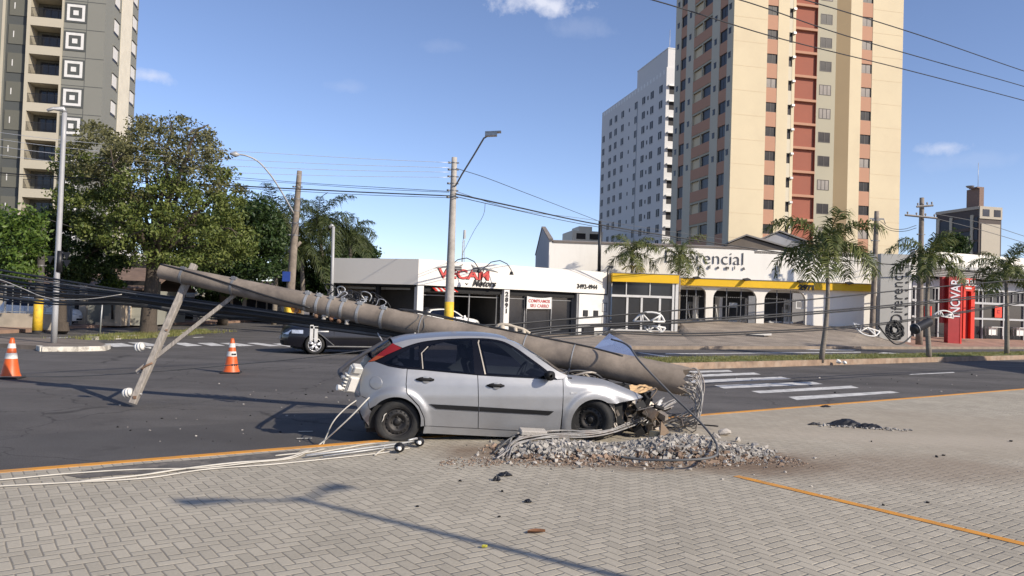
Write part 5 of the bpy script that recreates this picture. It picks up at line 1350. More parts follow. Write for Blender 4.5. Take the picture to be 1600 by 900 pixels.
# ---- palms
def frond_mesh(name, L, elev, droop, rnd, leaflet=0.5, n=24, dry=False, plume=0.5):
    """curved midrib with two rows of hanging leaflets; grows along +x"""
    mb = MB(); pts = []; p = Vector((0, 0, 0)); a = elev; st = L / n
    for i in range(n + 1):
        pts.append(p.copy()); p = p + Vector((cos(a), 0, sin(a))) * st; a -= droop / n * (0.5 + 1.1 * i / n)
    mb.tube(pts, [0.028 * (1 - 0.85 * i / n) for i in range(n + 1)], 5, 1)
    for i in range(2, n + 1):
        t = i / n; d = (pts[min(i + 1, n)] - pts[i - 1]).normalized(); nz = Vector((-d.z, 0, d.x))
        ll = leaflet * (0.45 + 1.0 * sin(pi * min(1, 0.12 + 0.88 * t)) ** 0.7) * rnd.uniform(0.75, 1.15)
        for sd in (-1, 1):
            for rep in range(2):
                o = pts[i] + d * rnd.uniform(-.5, .5) * st
                dirv = (Vector((0, sd, 0)) * 0.9 + d * rnd.uniform(0.35, 0.8) + nz * rnd.uniform(-plume, plume)).normalized()
                mid = o + dirv * ll * 0.5; tip = o + dirv * ll + Vector((0, 0, -ll * rnd.uniform(0.25, 0.7)))
                wv = d.cross(dirv).cross(dirv).normalized() * 0.021
                if wv.length < 1e-6: wv = d * 0.022
                wv = wv * (0.75 + 0.42 * L / 2.4)
                mb.add([o - wv * 0.6, mid - wv, tip, mid + wv, o + wv * 0.6], [(0, 1, 3, 4), (1, 2, 3)], 0)
    me_o = mb.build(name, [K['lf_dry'] if dry else K['lf_palm'], K['lf_palm']])
    return me_o

FR = {}
K['lf_palm_dark'] = leafmat('dark_palm_leaf', (0.022, 0.040, 0.010), (0.085, 0.10, 0.028), rough=0.6)  # darker green for the background palms
def fronds(L, dark=False):
    if (L, dark) in FR: return FR[(L, dark)]
    rnd = random.Random(int(L * 100)); out = []
    for (e, d) in ((1.25, 1.6), (0.95, 1.9), (0.65, 2.0), (0.35, 2.1), (0.1, 1.7), (-0.2, 1.3)):
        for v in range(2): 
            o = frond_mesh('frond', L * rnd.uniform(0.85, 1.1), e + rnd.uniform(-.12, .12), d + rnd.uniform(-.2, .2), rnd, leaflet=0.24 * L ** 0.8)
            out.append(o.data); bpy.data.objects.remove(o)
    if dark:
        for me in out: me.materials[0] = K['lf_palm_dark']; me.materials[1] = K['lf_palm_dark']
    FR[(L, dark)] = out; return out

def palm(name, lab, base, top, L, nf, r0, r1, seed, group=None, lean=0.15, dry=2):
    rnd = random.Random(seed); base = Vector(base); top = Vector(top)
    o = thing(name, lab, 'palm tree', base, 0, group); h = top - base
    tr = MB(); pts = [Vector((0, 0, -0.1))]
    for i in range(1, 11):
        t = i / 10; pts.append(Vector((h.x * t + lean * sin(pi * t), h.y * t, h.z * t)))
    tr.tube(pts, [r0 * (1 - t * 0.1) + (r1 - r0) * (i / 10) for i, t in enumerate([k / 10 for k in range(11)])], 12)
    tr.build('trunk', K['palm_bark'], o)
    cs = MB(); cs.tube([h + Vector((0, 0, -0.55)), h + Vector((0, 0, -0.2)), h + Vector((0, 0, 0.2))], [r1 * 1.05, r1 * 1.35, r1 * 0.5], 10); cs.build('crownshaft', K['lf_palm'], o)
    ms = fronds(L, L in (3.3, 3.0))
    for i in range(nf):
        k = min(len(ms) // 2 - 1, int((i / nf) * (len(ms) // 2))) * 2 + rnd.randint(0, 1)
        f = bpy.data.objects.new('frond', ms[k]); COL.objects.link(f); f.parent = o
        f.location = h + Vector((0, 0, 0.05)); f.rotation_euler = (rnd.uniform(-.15, .15), 0, i * 2.399 + rnd.uniform(-.25, .25)); s = rnd.uniform(0.85, 1.12); f.scale = (s, s, s)
    return o
gp_ = 'palms on the grassy median'
b = G(1283, 562, 0.16); palm('palm_tree', 'tallest median palm, its trunk standing in front of the yellow gym band', b, P(1291, 388, b.y), 2.4, 17, 0.11, 0.065, 1, gp_)
b = G(1452, 558, 0.16); palm('palm_tree', 'median palm standing in front of the red totem and utility pole', b, P(1452, 408, b.y), 2.1, 14, 0.12, 0.08, 2, gp_, lean=-0.1)
b = G(1573, 553, 0.16); palm('palm_tree', 'median palm nearest the right edge of the photo', b, P(1571, 424, b.y), 2.35, 15, 0.13, 0.085, 3, gp_, lean=0.05)
gq = 'palms behind the glass pavilion'
b = P(987, 500, 57.0); b.z = 0.4; pf_ = palm('palm_tree', 'left palm of the pair over the yellow pavilion, with pale dry flower stalk', b, P(988, 396, 57), 2.45, 12, 0.12, 0.10, 4, gq, lean=0.0)
mb = MB(); rfl = random.Random(3); h0 = P(989, 418, 57) - b
for i in range(26):
    a = rfl.uniform(0, 6.28); d = Vector((cos(a), sin(a), 0)); mb.tube(catm([h0, h0 + d * .3 + Vector((0, 0, .12)), h0 + d * rfl.uniform(.5, .95) + Vector((0, 0, rfl.uniform(-.5, -.1)))], 4), [0.03] * 5 + [0.022] * 4, 4)
mb.build('flower_stalk', mat('dry_flower_stalk', (0.50, 0.40, 0.13), 0.8, var=0.2), pf_)
b = P(1059, 500, 57.0); b.z = 0.4; palm('palm_tree', 'right palm of the pair, hanging over the first letters of the gym name', b, P(1061, 402, 57), 2.6, 12, 0.12, 0.10, 5, gq, lean=0.05)
for k, (x, y, Yd, lab) in enumerate([(428, 346, 58, 'bushy palm with upright crown left of the leaning street lamp pole'), (500, 352, 60, 'bushy palm right of the leaning street lamp pole'), (546, 372, 66, 'palm with arching crown behind the slim grey pole'), (470, 395, 57, 'low palm with hanging fronds behind the leaning pole base')]):
    b = P(x, 500, Yd); b.z = -0.05
    palm('palm_tree', lab, b, P(x, y, Yd), 3.3 if k < 2 else 3.0, 30, 0.2, 0.15, 10 + k, 'bushy palms left of the showroom')
# small low plants by the pavilion and under the palms
pl = thing('shrub', 'low green weeds at the foot of the white showroom wall', 'shrub', P(966, 524, 53.5), 0)
mb = MB(); rr_ = random.Random(2)
for i in range(10): clump(mb, Vector((rr_.uniform(-.5, 1.1), rr_.uniform(-.3, .3), rr_.uniform(0, .22))), 0.28, 40, 0.07, rr_, 0)
mb.build('foliage', K['lf_bright'], pl)
# ================================================================ POLES, LAMPS AND OVERHEAD CABLES
def cable(name, lab, pts, r, m, cat='cable', group=None, n=8, seg=6, parent=None):
    mb = MB(); mb.tube(catm(pts, n), r, seg)
    o = mb.build(name, m, parent)
    if parent is None: tag(o, lab, cat, group)
    return o
def PP(L): return [P(x, y, Y) for x, y, Y in L]

def strap(mb, c, r, ax, w_=0.04, mi=0, t=0.012):
    """steel band round a pole at c, axis ax"""
    ax = Vector(ax).normalized(); mb.tube([Vector(c) - ax * w_ / 2, Vector(c) + ax * w_ / 2], r + t, 20, mi, caps=True, smooth=False)

def utility_pole(name, lab, base, top, r0, r1, m, yellow=None, nstraps=6, span=(0.72, 0.98)):
    base = Vector(base); top = Vector(top); o = thing(name, lab, 'utility pole', base); h = top - base
    mb = MB(); n = 10; mb.tube([h * (i / n) for i in range(n + 1)], [r0 + (r1 - r0) * i / n for i in range(n + 1)], 16); mb.build('shaft', m, o)
    if yellow:
        a, b = yellow; mb = MB(); mb.tube([h * a, h * ((a + b) / 2), h * b], [r0 + (r1 - r0) * t + 0.006 for t in (a, (a + b) / 2, b)], 16); mb.build('yellow_band', K['yellow_paint'], o)
    for i in range(nstraps):
        t = span[0] + (span[1] - span[0]) * i / max(1, nstraps - 1); mb = MB(); strap(mb, h * t, r0 + (r1 - r0) * t, h, 0.05); rr = r0 + (r1 - r0) * t
        mb.box(h * t + Vector((rr + 0.05, -0.02, 0)), (0.1, 0.06, 0.06)); mb.tube([h * t + Vector((-rr - 0.02, -0.05, 0)), h * t + Vector((-rr - 0.16, -0.05, 0))], 0.05, 8); mb.build('pole_band', K['frame'], o)
    return o, h

# concrete pole with LED street lamp in front of the showroom
Yp = 38.0; b = P(699.5, 530, Yp); b.z = 0.1
b = Vector((P(700.0, 530, Yp).x, Yp, 0.1)); t_ = P(710, 246, Yp)
pm, hp = utility_pole('utility_pole', 'round concrete utility pole with yellow band and slanting LED lamp arm', b, t_, 0.24, 0.13, K['conc_pale'], yellow=(0.06, 0.21), nstraps=6, span=(0.78, 0.97))
sc_ = lambda x, y, Y=Yp: P(x, y, Y) - b
mb = MB(); mb.tube([sc_(712, 290, Yp - 0.15), sc_(722, 272, Yp - 0.8), sc_(740, 243, Yp - 1.8), sc_(756, 216, Yp - 2.6), sc_(764, 211, Yp - 2.9)], 0.04, 8); la = mb.build('lamp_arm', K['frame'], pm)
mb = MB(); c0, c1 = sc_(758, 210, Yp - 2.8), sc_(783, 209, Yp - 3.4)
dv = (c1 - c0); mb.prism([c0 + Vector((0, -.17, -.09)), c0 + Vector((0, .17, -.09)), c0 + Vector((0, .17, .08)), c0 + Vector((0, -.17, .08))], dv * 0.75); mb.prism([c0 + Vector((0, -.2, 0.06)), c0 + Vector((0, .2, 0.06)), c0 + Vector((0, .2, .1)), c0 + Vector((0, -.2, .1))], dv)
mb.build('lamp_head', K['galv'], la)

# leaning lamp pole on the left
Yl = 45.0; b = P(449, 512, Yl); b.z = -0.05
pl2, h2_ = utility_pole('utility_pole', 'leaning rough concrete pole with curved silver street lamp arm and yellow foot', b, P(468, 267, Yl), 0.29, 0.14, K['conc'], yellow=(0.07, 0.155), nstraps=5, span=(0.6, 0.9))
sc2 = lambda x, y, Y=Yl: P(x, y, Y) - b
mb = MB(); mb.tube(catm([sc2(460, 335, Yl - .1), sc2(440, 300, Yl - .8), sc2(420, 270, Yl - 1.3), sc2(400, 250, Yl - 1.7), sc2(384, 243, Yl - 2.0), sc2(372, 241, Yl - 2.1)], 5), 0.045, 8); la = mb.build('lamp_arm', K['pale_steel'], pl2)
mb = MB(); c0, c1 = sc2(374, 242, Yl - 2.1), sc2(359, 240, Yl - 2.3); mb.tube([c0, c0.lerp(c1, .4), c1], [0.06, 0.16, 0.05], 10); mb.build('lamp_head', K['pale_steel'], la)
mb = MB(); mb.tube([sc2(452, 395), sc2(466, 382), sc2(470, 378)], [0.13, 0.1, 0.08], 8); mb.build('side_stub', K['conc'], pl2)
sg = thing('street_sign', 'small blue street sign fixed to the leaning lamp pole', 'sign', P(448, 432, Yl - 0.3)); mb = MB(); mb.bx(-0.25, 0.2, -0.02, 0.02, -0.28, 0.28); mb.build('plate', mat('sign_blue', (0.03, 0.07, 0.30), 0.4, var=0), sg)

# slim grey pole by the showroom corner
Ys = 46.2; b = P(517.5, 500, Ys); b.z = 0.0
sp_ = thing('street_lamp', 'slim grey steel pole beside the left wing of the showroom', 'street lamp', b); h = P(521, 354, Ys) - b
mb = MB(); mb.tube([Vector((0, 0, 0)), h * 0.5, h], [0.11, 0.1, 0.09], 12); mb.build('shaft', K['pale_steel'], sp_)
mb = MB(); mb.tube([h, h + Vector((-.1, 0, .06)), h + Vector((-0.22, -.1, -.08))], [0.1, 0.12, 0.08], 10); mb.build('cap', K['galv'], sp_)
mb = MB(); strap(mb, h * 0.45, 0.1, h, 0.12); strap(mb, h * 0.28, 0.1, h, 0.1); mb.build('steel_band', K['frame'], sp_)

# tall grey lamp post on the traffic island
b = G(84, 536, 0.07); Yi = b.y
lp_ = thing('street_lamp', 'tall slender silver lamp post on the whitewashed traffic island', 'street lamp', b); h = P(101, 176, Yi) - b
mb = MB(); mb.tube([h * (i / 8) for i in range(9)], [0.1, 0.097, 0.094, 0.091, 0.088, 0.085, 0.082, 0.079, 0.076], 14); mb.build('shaft', K['pale_steel'], lp_)
mb = MB(); mb.tube([h, h + Vector((-.05, 0, 0.12)), h + Vector((-0.28, -.2, 0.08)), h + Vector((-0.42, -.3, -0.02))], [0.09, 0.1, 0.06, 0.05], 10); mb.build('lamp_head', K['galv'], lp_)
mb = MB(); hh = P(92, 425, Yi) - b; h3_ = P(94, 392, Yi) - b; mb.tube([hh, h3_], [0.105, 0.1], 14); mb.build('black_sleeve', K['black'], lp_)
for (px, py) in ((78, 406), (104, 400), (104, 412)):
    sgx = thing('traffic_sign', {78: 'dark back of a triangular sign left of the island lamp post', 104: 'dark back of the upper sign right of the island lamp post' if py == 400 else 'dark back of the lower sign right of the island lamp post'}[px], 'sign', P(px, py, Yi - 0.1))
    mb = MB(); s = 0.13; mb.prism([(-s, 0, s), (0, 0, -s), (s, 0, s)], (0, 0.03, 0)); mb.build('plate', K['black'], sgx)
    mb = MB(); c = P(92, py, Yi) - P(px, py, Yi - 0.1); mb.tube([(0, 0.03, 0.1), (c.x, c.y, 0.1)], 0.02, 6); mb.build('bracket', K['frame'], sgx)
# old dark pole with yellow foot
b = P(58, 517, 34.5); b.z = 0.0
utility_pole('utility_pole', 'dark weathered pole with bright yellow foot by the left railing', b, P(67, 345, 34.5), 0.2, 0.13, mat('sooty_pole', (0.075, 0.07, 0.065), 0.9, var=0.25, sc=3), yellow=(0.02, 0.30), nstraps=2, span=(0.6, 0.9))
# thin stake on the verge and grey lamp pole on the right of the gym
st = thing('sign_stake', 'thin bare metal stake in the grass verge', 'post', G(156, 524, 0.04)); mb = MB(); mb.tube([(0, 0, 0), (0.05, 0, 1.55)], 0.03, 6); mb.build('stake', K['galv'], st)
# poles by the gym
b = P(1362, 532, 56.5); b.z = 0.1
gpole, hg = utility_pole('utility_pole', 'grey utility pole with small transformer between the gym and the pylon', b, P(1370, 330, 56.5), 0.2, 0.16, K['conc'], nstraps=3, span=(0.62, 0.93))
sg_ = lambda x, y, Y=56.5: P(x, y, Y) - b
mb = MB(); c = sg_(1358, 408); mb.box(c + Vector((0, -.3, 0)), (0.55, 0.5, 0.9)); mb.tube([c + Vector((0, -.3, .45)), c + Vector((0, -.3, .75))], 0.06, 8); mb.build('transformer', K['frame'], gpole, bevel=0.05)
mb = MB(); c = sg_(1370, 342); mb.box(c, (1.0, 0.1, 0.1)); mb.tube([c + Vector((.5, 0, 0)), c + Vector((.62, 0, -.35))], 0.03, 6); mb.build('crossarm', K['frame'], gpole)
b = P(1436, 541, 55.5); b.z = 0.08
cpole, hc = utility_pole('utility_pole', 'concrete utility pole with two crossarms behind the middle median palm', b, P(1440.5, 309, 55.5), 0.24, 0.15, K['conc'], nstraps=2, span=(0.5, 0.75))
sg_ = lambda x, y, Y=55.5: P(x, y, Y) - b
for (xa_, ya_, xb_, yb_) in ((1414, 336, 1464, 341), (1432, 323, 1458, 321)):
    mb = MB(); a, c = sg_(xa_, ya_, 55.2), sg_(xb_, yb_, 55.2); mb.tube([a, c], 0.075, 4, smooth=False)
    for k in range(4):
        q = a.lerp(c, 0.08 + 0.28 * k); mb.tube([q, q + Vector((0, 0, 0.12)), q + Vector((0, 0, 0.16)), q + Vector((0, 0, 0.26))], [0.03, 0.03, 0.07, 0.05], 8)
    mb.build('crossarm', K['wood'], cpole)
b = P(936.5, 416, 57.5); b.z = 4.2
bp_ = thing('service_post', 'thin black service post standing at the end of the showroom parapet', 'post', b); h = P(937.5, 345, 57.5) - b
mb = MB(); mb.tube([(0, 0, 0), h], [0.13, 0.11], 8); mb.build('shaft', K['black'], bp_)
mb = MB(); mb.tube([(0.1, -.1, 0.1), (0.55, -.2, 0.12), (0.6, -.2, 0.35)], 0.05, 6); mb.tube([(0.5, -.1, 0.35), (0.95, -.1, 1.2)], 0.02, 5); mb.build('bracket', K['black'], bp_)
# bent black conduit lamp by the showroom's right end
cl = thing('conduit_lamp', 'thin black bracket lamp at the right end of the showroom fascia', 'lamp', V.w(15.1, -0.05, 2.9)); mb = MB(); mb.tube([(0, 0, 0), (0.02, 0, 1.85), (0.1, -.2, 1.95)], 0.035, 6); mb.build('pipe', K['black'], cl); mb = MB(); mb.box((0.15, -.3, 1.95), (0.3, 0.3, 0.14)); mb.build('lamp_head', K['black'], cl)

# ------------------------------------------------ overhead cables still up
ga1 = 'cables crossing the upper right sky'
for (pts, r, lab) in [([(400, -150, 9), (900, -31, 13), (1020, 0, 14.5), (1200, 55, 17), (1400, 105, 20), (1600, 157, 24), (1760, 200, 28), (2600, 330, 48)], 0.012, 'lowest of the three black cables slanting across the upper right sky'),
                 ([(450, -190, 9), (1000, -38, 13.5), (1150, -2, 15.5), (1300, 49, 18), (1450, 93, 21), (1600, 135, 24.5), (1760, 184, 28), (2600, 325, 48)], 0.012, 'middle of the three black cables slanting across the upper right sky'),
                 ([(500, -210, 9), (1100, -44, 14), (1255, -1, 16), (1400, 43, 18.5), (1600, 111, 24), (1760, 164, 28), (2600, 320, 48)], 0.012, 'highest of the three black cables slanting across the upper right sky')]:
    cable('overhead_cable', lab, PP(pts), r, K['cable'], group=ga1)
gb = 'bare wires on the lamp pole'
for k, (y0, y1, y2, nm) in enumerate([(203, 237, 254, 'top'), (214, 250, 262, 'second'), (225, 260, 269, 'third'), (238, 270, 277, 'lowest')]):
    cable('overhead_wire', '%s of the four pale bare wires strung from the left to the lamp pole' % nm, PP([(-900, y0 - 90, 33), (-120, y0 - 16, 35), (0, y0 + 4, 35.3), (200, (y0 + y1) / 2 + 8, 36), (400, y1 + 1, 36.8), (560, (y1 + y2) / 2 + 2, 37.4), (702, y2, 37.8)]), 0.011, K['alu_wire'], group=gb)
gc = 'black cables hung on the lamp pole'
cable('overhead_cable', 'thick black cable bundle running from the left edge to the lamp pole', PP([(-900, 190, 33), (-120, 258, 35), (0, 270, 35.3), (200, 282, 36), (400, 292, 36.8), (560, 300, 37.4), (703, 306, 37.75)]), 0.030, K['cable'], group=gc)
cable('overhead_cable', 'thin black cable just under the thick bundle left of the lamp pole', PP([(-900, 194, 33), (-120, 262, 35), (0, 273, 35.3), (200, 285, 36), (400, 295, 36.8), (560, 304, 37.4), (703, 309, 37.7)]), 0.013, K['cable'], group=gc)
cable('overhead_cable', 'thin black cable between the leaning lamp pole and the concrete pole', PP([(330, 274, 43), (467, 285, 44.8), (580, 292, 41), (702, 299, 37.8)]), 0.014, K['cable'], group=gc)
cable('overhead_cable', 'thin black cable with white connector meeting the concrete pole from the left', PP([(330, 278, 43), (467, 287, 44.7), (580, 295, 41), (702, 300.5, 37.7)]), 0.012, K['cable'], group=gc)
cable('service_cable', 'thin cable dropping beside the bushy palm', PP([(512, 301, 37), (503, 307, 40), (498, 330, 48), (494, 352, 55)]), 0.016, K['cable'])
cable('overhead_cable', 'black cable slanting down behind the island lamp post towards the big tree', PP([(-700, 160, 30), (-80, 296, 33), (0, 320, 34), (110, 354, 35.5), (222, 393, 37.3)]), 0.02, K['cable'], group=gc)
gd = 'cables from the lamp pole to the right'
cable('overhead_cable', 'heavy black twin cable running right from the lamp pole along the shop fronts', PP([(712, 303, 37.7), (800, 322, 42), (937, 351, 50), (1105, 378, 53), (1280, 402, 55), (1366, 411, 56.2), (1450, 418, 57), (1600, 433, 60), (1700, 444, 62)]), 0.040, K['cable'], group=gd)
cable('overhead_cable', 'thinner black cable below the heavy twin cable above the showroom', PP([(712, 307, 37.7), (800, 327, 42), (937, 355, 50), (1105, 381, 53), (1280, 405, 55), (1366, 414, 56.2)]), 0.018, K['cable'], group=gd)
cable('overhead_cable', 'single thin cable leaving the pole near the lamp arm towards the service post', PP([(713, 263, 37.8), (760, 278, 42), (820, 301, 46), (880, 324, 52), (937, 346, 57.4)]), 0.016, K['cable'], group=gd)
cable('overhead_cable', 'slack thin cable curving from the lamp pole under the twin cable', PP([(713, 299, 37.7), (760, 315, 40), (830, 332, 46), (900, 340, 52), (1010, 356, 54), (1130, 374, 56)]), 0.013, K['cable_grey'], group=gd)
cable('service_cable', 'thin wire falling from the overhead cable to the red showroom sign', PP([(758, 318, 40), (757, 330, 41), (740, 362, 44), (722, 398, 48)]), 0.012, K['cable_grey'])
for k, (pts, lab) in enumerate([([(1376, 346, 56), (1390, 356, 56), (1412, 358, 55.5), (1432, 352, 55.3)], 'upper loose wire looping between the two poles right of the cream tower'), ([(1376, 352, 56), (1392, 360, 56), (1415, 361, 55.5), (1432, 356, 55.3)], 'lower loose wire looping between the two poles right of the cream tower'),
                   ([(1461, 334, 55.2), (1520, 345, 58), (1610, 372, 64)], 'upper thin wire from the crossarm pole to the right edge'), ([(1461, 341, 55.2), (1520, 356, 58), (1610, 382, 64)], 'lower thin wire from the crossarm pole to the right edge')]):
    cable('overhead_wire', lab, PP(pts), 0.02, K['cable_grey'], group='wires on the crossarm pole')
# double arm lamp post behind the camera, whose shadow falls on the plaza
td = Vector((-SUN_AZ.x, -SUN_AZ.y, 0)) ; hl = 7.0; reach = hl / tan(SUN_EL)
tipj = G(457, 777); bs = tipj - td * reach
dl_ = thing('street_lamp', 'double armed street lamp just behind the photographer', 'street lamp', bs)
mb = MB(); mb.tube([(0, 0, 0), (0, 0, hl * 0.5), (0, 0, hl)], [0.07, 0.06, 0.045], 12); mb.build('shaft', K['pale_steel'], dl_)
e1 = G(540, 758) - tipj; e2 = G(285, 785) - tipj
for e in (e1, e2):
    mb = MB(); mb.tube([(0, 0, hl - 0.1), Vector((e.x * .5, e.y * .5, hl - 0.02)), Vector((e.x, e.y, hl))], 0.03, 8); a_ = mb.build('lamp_arm', K['pale_steel'], dl_)
    mb = MB(); ee = Vector((e.x, e.y, 0)); mb.tube([ee * 0.55 + Vector((0, 0, hl)), ee + Vector((0, 0, hl))], [0.05, 0.09], 8); mb.build('lamp_head', K['galv'], a_)
# ================================================================ CARS
K['silver'] = mat('silver_car_paint', (0.31, 0.315, 0.325), 0.42, metal=0.55, var=0.05, sc=2, coat=0.35, dirt=(0.22, 0.205, 0.185), dsc=1.3, damt=0.25)
K['navy'] = mat('blue_black_car_paint', (0.006, 0.006, 0.010), 0.3, metal=0.0, var=0.05, coat=0.25)
K['white_car'] = mat('white_car_paint', (0.70, 0.70, 0.69), 0.3, var=0.03, coat=0.6)
K['trim'] = mat('grey_black_trim', (0.010, 0.010, 0.011), 0.55, var=0.1, spec=0.2)
K['gloss_black'] = mat('gloss_black_surround', (0.004, 0.004, 0.006), 0.2, var=0, spec=0.4)
K['tail_red'] = mat('tail_lamp_red', (0.17, 0.008, 0.006), 0.2, var=0.1, coat=0.8)
K['amber'] = mat('tail_lamp_amber', (0.26, 0.05, 0.012), 0.2, var=0.1, coat=0.8)
K['steel_wheel'] = mat('black_steel_wheel', (0.014, 0.013, 0.013), 0.55, metal=0.2, var=0.2, sc=6, dirt=(0.06, 0.05, 0.042), dsc=6, damt=0.4)
K['alloy'] = mat('silver_alloy_wheel', (0.62, 0.62, 0.63), 0.35, metal=0.5, var=0.08)
K['chrome'] = mat('pale_window_strip', (0.45, 0.40, 0.33), 0.4, metal=0.3, var=0.1)
K['lens'] = mat('clear_lamp_lens', (0.55, 0.56, 0.58), 0.1, var=0.4, sc=14, metal=0.4, coat=0.8)
K['plate'] = mat('number_plate', (0.40, 0.40, 0.40), 0.5, var=0.05)
K['grime'] = mat('oily_engine_metal', (0.10, 0.085, 0.07), 0.6, metal=0.4, var=0.5, sc=9, dirt=(0.20, 0.13, 0.08), dsc=5, damt=0.6)
K['wrench'] = mat('bent_bare_metal', (0.40, 0.36, 0.31), 0.55, metal=0.4, var=0.3, sc=7, dirt=(0.2, 0.12, 0.07), dsc=5, damt=0.5)
K['tan'] = mat('torn_beige_lining', (0.50, 0.33, 0.17), 0.7, var=0.15, sc=6)

def arc(cx, cz, r, a0, a1, n):
    return [(cx + r * cos(radians(a0 + (a1 - a0) * i / n)), cz + r * sin(radians(a0 + (a1 - a0) * i / n))) for i in range(n + 1)]

def interp(tab, x):
    if x <= tab[0][0]: return tab[0][1]
    for (a, b), (c, d) in zip(tab[:-1], tab[1:]):
        if x <= c:
            t = (x - a) / (c - a); t = t * t * (3 - 2 * t) if False else t
            return b + (d - b) * t
    return tab[-1][1]
def smoothtab(pts, n=12):
    """Catmull-Rom through 2-D points -> dense polyline"""
    q = catm([(p[0], p[1], 0) for p in pts], n); return [(v.x, v.y) for v in q]

def panel(name, poly, surf, m, parent, lift=0.0, rim=0.026, step=0.028, M=None, holes=()):
    """2-D outline in (x,z) laid over the curved side y = surf(x,z); returns the mesh object"""
    bm = bmesh.new()
    vs = [bm.verts.new((x, 0, z)) for x, z in poly]
    f = bm.faces.new(vs)
    xs = [p[0] for p in poly]; zs = [p[1] for p in poly]
    x = min(xs) + step
    while x < max(xs):
        bmesh.ops.bisect_plane(bm, geom=bm.verts[:] + bm.edges[:] + bm.faces[:], plane_co=(x, 0, 0), plane_no=(1, 0, 0)); x += step
    z = min(zs) + step
    while z < max(zs):
        bmesh.ops.bisect_plane(bm, geom=bm.verts[:] + bm.edges[:] + bm.faces[:], plane_co=(0, 0, z), plane_no=(0, 0, 1)); z += step
    for hp in holes:
        for (a, b) in zip(hp, hp[1:] + hp[:1]):
            dxz = Vector((b[0] - a[0], 0, b[1] - a[1]))
            if dxz.length < 1e-5: continue
            mx, mz = (a[0] + b[0]) / 2, (a[1] + b[1]) / 2; near = [f for f in bm.faces if (f.calc_center_median() - Vector((mx, 0, mz))).length < dxz.length * 0.5 + 0.16]
            es = {e for f in near for e in f.edges}; vs_ = {v for f in near for v in f.verts}
            bmesh.ops.bisect_plane(bm, geom=list(vs_) + list(es) + near, plane_co=(a[0], 0, a[1]), plane_no=Vector((dxz.z, 0, -dxz.x)).normalized())
        kill = []
        for f in bm.faces:
            c = f.calc_center_median()
            if inside(hp, c.x, c.z): kill.append(f)
        bmesh.ops.delete(bm, geom=kill, context='FACES')
    bmesh.ops.remove_doubles(bm, verts=bm.verts[:], dist=0.0004)
    bmesh.ops.triangulate(bm, faces=[f for f in bm.faces if len(f.verts) > 4])
    if rim:
        be = [e for e in bm.edges if len(e.link_faces) == 1]
        r = bmesh.ops.extrude_edge_only(bm, edges=be)
        nv = [g for g in r['geom'] if isinstance(g, bmesh.types.BMVert)]
    else: nv = []
    nvs = set(nv)
    for v in bm.verts:
        y = surf(v.co.x, v.co.z) - lift
        v.co.y = y + (rim if v in nvs else 0)
    bmesh.ops.recalc_face_normals(bm, faces=bm.faces[:])
    # make sure outside faces look towards -y
    s = sum(f.normal.y * f.calc_area() for f in bm.faces if not any(v in nvs for v in f.verts))
    if s > 0: bmesh.ops.reverse_faces(bm, faces=bm.faces[:])
    me = bpy.data.meshes.new(name)
    if M is not None: bm.transform(M)
    bm.to_mesh(me); bm.free()
    for p in me.polygons: p.use_smooth = True
    me.materials.append(m)
    o = bpy.data.objects.new(name, me); COL.objects.link(o); o.parent = parent
    e = o.modifiers.new('edges', 'EDGE_SPLIT'); e.split_angle = radians(50)
    return o

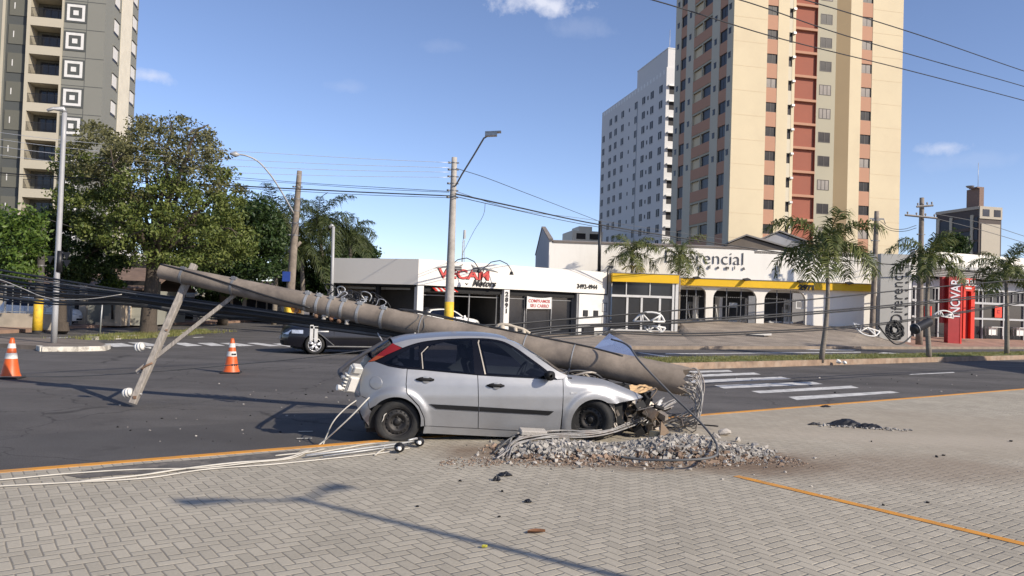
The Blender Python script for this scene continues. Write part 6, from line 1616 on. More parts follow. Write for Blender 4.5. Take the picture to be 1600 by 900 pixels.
def steel_wheel(parent, loc, r, rot=(0, 0, 0), flat_=0.0, name='wheel', style='steel', rimr=0.66):
    """wheel whose axle lies along local y, outer face towards -y"""
    A = Matrix.Rotation(pi / 2, 4, 'X')            # lathe z -> -y
    mb = MB(); w_ = 0.19
    prof = [(r * rimr, -0.0), (r * (rimr + .03), 0.012), (r * 0.86, 0.018), (r * 0.96, 0.0), (r, -0.03), (r, -w_ + 0.03), (r * 0.96, -w_), (r * rimr, -w_)]
    mb.lathe(prof, 40, A)
    vs = []
    for v in mb.v:
        x, y, z = v
        if z < -(r - flat_): 
            k = -(r - flat_) - z; z = -(r - flat_); y -= 0.25 * k * (1 if y > -0.1 else -1) 
        vs.append((x, y, z))
    mb.v = vs
    ty = mb.build('tyre', K['rubber'])
    # tread grooves
    ty.name = name; ty.parent = parent; ty.location = loc; ty.rotation_euler = rot
    rm = MB()
    if style == 'steel':
        R_ = r * rimr
        rm.lathe([(R_, 0.0), (R_ * 0.97, 0.004), (R_ * 0.93, -0.02), (R_ * 0.86, -0.035), (R_ * 0.80, -0.03), (R_ * 0.62, -0.012), (R_ * 0.52, -0.014), (R_ * 0.40, -0.045), (R_ * 0.30, -0.05), (R_ * 0.24, -0.046), (R_ * 0.20, -0.03), (R_ * 0.10, -0.026), (0.0, -0.026)], 40, A)
        ho = MB()
        for i in range(16):
            a = 2 * pi * i / 16; ho.lathe([(0, 0.002), (0.014, 0.002), (0.016, -0.006)], 8, A @ Matrix.Translation((R_ * 0.71 * cos(a), R_ * 0.71 * sin(a), -0.02)))
        for i in range(4):
            a = 2 * pi * i / 4 + 0.4; rm.lathe([(0, 0.01), (0.012, 0.01), (0.014, -0.02)], 6, A @ Matrix.Translation((R_ * 0.36 * cos(a), R_ * 0.36 * sin(a), -0.04)))
        o = rm.build('rim', K['steel_wheel'], ty); ho.build_split('vent_hole', K['dark'], ty)
    else:
        R_ = r * rimr
        rm.lathe([(R_, 0.0), (R_ * 0.95, 0.006), (R_ * 0.90, -0.02), (R_ * 0.88, -0.06)], 36, A)
        for i in range(5):
            for dlt in (-0.19, 0.19):
                a = 2 * pi * i / 5 + 0.3; a2 = a + dlt
                p0 = Vector((0.16 * R_ * cos(a), 0.0, 0.16 * R_ * sin(a))); p1 = Vector((0.92 * R_ * cos(a2), 0.012, 0.92 * R_ * sin(a2)))
                rm.tube([p0, p0.lerp(p1, .5) + Vector((0, -.012, 0)), p1], [0.03, 0.026, 0.028], 6)
        rm.lathe([(R_ * 0.3, -0.012), (R_ * 0.24, 0.014), (0, 0.018)], 16, A)
        o = rm.build('rim', K['alloy'], ty)
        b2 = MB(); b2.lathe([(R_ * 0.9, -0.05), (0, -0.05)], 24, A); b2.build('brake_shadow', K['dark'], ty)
    return ty

# ---------------------------------------------------------------- the crushed silver hatchback
CO = G(621, 690); CA = radians(12.5)
car = thing('hatchback_car', 'silver five door hatchback with crushed front under the fallen pole', 'car', CO, CA)
W2 = 0.80          # half track from the wheel plane to the centreline
def surf(x, z):
    y = interp([(-0.1, 0.06), (0.05, 0.03), (0.2, 0.0), (0.42, -0.03), (0.6, -0.035), (0.75, -0.02), (0.86, 0.005), (0.95, 0.045), (1.05, 0.10), (1.2, 0.19), (1.3, 0.26), (1.40, 0.33)], z)
    if x > 2.3: 
        y += 0.13 * ((x - 2.3) / 1.2) ** 2.2
        zt = interp([(2.3, 0.90), (2.54, 0.875), (2.82, 0.84), (3.06, 0.76), (3.26, 0.686), (3.47, 0.585)], x)
        k = max(0, min(1, (z - (zt - 0.17)) / 0.17)); y += 0.11 * k ** 2.2
    if x < 0.05: y += 0.23 * (max(0, 0.05 - x) / 0.6) ** 2.0
    # wheel arch flares
    for cx, cz in ((-0.04, 0.25), (2.68, 0.24)):
        d = sqrt((x - cx) ** 2 + (z - cz) ** 2)
        if d < 0.455: y -= 0.024 * max(0, min(1, (0.455 - d) / 0.03)) 
    # pressed swage line below the windows
    return y
dlo_top = smoothtab([(-0.325, 1.029), (-0.15, 1.12), (0.031, 1.203), (0.254, 1.279), (0.481, 1.318), (0.749, 1.341), (1.001, 1.353), (1.256, 1.349), (1.416, 1.322), (1.577, 1.247), (1.783, 1.106), (1.99, 0.955), (2.137, 0.832)], 5)
dlo_bot = smoothtab([(2.137, 0.832), (1.893, 0.845), (1.392, 0.862), (1.037, 0.88), (0.61, 0.912), (0.304, 0.936), (0.04, 0.949), (-0.147, 0.975), (-0.325, 1.029)], 5)
roof_edge = smoothtab([(-0.085, 1.262), (0.121, 1.318), (0.328, 1.342), (0.594, 1.368), (0.98, 1.386), (1.275, 1.379), (1.474, 1.352), (1.605, 1.308), (1.789, 1.190), (1.996, 1.048), (2.183, 0.930), (2.290, 0.888)], 5)
rarch = arc(-0.04, 0.25, 0.335, -8, 158, 26)          # right side -> over the top -> rear
farch = arc(2.68, 0.24, 0.335, -28, 205, 32)
# dark inner shell so that gaps read dark
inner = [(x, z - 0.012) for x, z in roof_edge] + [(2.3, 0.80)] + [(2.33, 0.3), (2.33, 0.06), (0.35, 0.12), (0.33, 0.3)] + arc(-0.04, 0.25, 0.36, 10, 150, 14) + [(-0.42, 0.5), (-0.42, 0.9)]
def shrink(pl, k=0.94):
    cx = sum(p[0] for p in pl) / len(pl); cz = sum(p[1] for p in pl) / len(pl); return [(cx + (x - cx) * k, cz + (z - cz) * k) for x, z in pl]
GL_R = [(0.312, 0.948), (0.298, 1.15), (0.42, 1.262), (0.62, 1.312), (0.82, 1.333), (0.985, 1.338), (0.99, 0.895), (0.62, 0.922)]
GL_F = [(1.148, 0.892), (1.082, 1.335), (1.25, 1.334), (1.405, 1.308), (1.56, 1.234), (1.76, 1.098), (1.955, 0.952), (2.06, 0.862), (1.70, 0.868)]
GL_Q = [(-0.20, 1.012), (0.0, 1.135), (0.14, 1.207), (0.27, 1.252), (0.255, 1.15), (0.268, 0.965), (0.03, 0.972)]
HOLES = [shrink(GL_R), shrink(GL_F), shrink(GL_Q)]
def see_through(name, tintc):
    m = bpy.data.materials.new(name); m.use_nodes = True; t = m.node_tree; t.nodes.clear(); o = t.nodes.new('ShaderNodeOutputMaterial')
    tr = t.nodes.new('ShaderNodeBsdfTransparent'); tr.inputs[0].default_value = tuple(tintc) + (1,); gl = t.nodes.new('ShaderNodeBsdfGlossy'); gl.inputs['Roughness'].default_value = 0.03
    fr = t.nodes.new('ShaderNodeFresnel'); fr.inputs[0].default_value = 1.52; mx = t.nodes.new('ShaderNodeMixShader')
    t.links.new(fr.outputs[0], mx.inputs[0]); t.links.new(tr.outputs[0], mx.inputs[1]); t.links.new(gl.outputs[0], mx.inputs[2]); t.links.new(mx.outputs[0], o.inputs[0]); return m
K['glass_side'] = see_through('tinted_side_glass', (0.30, 0.33, 0.40)); K['glass_front'] = see_through('windscreen_glass', (0.62, 0.68, 0.70))
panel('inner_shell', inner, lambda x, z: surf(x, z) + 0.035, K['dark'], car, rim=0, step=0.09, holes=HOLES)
panel('window_surround', dlo_top[:-1] + dlo_bot[:-1], lambda x, z: surf(x, z) + 0.004, K['gloss_black'], car, rim=0.02, holes=HOLES)
# rear quarter
q = [(-0.402, 1.012), (-0.325, 1.024)] + [p for p in dlo_bot[::-1] if -0.325 < p[0] < 0.093][0:] + [(0.092, 0.944), (0.078, 0.75), (0.092, 0.63), (0.145, 0.575), (0.255, 0.46), (0.325, 0.32), (0.340, 0.21), (0.293, 0.20)] + rarch[1:-3] + [(-0.37, 0.42), (-0.40, 0.545), (-0.49, 0.58), (-0.503, 0.66), (-0.50, 0.744), (-0.48, 0.893), (-0.44, 0.97)]
q = [(-0.402, 1.012), (-0.325, 1.024), (-0.147, 0.969), (0.04, 0.943)] + q[[i for i, p in enumerate(q) if p == (0.092, 0.944)][0]:]
panel('rear_quarter', q, surf, K['silver'], car)
bp_poly = [(-0.552, 0.545), (-0.49, 0.572), (-0.405, 0.538), (-0.376, 0.415)] + arc(-0.04, 0.25, 0.335, 156, 188, 6) + [(-0.37, 0.19), (-0.455, 0.295), (-0.537, 0.445)]
panel('rear_bumper', bp_poly, lambda x, z: surf(x, z) - 0.012, K['silver'], car)
rd = [(0.101, 0.940), (0.30, 0.930), (0.61, 0.906), (1.028, 0.875), (1.058, 0.172), (0.70, 0.190), (0.352, 0.210), (0.337, 0.32), (0.265, 0.47), (0.152, 0.588), (0.103, 0.636), (0.088, 0.75)]
fd = [(1.038, 0.874), (1.392, 0.857), (1.893, 0.840), (2.13, 0.828), (2.212, 0.838), (2.214, 0.60), (2.210, 0.382), (2.200, 0.112), (1.60, 0.142), (1.068, 0.171)]
rdo = panel('rear_door', rd, surf, K['silver'], car); fdo = panel('front_door', fd, surf, K['silver'], car)
panel('sill', [(0.345, 0.203), (1.06, 0.165), (2.2, 0.105), (2.335, 0.105), (2.335, 0.02), (1.3, 0.055), (0.330, 0.105)], lambda x, z: surf(x, z) + 0.012, K['silver'], car)
fn_ = [(2.222, 0.840), (2.298, 0.893)] + smoothtab([(2.298, 0.893), (2.541, 0.872), (2.816, 0.838), (3.056, 0.762), (3.258, 0.686), (3.40, 0.625), (3.472, 0.584)], 5)[1:] + [(3.34, 0.566), (3.222, 0.553), (3.10, 0.533), (2.985, 0.512)] + arc(2.68, 0.24, 0.335, 58, 200, 24) + [(2.345, 0.105), (2.222, 0.108), (2.224, 0.40)]
panel('front_fender', fn_, surf, K['silver'], car)
cant = roof_edge + [(2.224, 0.845), (2.137, 0.838)] + [(x, z + 0.006) for x, z in dlo_top[::-1] if x > 0.045] + [(0.038, 1.212)]
panel('side_roof_rail', cant, surf, K['silver'], car)
# tail lamp
panel('tail_lamp', [(-0.405, 1.018), (-0.24, 1.15), (-0.09, 1.268), (0.028, 1.207), (-0.15, 1.126), (-0.33, 1.034)], surf, K['tail_red'], car, lift=0.006)
panel('tail_lamp_indicator', [(-0.408, 1.016), (-0.30, 1.10), (-0.20, 1.098), (-0.33, 1.032)], surf, K['amber'], car, lift=0.009)
# glass
panel('rear_door_glass', GL_R, surf, K['glass_side'], car, lift=0.003, rim=0.01)
panel('front_door_glass', GL_F, surf, K['glass_side'], car, lift=0.003, rim=0.01)
panel('quarter_glass', GL_Q, surf, K['glass_side'], car, lift=0.003, rim=0.01)
panel('window_strip', [(0.296, 0.95), (0.283, 1.15), (0.296, 1.15), (0.309, 0.95)], surf, K['chrome'], car, lift=0.008, rim=0.006)
panel('window_strip', [(1.128, 0.892), (1.062, 1.30), (1.076, 1.335), (1.09, 1.335), (1.078, 1.29), (1.146, 0.892)], surf, K['chrome'], car, lift=0.008, rim=0.006)
panel('window_strip', [(0.283, 1.15), (0.375, 1.24), (0.385, 1.232), (0.296, 1.15)], surf, K['chrome'], car, lift=0.008, rim=0.006)
# rub strips, handles, filler cap, indicator
panel('rub_strip', [(0.395, 0.495), (1.052, 0.464), (1.056, 0.405), (0.488, 0.434)], surf, K['trim'], rdo, lift=0.014, rim=0.012)
panel('rub_strip', [(1.064, 0.463), (2.092, 0.407), (2.03, 0.354), (1.068, 0.404)], surf, K['trim'], fdo, lift=0.014, rim=0.012)
for (x, z, pr) in ((0.33, 0.812, rdo), (1.275, 0.744, fdo)):
    mb = MB(); yb = surf(x, z)
    mb.grid([[Vector((x + 0.11 * cos(t) * s, yb - 0.002 - 0.022 * (1 - s * s), z + 0.036 * sin(t) * s)) for t in [2 * pi * k / 20 for k in range(20)]] for s in (1.0, 0.8, 0.5, 0.05)], wrap=True)
    mb.tube([(x - 0.118, yb - 0.012, z + 0.002), (x - 0.06, yb - 0.03, z + 0.006), (x + 0.06, yb - 0.03, z + 0.004), (x + 0.115, yb - 0.012, z)], [0.012, 0.02, 0.02, 0.014], 10)
    h = mb.build('handle', K['trim'], pr)
    mb = MB(); mb.grid([[Vector((x + 0.012 + 0.05 * cos(t) * s, yb - 0.022 - 0.006 * (1 - s), z + 0.050 * sin(t) * s)) for t in [2 * pi * k / 18 for k in range(18)]] for s in (1.0, 0.85, 0.05)], wrap=True); mb.build('handle_cup', K['silver'], pr)
mb = MB(); x, z = -0.302, 0.755; 
mb.grid([[Vector((x + 0.078 * cos(t) * s, surf(x + 0.078 * cos(t) * s, z + 0.082 * sin(t) * s) - 0.004 - hgt, z + 0.082 * sin(t) * s)) for t in [2 * pi * k / 32 for k in range(32)]] for s, hgt in ((1.04, -0.004), (1.0, 0.0035), (0.95, 0.004), (0.5, 0.0045), (0.02, 0.005))], wrap=True); mb.build('fuel_cap', K['silver'], car)
mb = MB(); x, z = 2.364, 0.653; yb = surf(x, z); mb.prism([(x - .045, yb - 0.008, z - .012), (x + .045, yb - 0.008, z - .006), (x + .045, yb - 0.008, z + .014), (x - .045, yb - 0.008, z + .014)], (0, 0.01, 0)); mb.build('side_indicator', K['lens'], car)
# mirror
mb = MB(); rows = []
for i, (s, dy) in enumerate([(0.3, -0.20), (0.8, -0.195), (1.0, -0.15), (0.95, -0.08), (0.55, -0.01), (0.3, 0.05)]):
    rows.append([Vector((2.0 + 0.075 * s * cos(t), surf(2.0, 0.89) + dy + 0.02 * cos(t), 0.895 + 0.068 * s * (abs(sin(t)) ** 0.7) * (1 if sin(t) > 0 else -1))) for t in [2 * pi * k / 16 for k in range(16)]])
mb.grid(rows, wrap=True); mi_ = mb.build('mirror', K['trim'], car)
mb = MB(); y0 = surf(2.0, 0.89); mb.prism([(1.935, y0 - 0.175, 0.845), (1.935, y0 - 0.175, 0.945), (1.945, y0 - 0.07, 0.945), (1.945, y0 - 0.07, 0.845)], (-0.004, 0, 0)); mb.build('mirror_glass', K['glass_car'], mi_)
# roof, windscreen and tail: loft between the two sides
def loft_rows(edge, crown, n=14):
    rows = []
    for (x, z, cz, cx) in edge:
        y0 = surf(x, z); y1 = 2 * W2 - y0; r = []
        for k in range(n + 1):
            t = k / n; b = 1 - abs(2 * t - 1) ** 2.4; r.append(Vector((x + cx * b, y0 + (y1 - y0) * t, z + cz * b)))
        rows.append(r)
    return rows
re_ = [p for p in roof_edge]
roof = MB(); roof.grid(loft_rows([(x, z, 0.045, 0.0) for x, z in re_ if x < 1.52], 0)); roof.build('roof', K['silver'], car)
ws = MB(); ws.grid(loft_rows([(x, z - 0.01, 0.03, 0.14 * min(1, (x - 1.45) / 0.5)) for x, z in re_ if 1.44 < x], 0)); ws.build('windscreen', K['glass_front'], car)
cw = MB(); 
tl = [(-0.46, 0.25), (-0.537, 0.445), (-0.552, 0.545), (-0.50, 0.58), (-0.503, 0.70), (-0.495, 0.80), (-0.48, 0.893), (-0.402, 1.012)]
tb = MB(); tb.grid(loft_rows([(x, z, 0, 0.06) for x, z in tl], 0)); tb.build('tailgate', K['silver'], car)
hg = MB(); hg.grid(loft_rows([(x, z, 0.0, 0.12) for i, (x, z) in enumerate([(-0.402, 1.012), (-0.32, 1.085), (-0.24, 1.15), (-0.16, 1.21), (-0.085, 1.262)])], 0)); hg.build('rear_screen', K['glass_car'], car)
# far side, floor and rear axle
Mir = Matrix.Translation((0, 2 * W2, 0)) @ Matrix.Diagonal((1, -1, 1, 1))
panel('far_side', [(x, z) for x, z in roof_edge] + [(2.3, 0.80), (2.8, 0.78), (2.8, 0.3), (2.33, 0.06), (0.35, 0.12)] + arc(-0.04, 0.25, 0.36, 10, 150, 14) + [(-0.45, 0.5), (-0.45, 0.9)], surf, K['silver'], car, rim=0, step=0.09, M=Mir, holes=HOLES)
for nm_, gp2 in (('rear_door_glass', GL_R), ('front_door_glass', GL_F), ('quarter_glass', GL_Q)): panel(nm_, gp2, surf, K['glass_side'], car, rim=0, M=Mir, lift=0.003)
K['seat'] = mat('grey_seat_cloth', (0.10, 0.10, 0.11), 0.9, var=0.25, sc=12); K['dash'] = mat('grey_dashboard', (0.05, 0.05, 0.053), 0.7, var=0.15)
def seat(x, y, back):
    mb = MB(); mb.box((x + 0.25, y, 0.46), (0.50, 0.48, 0.14)); q_s = Matrix.Rotation(-0.32, 3, 'Y'); mb.box((x - 0.08, y, 0.76), (0.13, 0.48, 0.56), M=q_s); s_ = mb.build('seat', K['seat'], car, bevel=0.05, seg=3)
    mb = MB(); mb.box((x - 0.22, y, 1.13), (0.10, 0.26, 0.17), M=q_s); mb.tube([(x - 0.2, y - .06, 1.0), (x - 0.21, y - .06, 1.1)], 0.008, 6); mb.tube([(x - 0.2, y + .06, 1.0), (x - 0.21, y + .06, 1.1)], 0.008, 6); mb.build('headrest', K['seat'], s_, bevel=0.035, seg=3)
seat(1.22, 0.45, 0); seat(1.22, 1.15, 0)
mb = MB(); mb.box((0.42, W2, 0.46), (0.5, 1.2, 0.16)); mb.box((0.06, W2, 0.74), (0.14, 1.2, 0.56), M=Matrix.Rotation(-0.3, 3, 'Y')); mb.build('rear_bench', K['seat'], car, bevel=0.05, seg=3)
for y_ in (0.5, 1.1):
    mb = MB(); mb.box((-0.05, y_, 1.04), (0.09, 0.24, 0.14)); mb.build('headrest', K['seat'], car, bevel=0.03, seg=3)
mb = MB(); mb.prism([(2.02, 0.16, 0.62), (2.02, 0.16, 0.80), (2.12, 0.16, 0.87), (2.34, 0.16, 0.86), (2.34, 0.16, 0.6)], (0, 1.28, 0)); mb.build('dashboard', K['dash'], car, bevel=0.03, seg=2)
mb = MB(); qq = Matrix.Translation((1.90, 1.15, 0.82)) @ Matrix.Rotation(-1.15, 4, 'Y'); mb.tube([qq @ Vector((0.18 * cos(a), 0.18 * sin(a), 0)) for a in [2 * pi * i / 24 for i in range(25)]], 0.014, 7, caps=False); mb.tube([qq @ Vector((-.17, 0, 0)), qq @ Vector((.17, 0, 0))], 0.014, 6); mb.tube([qq @ Vector((0, 0, 0)), qq @ Vector((0, 0, -.25))], 0.025, 8); mb.build('steering_wheel', K['dash'], car)
mb = MB(); mb.bx(-0.4, 2.9, 0.15, 2 * W2 - 0.15, 0.10, 0.16); mb.bx(-0.42, 0.34, 0.1, 2 * W2 - 0.1, 0.16, 0.55); mb.bx(2.30, 2.36, 0.05, 2 * W2 - 0.05, 0.1, 0.86); mb.build('underbody', K['dark'], car)
# wheel-house liners
mb = MB()
for cx, cz in ((-0.04, 0.25), (2.68, 0.24)):
    mb = MB(); ar_ = arc(cx, cz, 0.337, 0, 180, 20)
    mb.grid([[Vector((x, 0.03, z)) for x, z in ar_], [Vector((x, 0.40, z)) for x, z in ar_]]); mb.add([(x, 0.40, z) for x, z in ar_] + [(cx - .337, 0.40, 0.2), (cx + .337, 0.40, 0.2)], [tuple(range(21)) + (21, 22)])
    mb.build('wheel_housing', K['dark'], car)
steel_wheel(car, (-0.005, 0.03, 0.245), 0.298, (0, 0.3, 0), flat_=0.055)
steel_wheel(car, (2.64, 0.07, 0.272), 0.31, (0.05, 0.5, radians(-27)), flat_=0.035)
for x in (0.0, 2.62):
    o = steel_wheel(car, (x, 2 * W2 - 0.02, 0.235), 0.285, (0, 0, pi))
# torn tyre sidewall: pale ripped cord on the flat rear tyre
mb = MB(); mb.tube(catm([(-0.15, 0.008, 0.37), (-0.185, 0.004, 0.335), (-0.19, 0.004, 0.30), (-0.215, 0.006, 0.25)], 5), [0.003, 0.004, 0.006, 0.008, 0.009, 0.009, 0.008, 0.008, 0.007, 0.006, 0.007, 0.008, 0.007, 0.005, 0.004, 0.002], 5); mb.build('torn_tyre_cord', K['cable_white'], car)
# ---- wrecked engine bay
rc = random.Random(9)
bay = MB(); bay.bx(2.36, 3.15, 0.16, 1.45, 0.16, 0.52); bay.build('engine_bay_floor', K['dark'], car)
eb = MB()
for _ in range(90):
    x = rc.uniform(2.95, 3.78); y = rc.uniform(0.16, 1.3); z = rc.uniform(0.10, 0.58) - max(0, x - 3.4) * 0.4
    q = Matrix.Rotation(rc.uniform(0, 3), 3, Vector((rc.uniform(-1, 1), rc.uniform(-1, 1), rc.uniform(-1, 1))).normalized())
    eb.box((x, y, max(0.06, z)), (rc.uniform(.04, .22), rc.uniform(.04, .2), rc.uniform(.03, .16)), mi=rc.choice([0, 0, 1, 2]), M=q)
for _ in range(38):
    a = Vector((rc.uniform(2.9, 3.7), rc.uniform(0.10, 1.0), rc.uniform(0.12, 0.58))); b = a + Vector((rc.uniform(-.35, .35), rc.uniform(-.2, .2), rc.uniform(-.3, .2))); c = b + Vector((rc.uniform(-.2, .3), rc.uniform(-.2, .2), rc.uniform(-.2, .1)))
    b.z = max(b.z, 0.06); c.z = max(c.z, 0.05)
    eb.tube(catm([a, b, c], 5), rc.uniform(.005, .015), 6, mi=rc.choice([1, 1, 2, 0]))
eb.build('wrecked_engine', [K['dark'], K['grime'], K['wrench']], car)
# crumpled metal sheets at the nose
def crumple(name, pts, m, amp, seed, n=7, parent=car, th=0.004):
    """bent sheet spanned by 4 corners"""
    r = random.Random(seed); a, b, c, d = [Vector(p) for p in pts]; nrm = (b - a).cross(d - a).normalized(); rows = []
    for i in range(n + 1):
        row = []
        for j in range(n + 1):
            u, v = i / n, j / n; p = (a * (1 - u) + b * u) * (1 - v) + (d * (1 - u) + c * u) * v
            row.append(p + nrm * r.uniform(-amp, amp))
        rows.append(row)
    mb = MB(); mb.grid(rows, smooth=False); o = mb.build(name, m, parent); s = o.modifiers.new('thickness', 'SOLIDIFY'); s.thickness = th; return o
crumple('torn_fender_liner', [(2.86, 0.08, 0.56), (2.98, 0.06, 0.50), (3.06, 0.07, 0.16), (2.99, 0.09, 0.14)], K['wrench'], 0.018, 1)
crumple('bent_headlamp_panel', [(3.30, 0.22, 0.60), (3.78, 0.50, 0.66), (3.74, 0.72, 0.70), (3.36, 0.48, 0.72)], K['tan'], 0.012, 2)
crumple('bent_crossmember', [(3.24, 0.20, 0.54), (3.60, 0.45, 0.50), (3.58, 0.50, 0.22), (3.22, 0.25, 0.20)], K['grime'], 0.05, 3)
crumple('bent_radiator', [(3.42, 0.28, 0.55), (3.66, 0.62, 0.42), (3.50, 0.66, 0.20), (3.38, 0.34, 0.25)], K['wrench'], 0.04, 4)
crumple('white_bumper_shard', [(3.93, 0.62, 0.50), (3.98, 0.70, 0.47), (3.80, 0.72, 0.16), (3.72, 0.66, 0.14)], K['white_car'], 0.014, 5)
crumple('crushed_bonnet_underside', [(2.95, 0.45, 0.72), (3.85, 0.75, 0.60), (3.80, 1.35, 0.62), (2.95, 1.30, 0.74)], K['dark'], 0.05, 16)
crumple('crushed_front_panel', [(3.55, 0.55, 0.60), (3.92, 0.95, 0.58), (3.86, 1.0, 0.14), (3.5, 0.6, 0.14)], K['dark'], 0.06, 17)
crumple('crushed_inner_wing', [(2.40, 0.30, 0.78), (3.0, 0.34, 0.74), (3.05, 0.5, 0.46), (2.4, 0.5, 0.46)], K['dark'], 0.05, 6)
# bonnet: ripped off its hinges and folded up behind the pole
crumple('folded_bonnet', [(3.12, 1.78, 1.06), (3.90, 1.52, 0.96), (3.82, 1.62, 1.24), (3.50, 1.78, 1.43)], mat('bonnet_sky_tint', (0.45, 0.48, 0.55), 0.28, metal=0.85, var=0.04), 0.008, 7, n=3)  # paler and bluer than the car paint: sky reflection put into the colour
crumple('bonnet_corner', [(2.85, 1.6, 1.10), (3.02, 1.62, 1.06), (3.04, 1.62, 1.22), (2.98, 1.62, 1.25)], K['trim'], 0.01, 8, n=2)
# cowl pieces, hoses, wiper arms in the open bay under the pole
hb = MB()
for i in range(16):
    a = Vector((rc.uniform(2.25, 2.45), rc.uniform(0.3, 0.9), rc.uniform(0.80, 0.90))); b = Vector((rc.uniform(2.5, 2.75), rc.uniform(0.3, 0.9), rc.uniform(0.82, 0.92))); c = Vector((rc.uniform(2.8, 2.98), rc.uniform(0.3, 0.8), rc.uniform(0.66, 0.80)))
    hb.tube(catm([a, b, c], 6), rc.uniform(.008, .02), 6, mi=rc.choice([0, 0, 0, 1]))
hb.tube(catm([(2.28, 0.32, 0.90), (2.55, 0.34, 0.93), (2.85, 0.36, 0.86), (2.98, 0.40, 0.74)], 6), 0.022, 8)
hb.build('loose_hose', [K['black'], K['wrench']], car)
mb = MB(); mb.tube(catm([(2.30, 0.13, 0.87), (2.36, 0.20, 0.93), (2.42, 0.3, 0.885)], 5), 0.014, 6); mb.tube([(2.34, 0.2, 0.86), (2.44, 0.45, 0.95)], 0.012, 6); mb.build('wiper_arm', K['black'], car)

# ---------------------------------------------------------------- plain small hatchback, used for the cars further back
def far_hatch(name, lab, loc, rz, paint, style, scale=1.0, group=None):
    """nose towards +x, the near flank at y=0 facing -y; wheelbase 2.37"""
    o = thing(name, lab, 'car', loc, rz, group)
    Wd = 1.56
    def s2(x, z):
        y = interp([(0.1, 0.06), (0.3, 0.0), (0.5, -0.03), (0.75, 0.0), (0.9, 0.04), (1.0, 0.09), (1.2, 0.19), (1.42, 0.32)], z)
        if x > 2.3: y += 0.26 * ((x - 2.3) / 0.85) ** 2.3
        if x < -0.2: y += 0.18 * ((-0.2 - x) / 0.5) ** 2
        return y
    top = smoothtab([(-0.62, 0.35), (-0.66, 0.55), (-0.60, 0.85), (-0.50, 1.02), (-0.30, 1.30), (0.05, 1.38), (0.6, 1.42), (1.1, 1.40), (1.45, 1.28), (1.95, 0.98), (2.3, 0.90), (2.7, 0.83), (2.98, 0.73), (3.08, 0.60), (3.12, 0.45), (3.08, 0.24)], 5)
    body = top + [(2.72, 0.20)] + arc(2.37, 0.28, 0.335, -14, 194, 18) + [(1.2, 0.17)] + arc(0, 0.28, 0.335, -14, 194, 18)
    b = panel('body', body, s2, paint, o, rim=0.02, step=0.08)
    panel('side_glass', smoothtab([(-0.40, 1.02), (-0.2, 1.26), (0.2, 1.33), (0.7, 1.36), (1.15, 1.33), (1.45, 1.20), (1.80, 0.97)], 4) + [(0.8, 0.97)], s2, K['glass_car'], o, lift=0.004, rim=0.008, step=0.12)
    panel('rub_strip', [(0.42, 0.52), (1.95, 0.50), (1.95, 0.455), (0.42, 0.47)], s2, K['trim'], o, lift=0.015, rim=0.01, step=0.2)
    panel('sill_strip', [(0.36, 0.26), (2.0, 0.26), (2.0, 0.23), (0.36, 0.23)], s2, K['galv'], o, lift=0.008, rim=0.01, step=0.2)
    for x in (0.78, 1.82): 
        mb = MB(); mb.bx(x - 0.004, x + 0.004, s2(x, 0.6) - 0.004, s2(x, 0.6) + 0.01, 0.28, 0.95); mb.build('door_gap', K['dark'], o)
    mb = MB(); n = 14; rows = []
    for (x, z) in top:
        y0 = s2(x, z); y1 = Wd - y0; bx_ = 0.16 if x > 2.6 else (-0.07 if x < -0.3 else 0); cz = 0.05 if 0.55 < z and x > -0.4 else 0
        rows.append([Vector((x + bx_ * (1 - abs(2 * k / n - 1) ** 2.2), y0 + (y1 - y0) * k / n, z + cz * (1 - abs(2 * k / n - 1) ** 2.4))) for k in range(n + 1)])
    i0 = min(range(len(top)), key=lambda i: abs(top[i][0] - 1.45) if top[i][1] > 1.0 and i > 20 else 9); i1 = min(range(len(top)), key=lambda i: abs(top[i][0] - 2.0) if top[i][1] > 0.8 and i > 20 else 9)
    mb.grid(rows[:i0 + 1]); mb.grid(rows[i1:]); mb.build('bonnet_and_roof', paint, o)
    mb = MB(); mb.grid(rows[i0:i1 + 1]); mb.build('windscreen', K['glass_car'], o)
    Mr = Matrix.Translation((0, Wd, 0)) @ Matrix.Diagonal((1, -1, 1, 1)); panel('far_flank', body, s2, paint, o, rim=0, step=0.15, M=Mr)
    # face: lamps, grille, bumper slot, plate
    def nose(u, z, out=0.012):      # u 0..1 across the nose, follows the loft
        t = u; x = interp([(0.24, 3.08), (0.45, 3.12), (0.60, 3.08), (0.73, 2.98), (0.83, 2.7)], z); y0 = s2(x, z); return Vector((x + 0.16 * (1 - abs(2 * t - 1) ** 2.2) + out, y0 + (Wd - 2 * y0) * t, z))
    for (u0, u1, nm) in ((0.015, 0.27, 'headlamp'), (0.73, 0.985, 'headlamp')):
        mb = MB(); mb.grid([[nose(u0 + (u1 - u0) * k / 8, z, 0.018) + Vector((0, 0, 0.0)) for k in range(9)] for z in (0.575, 0.62, 0.67, 0.705)]); mb.build(nm, K['lens'], o)
    x_ = 2.78; mb = MB(); mb.grid([[Vector((x, s2(x, z) - 0.008, z)) for x in (2.72, 2.85, 2.95, 3.03)] for z in (0.61, 0.65, 0.69, 0.715)]); mb.build('headlamp_side', K['lens'], o)
    mb = MB(); mb.grid([[nose(0.31 + 0.38 * k / 6, z, 0.015) for k in range(7)] for z in (0.60, 0.64, 0.68)]); mb.build('grille', K['black'], o)
    mb = MB(); mb.grid([[nose(0.2 + 0.6 * k / 8, z, 0.012) for k in range(9)] for z in (0.27, 0.33, 0.38)]); mb.build('air_intake', K['dark'], o)
    mb = MB(); mb.grid([[nose(0.37 + 0.26 * k / 4, z, 0.02) for k in range(5)] for z in (0.42, 0.54)]); mb.build('number_plate', K['plate'], o)
    mb = MB(); 
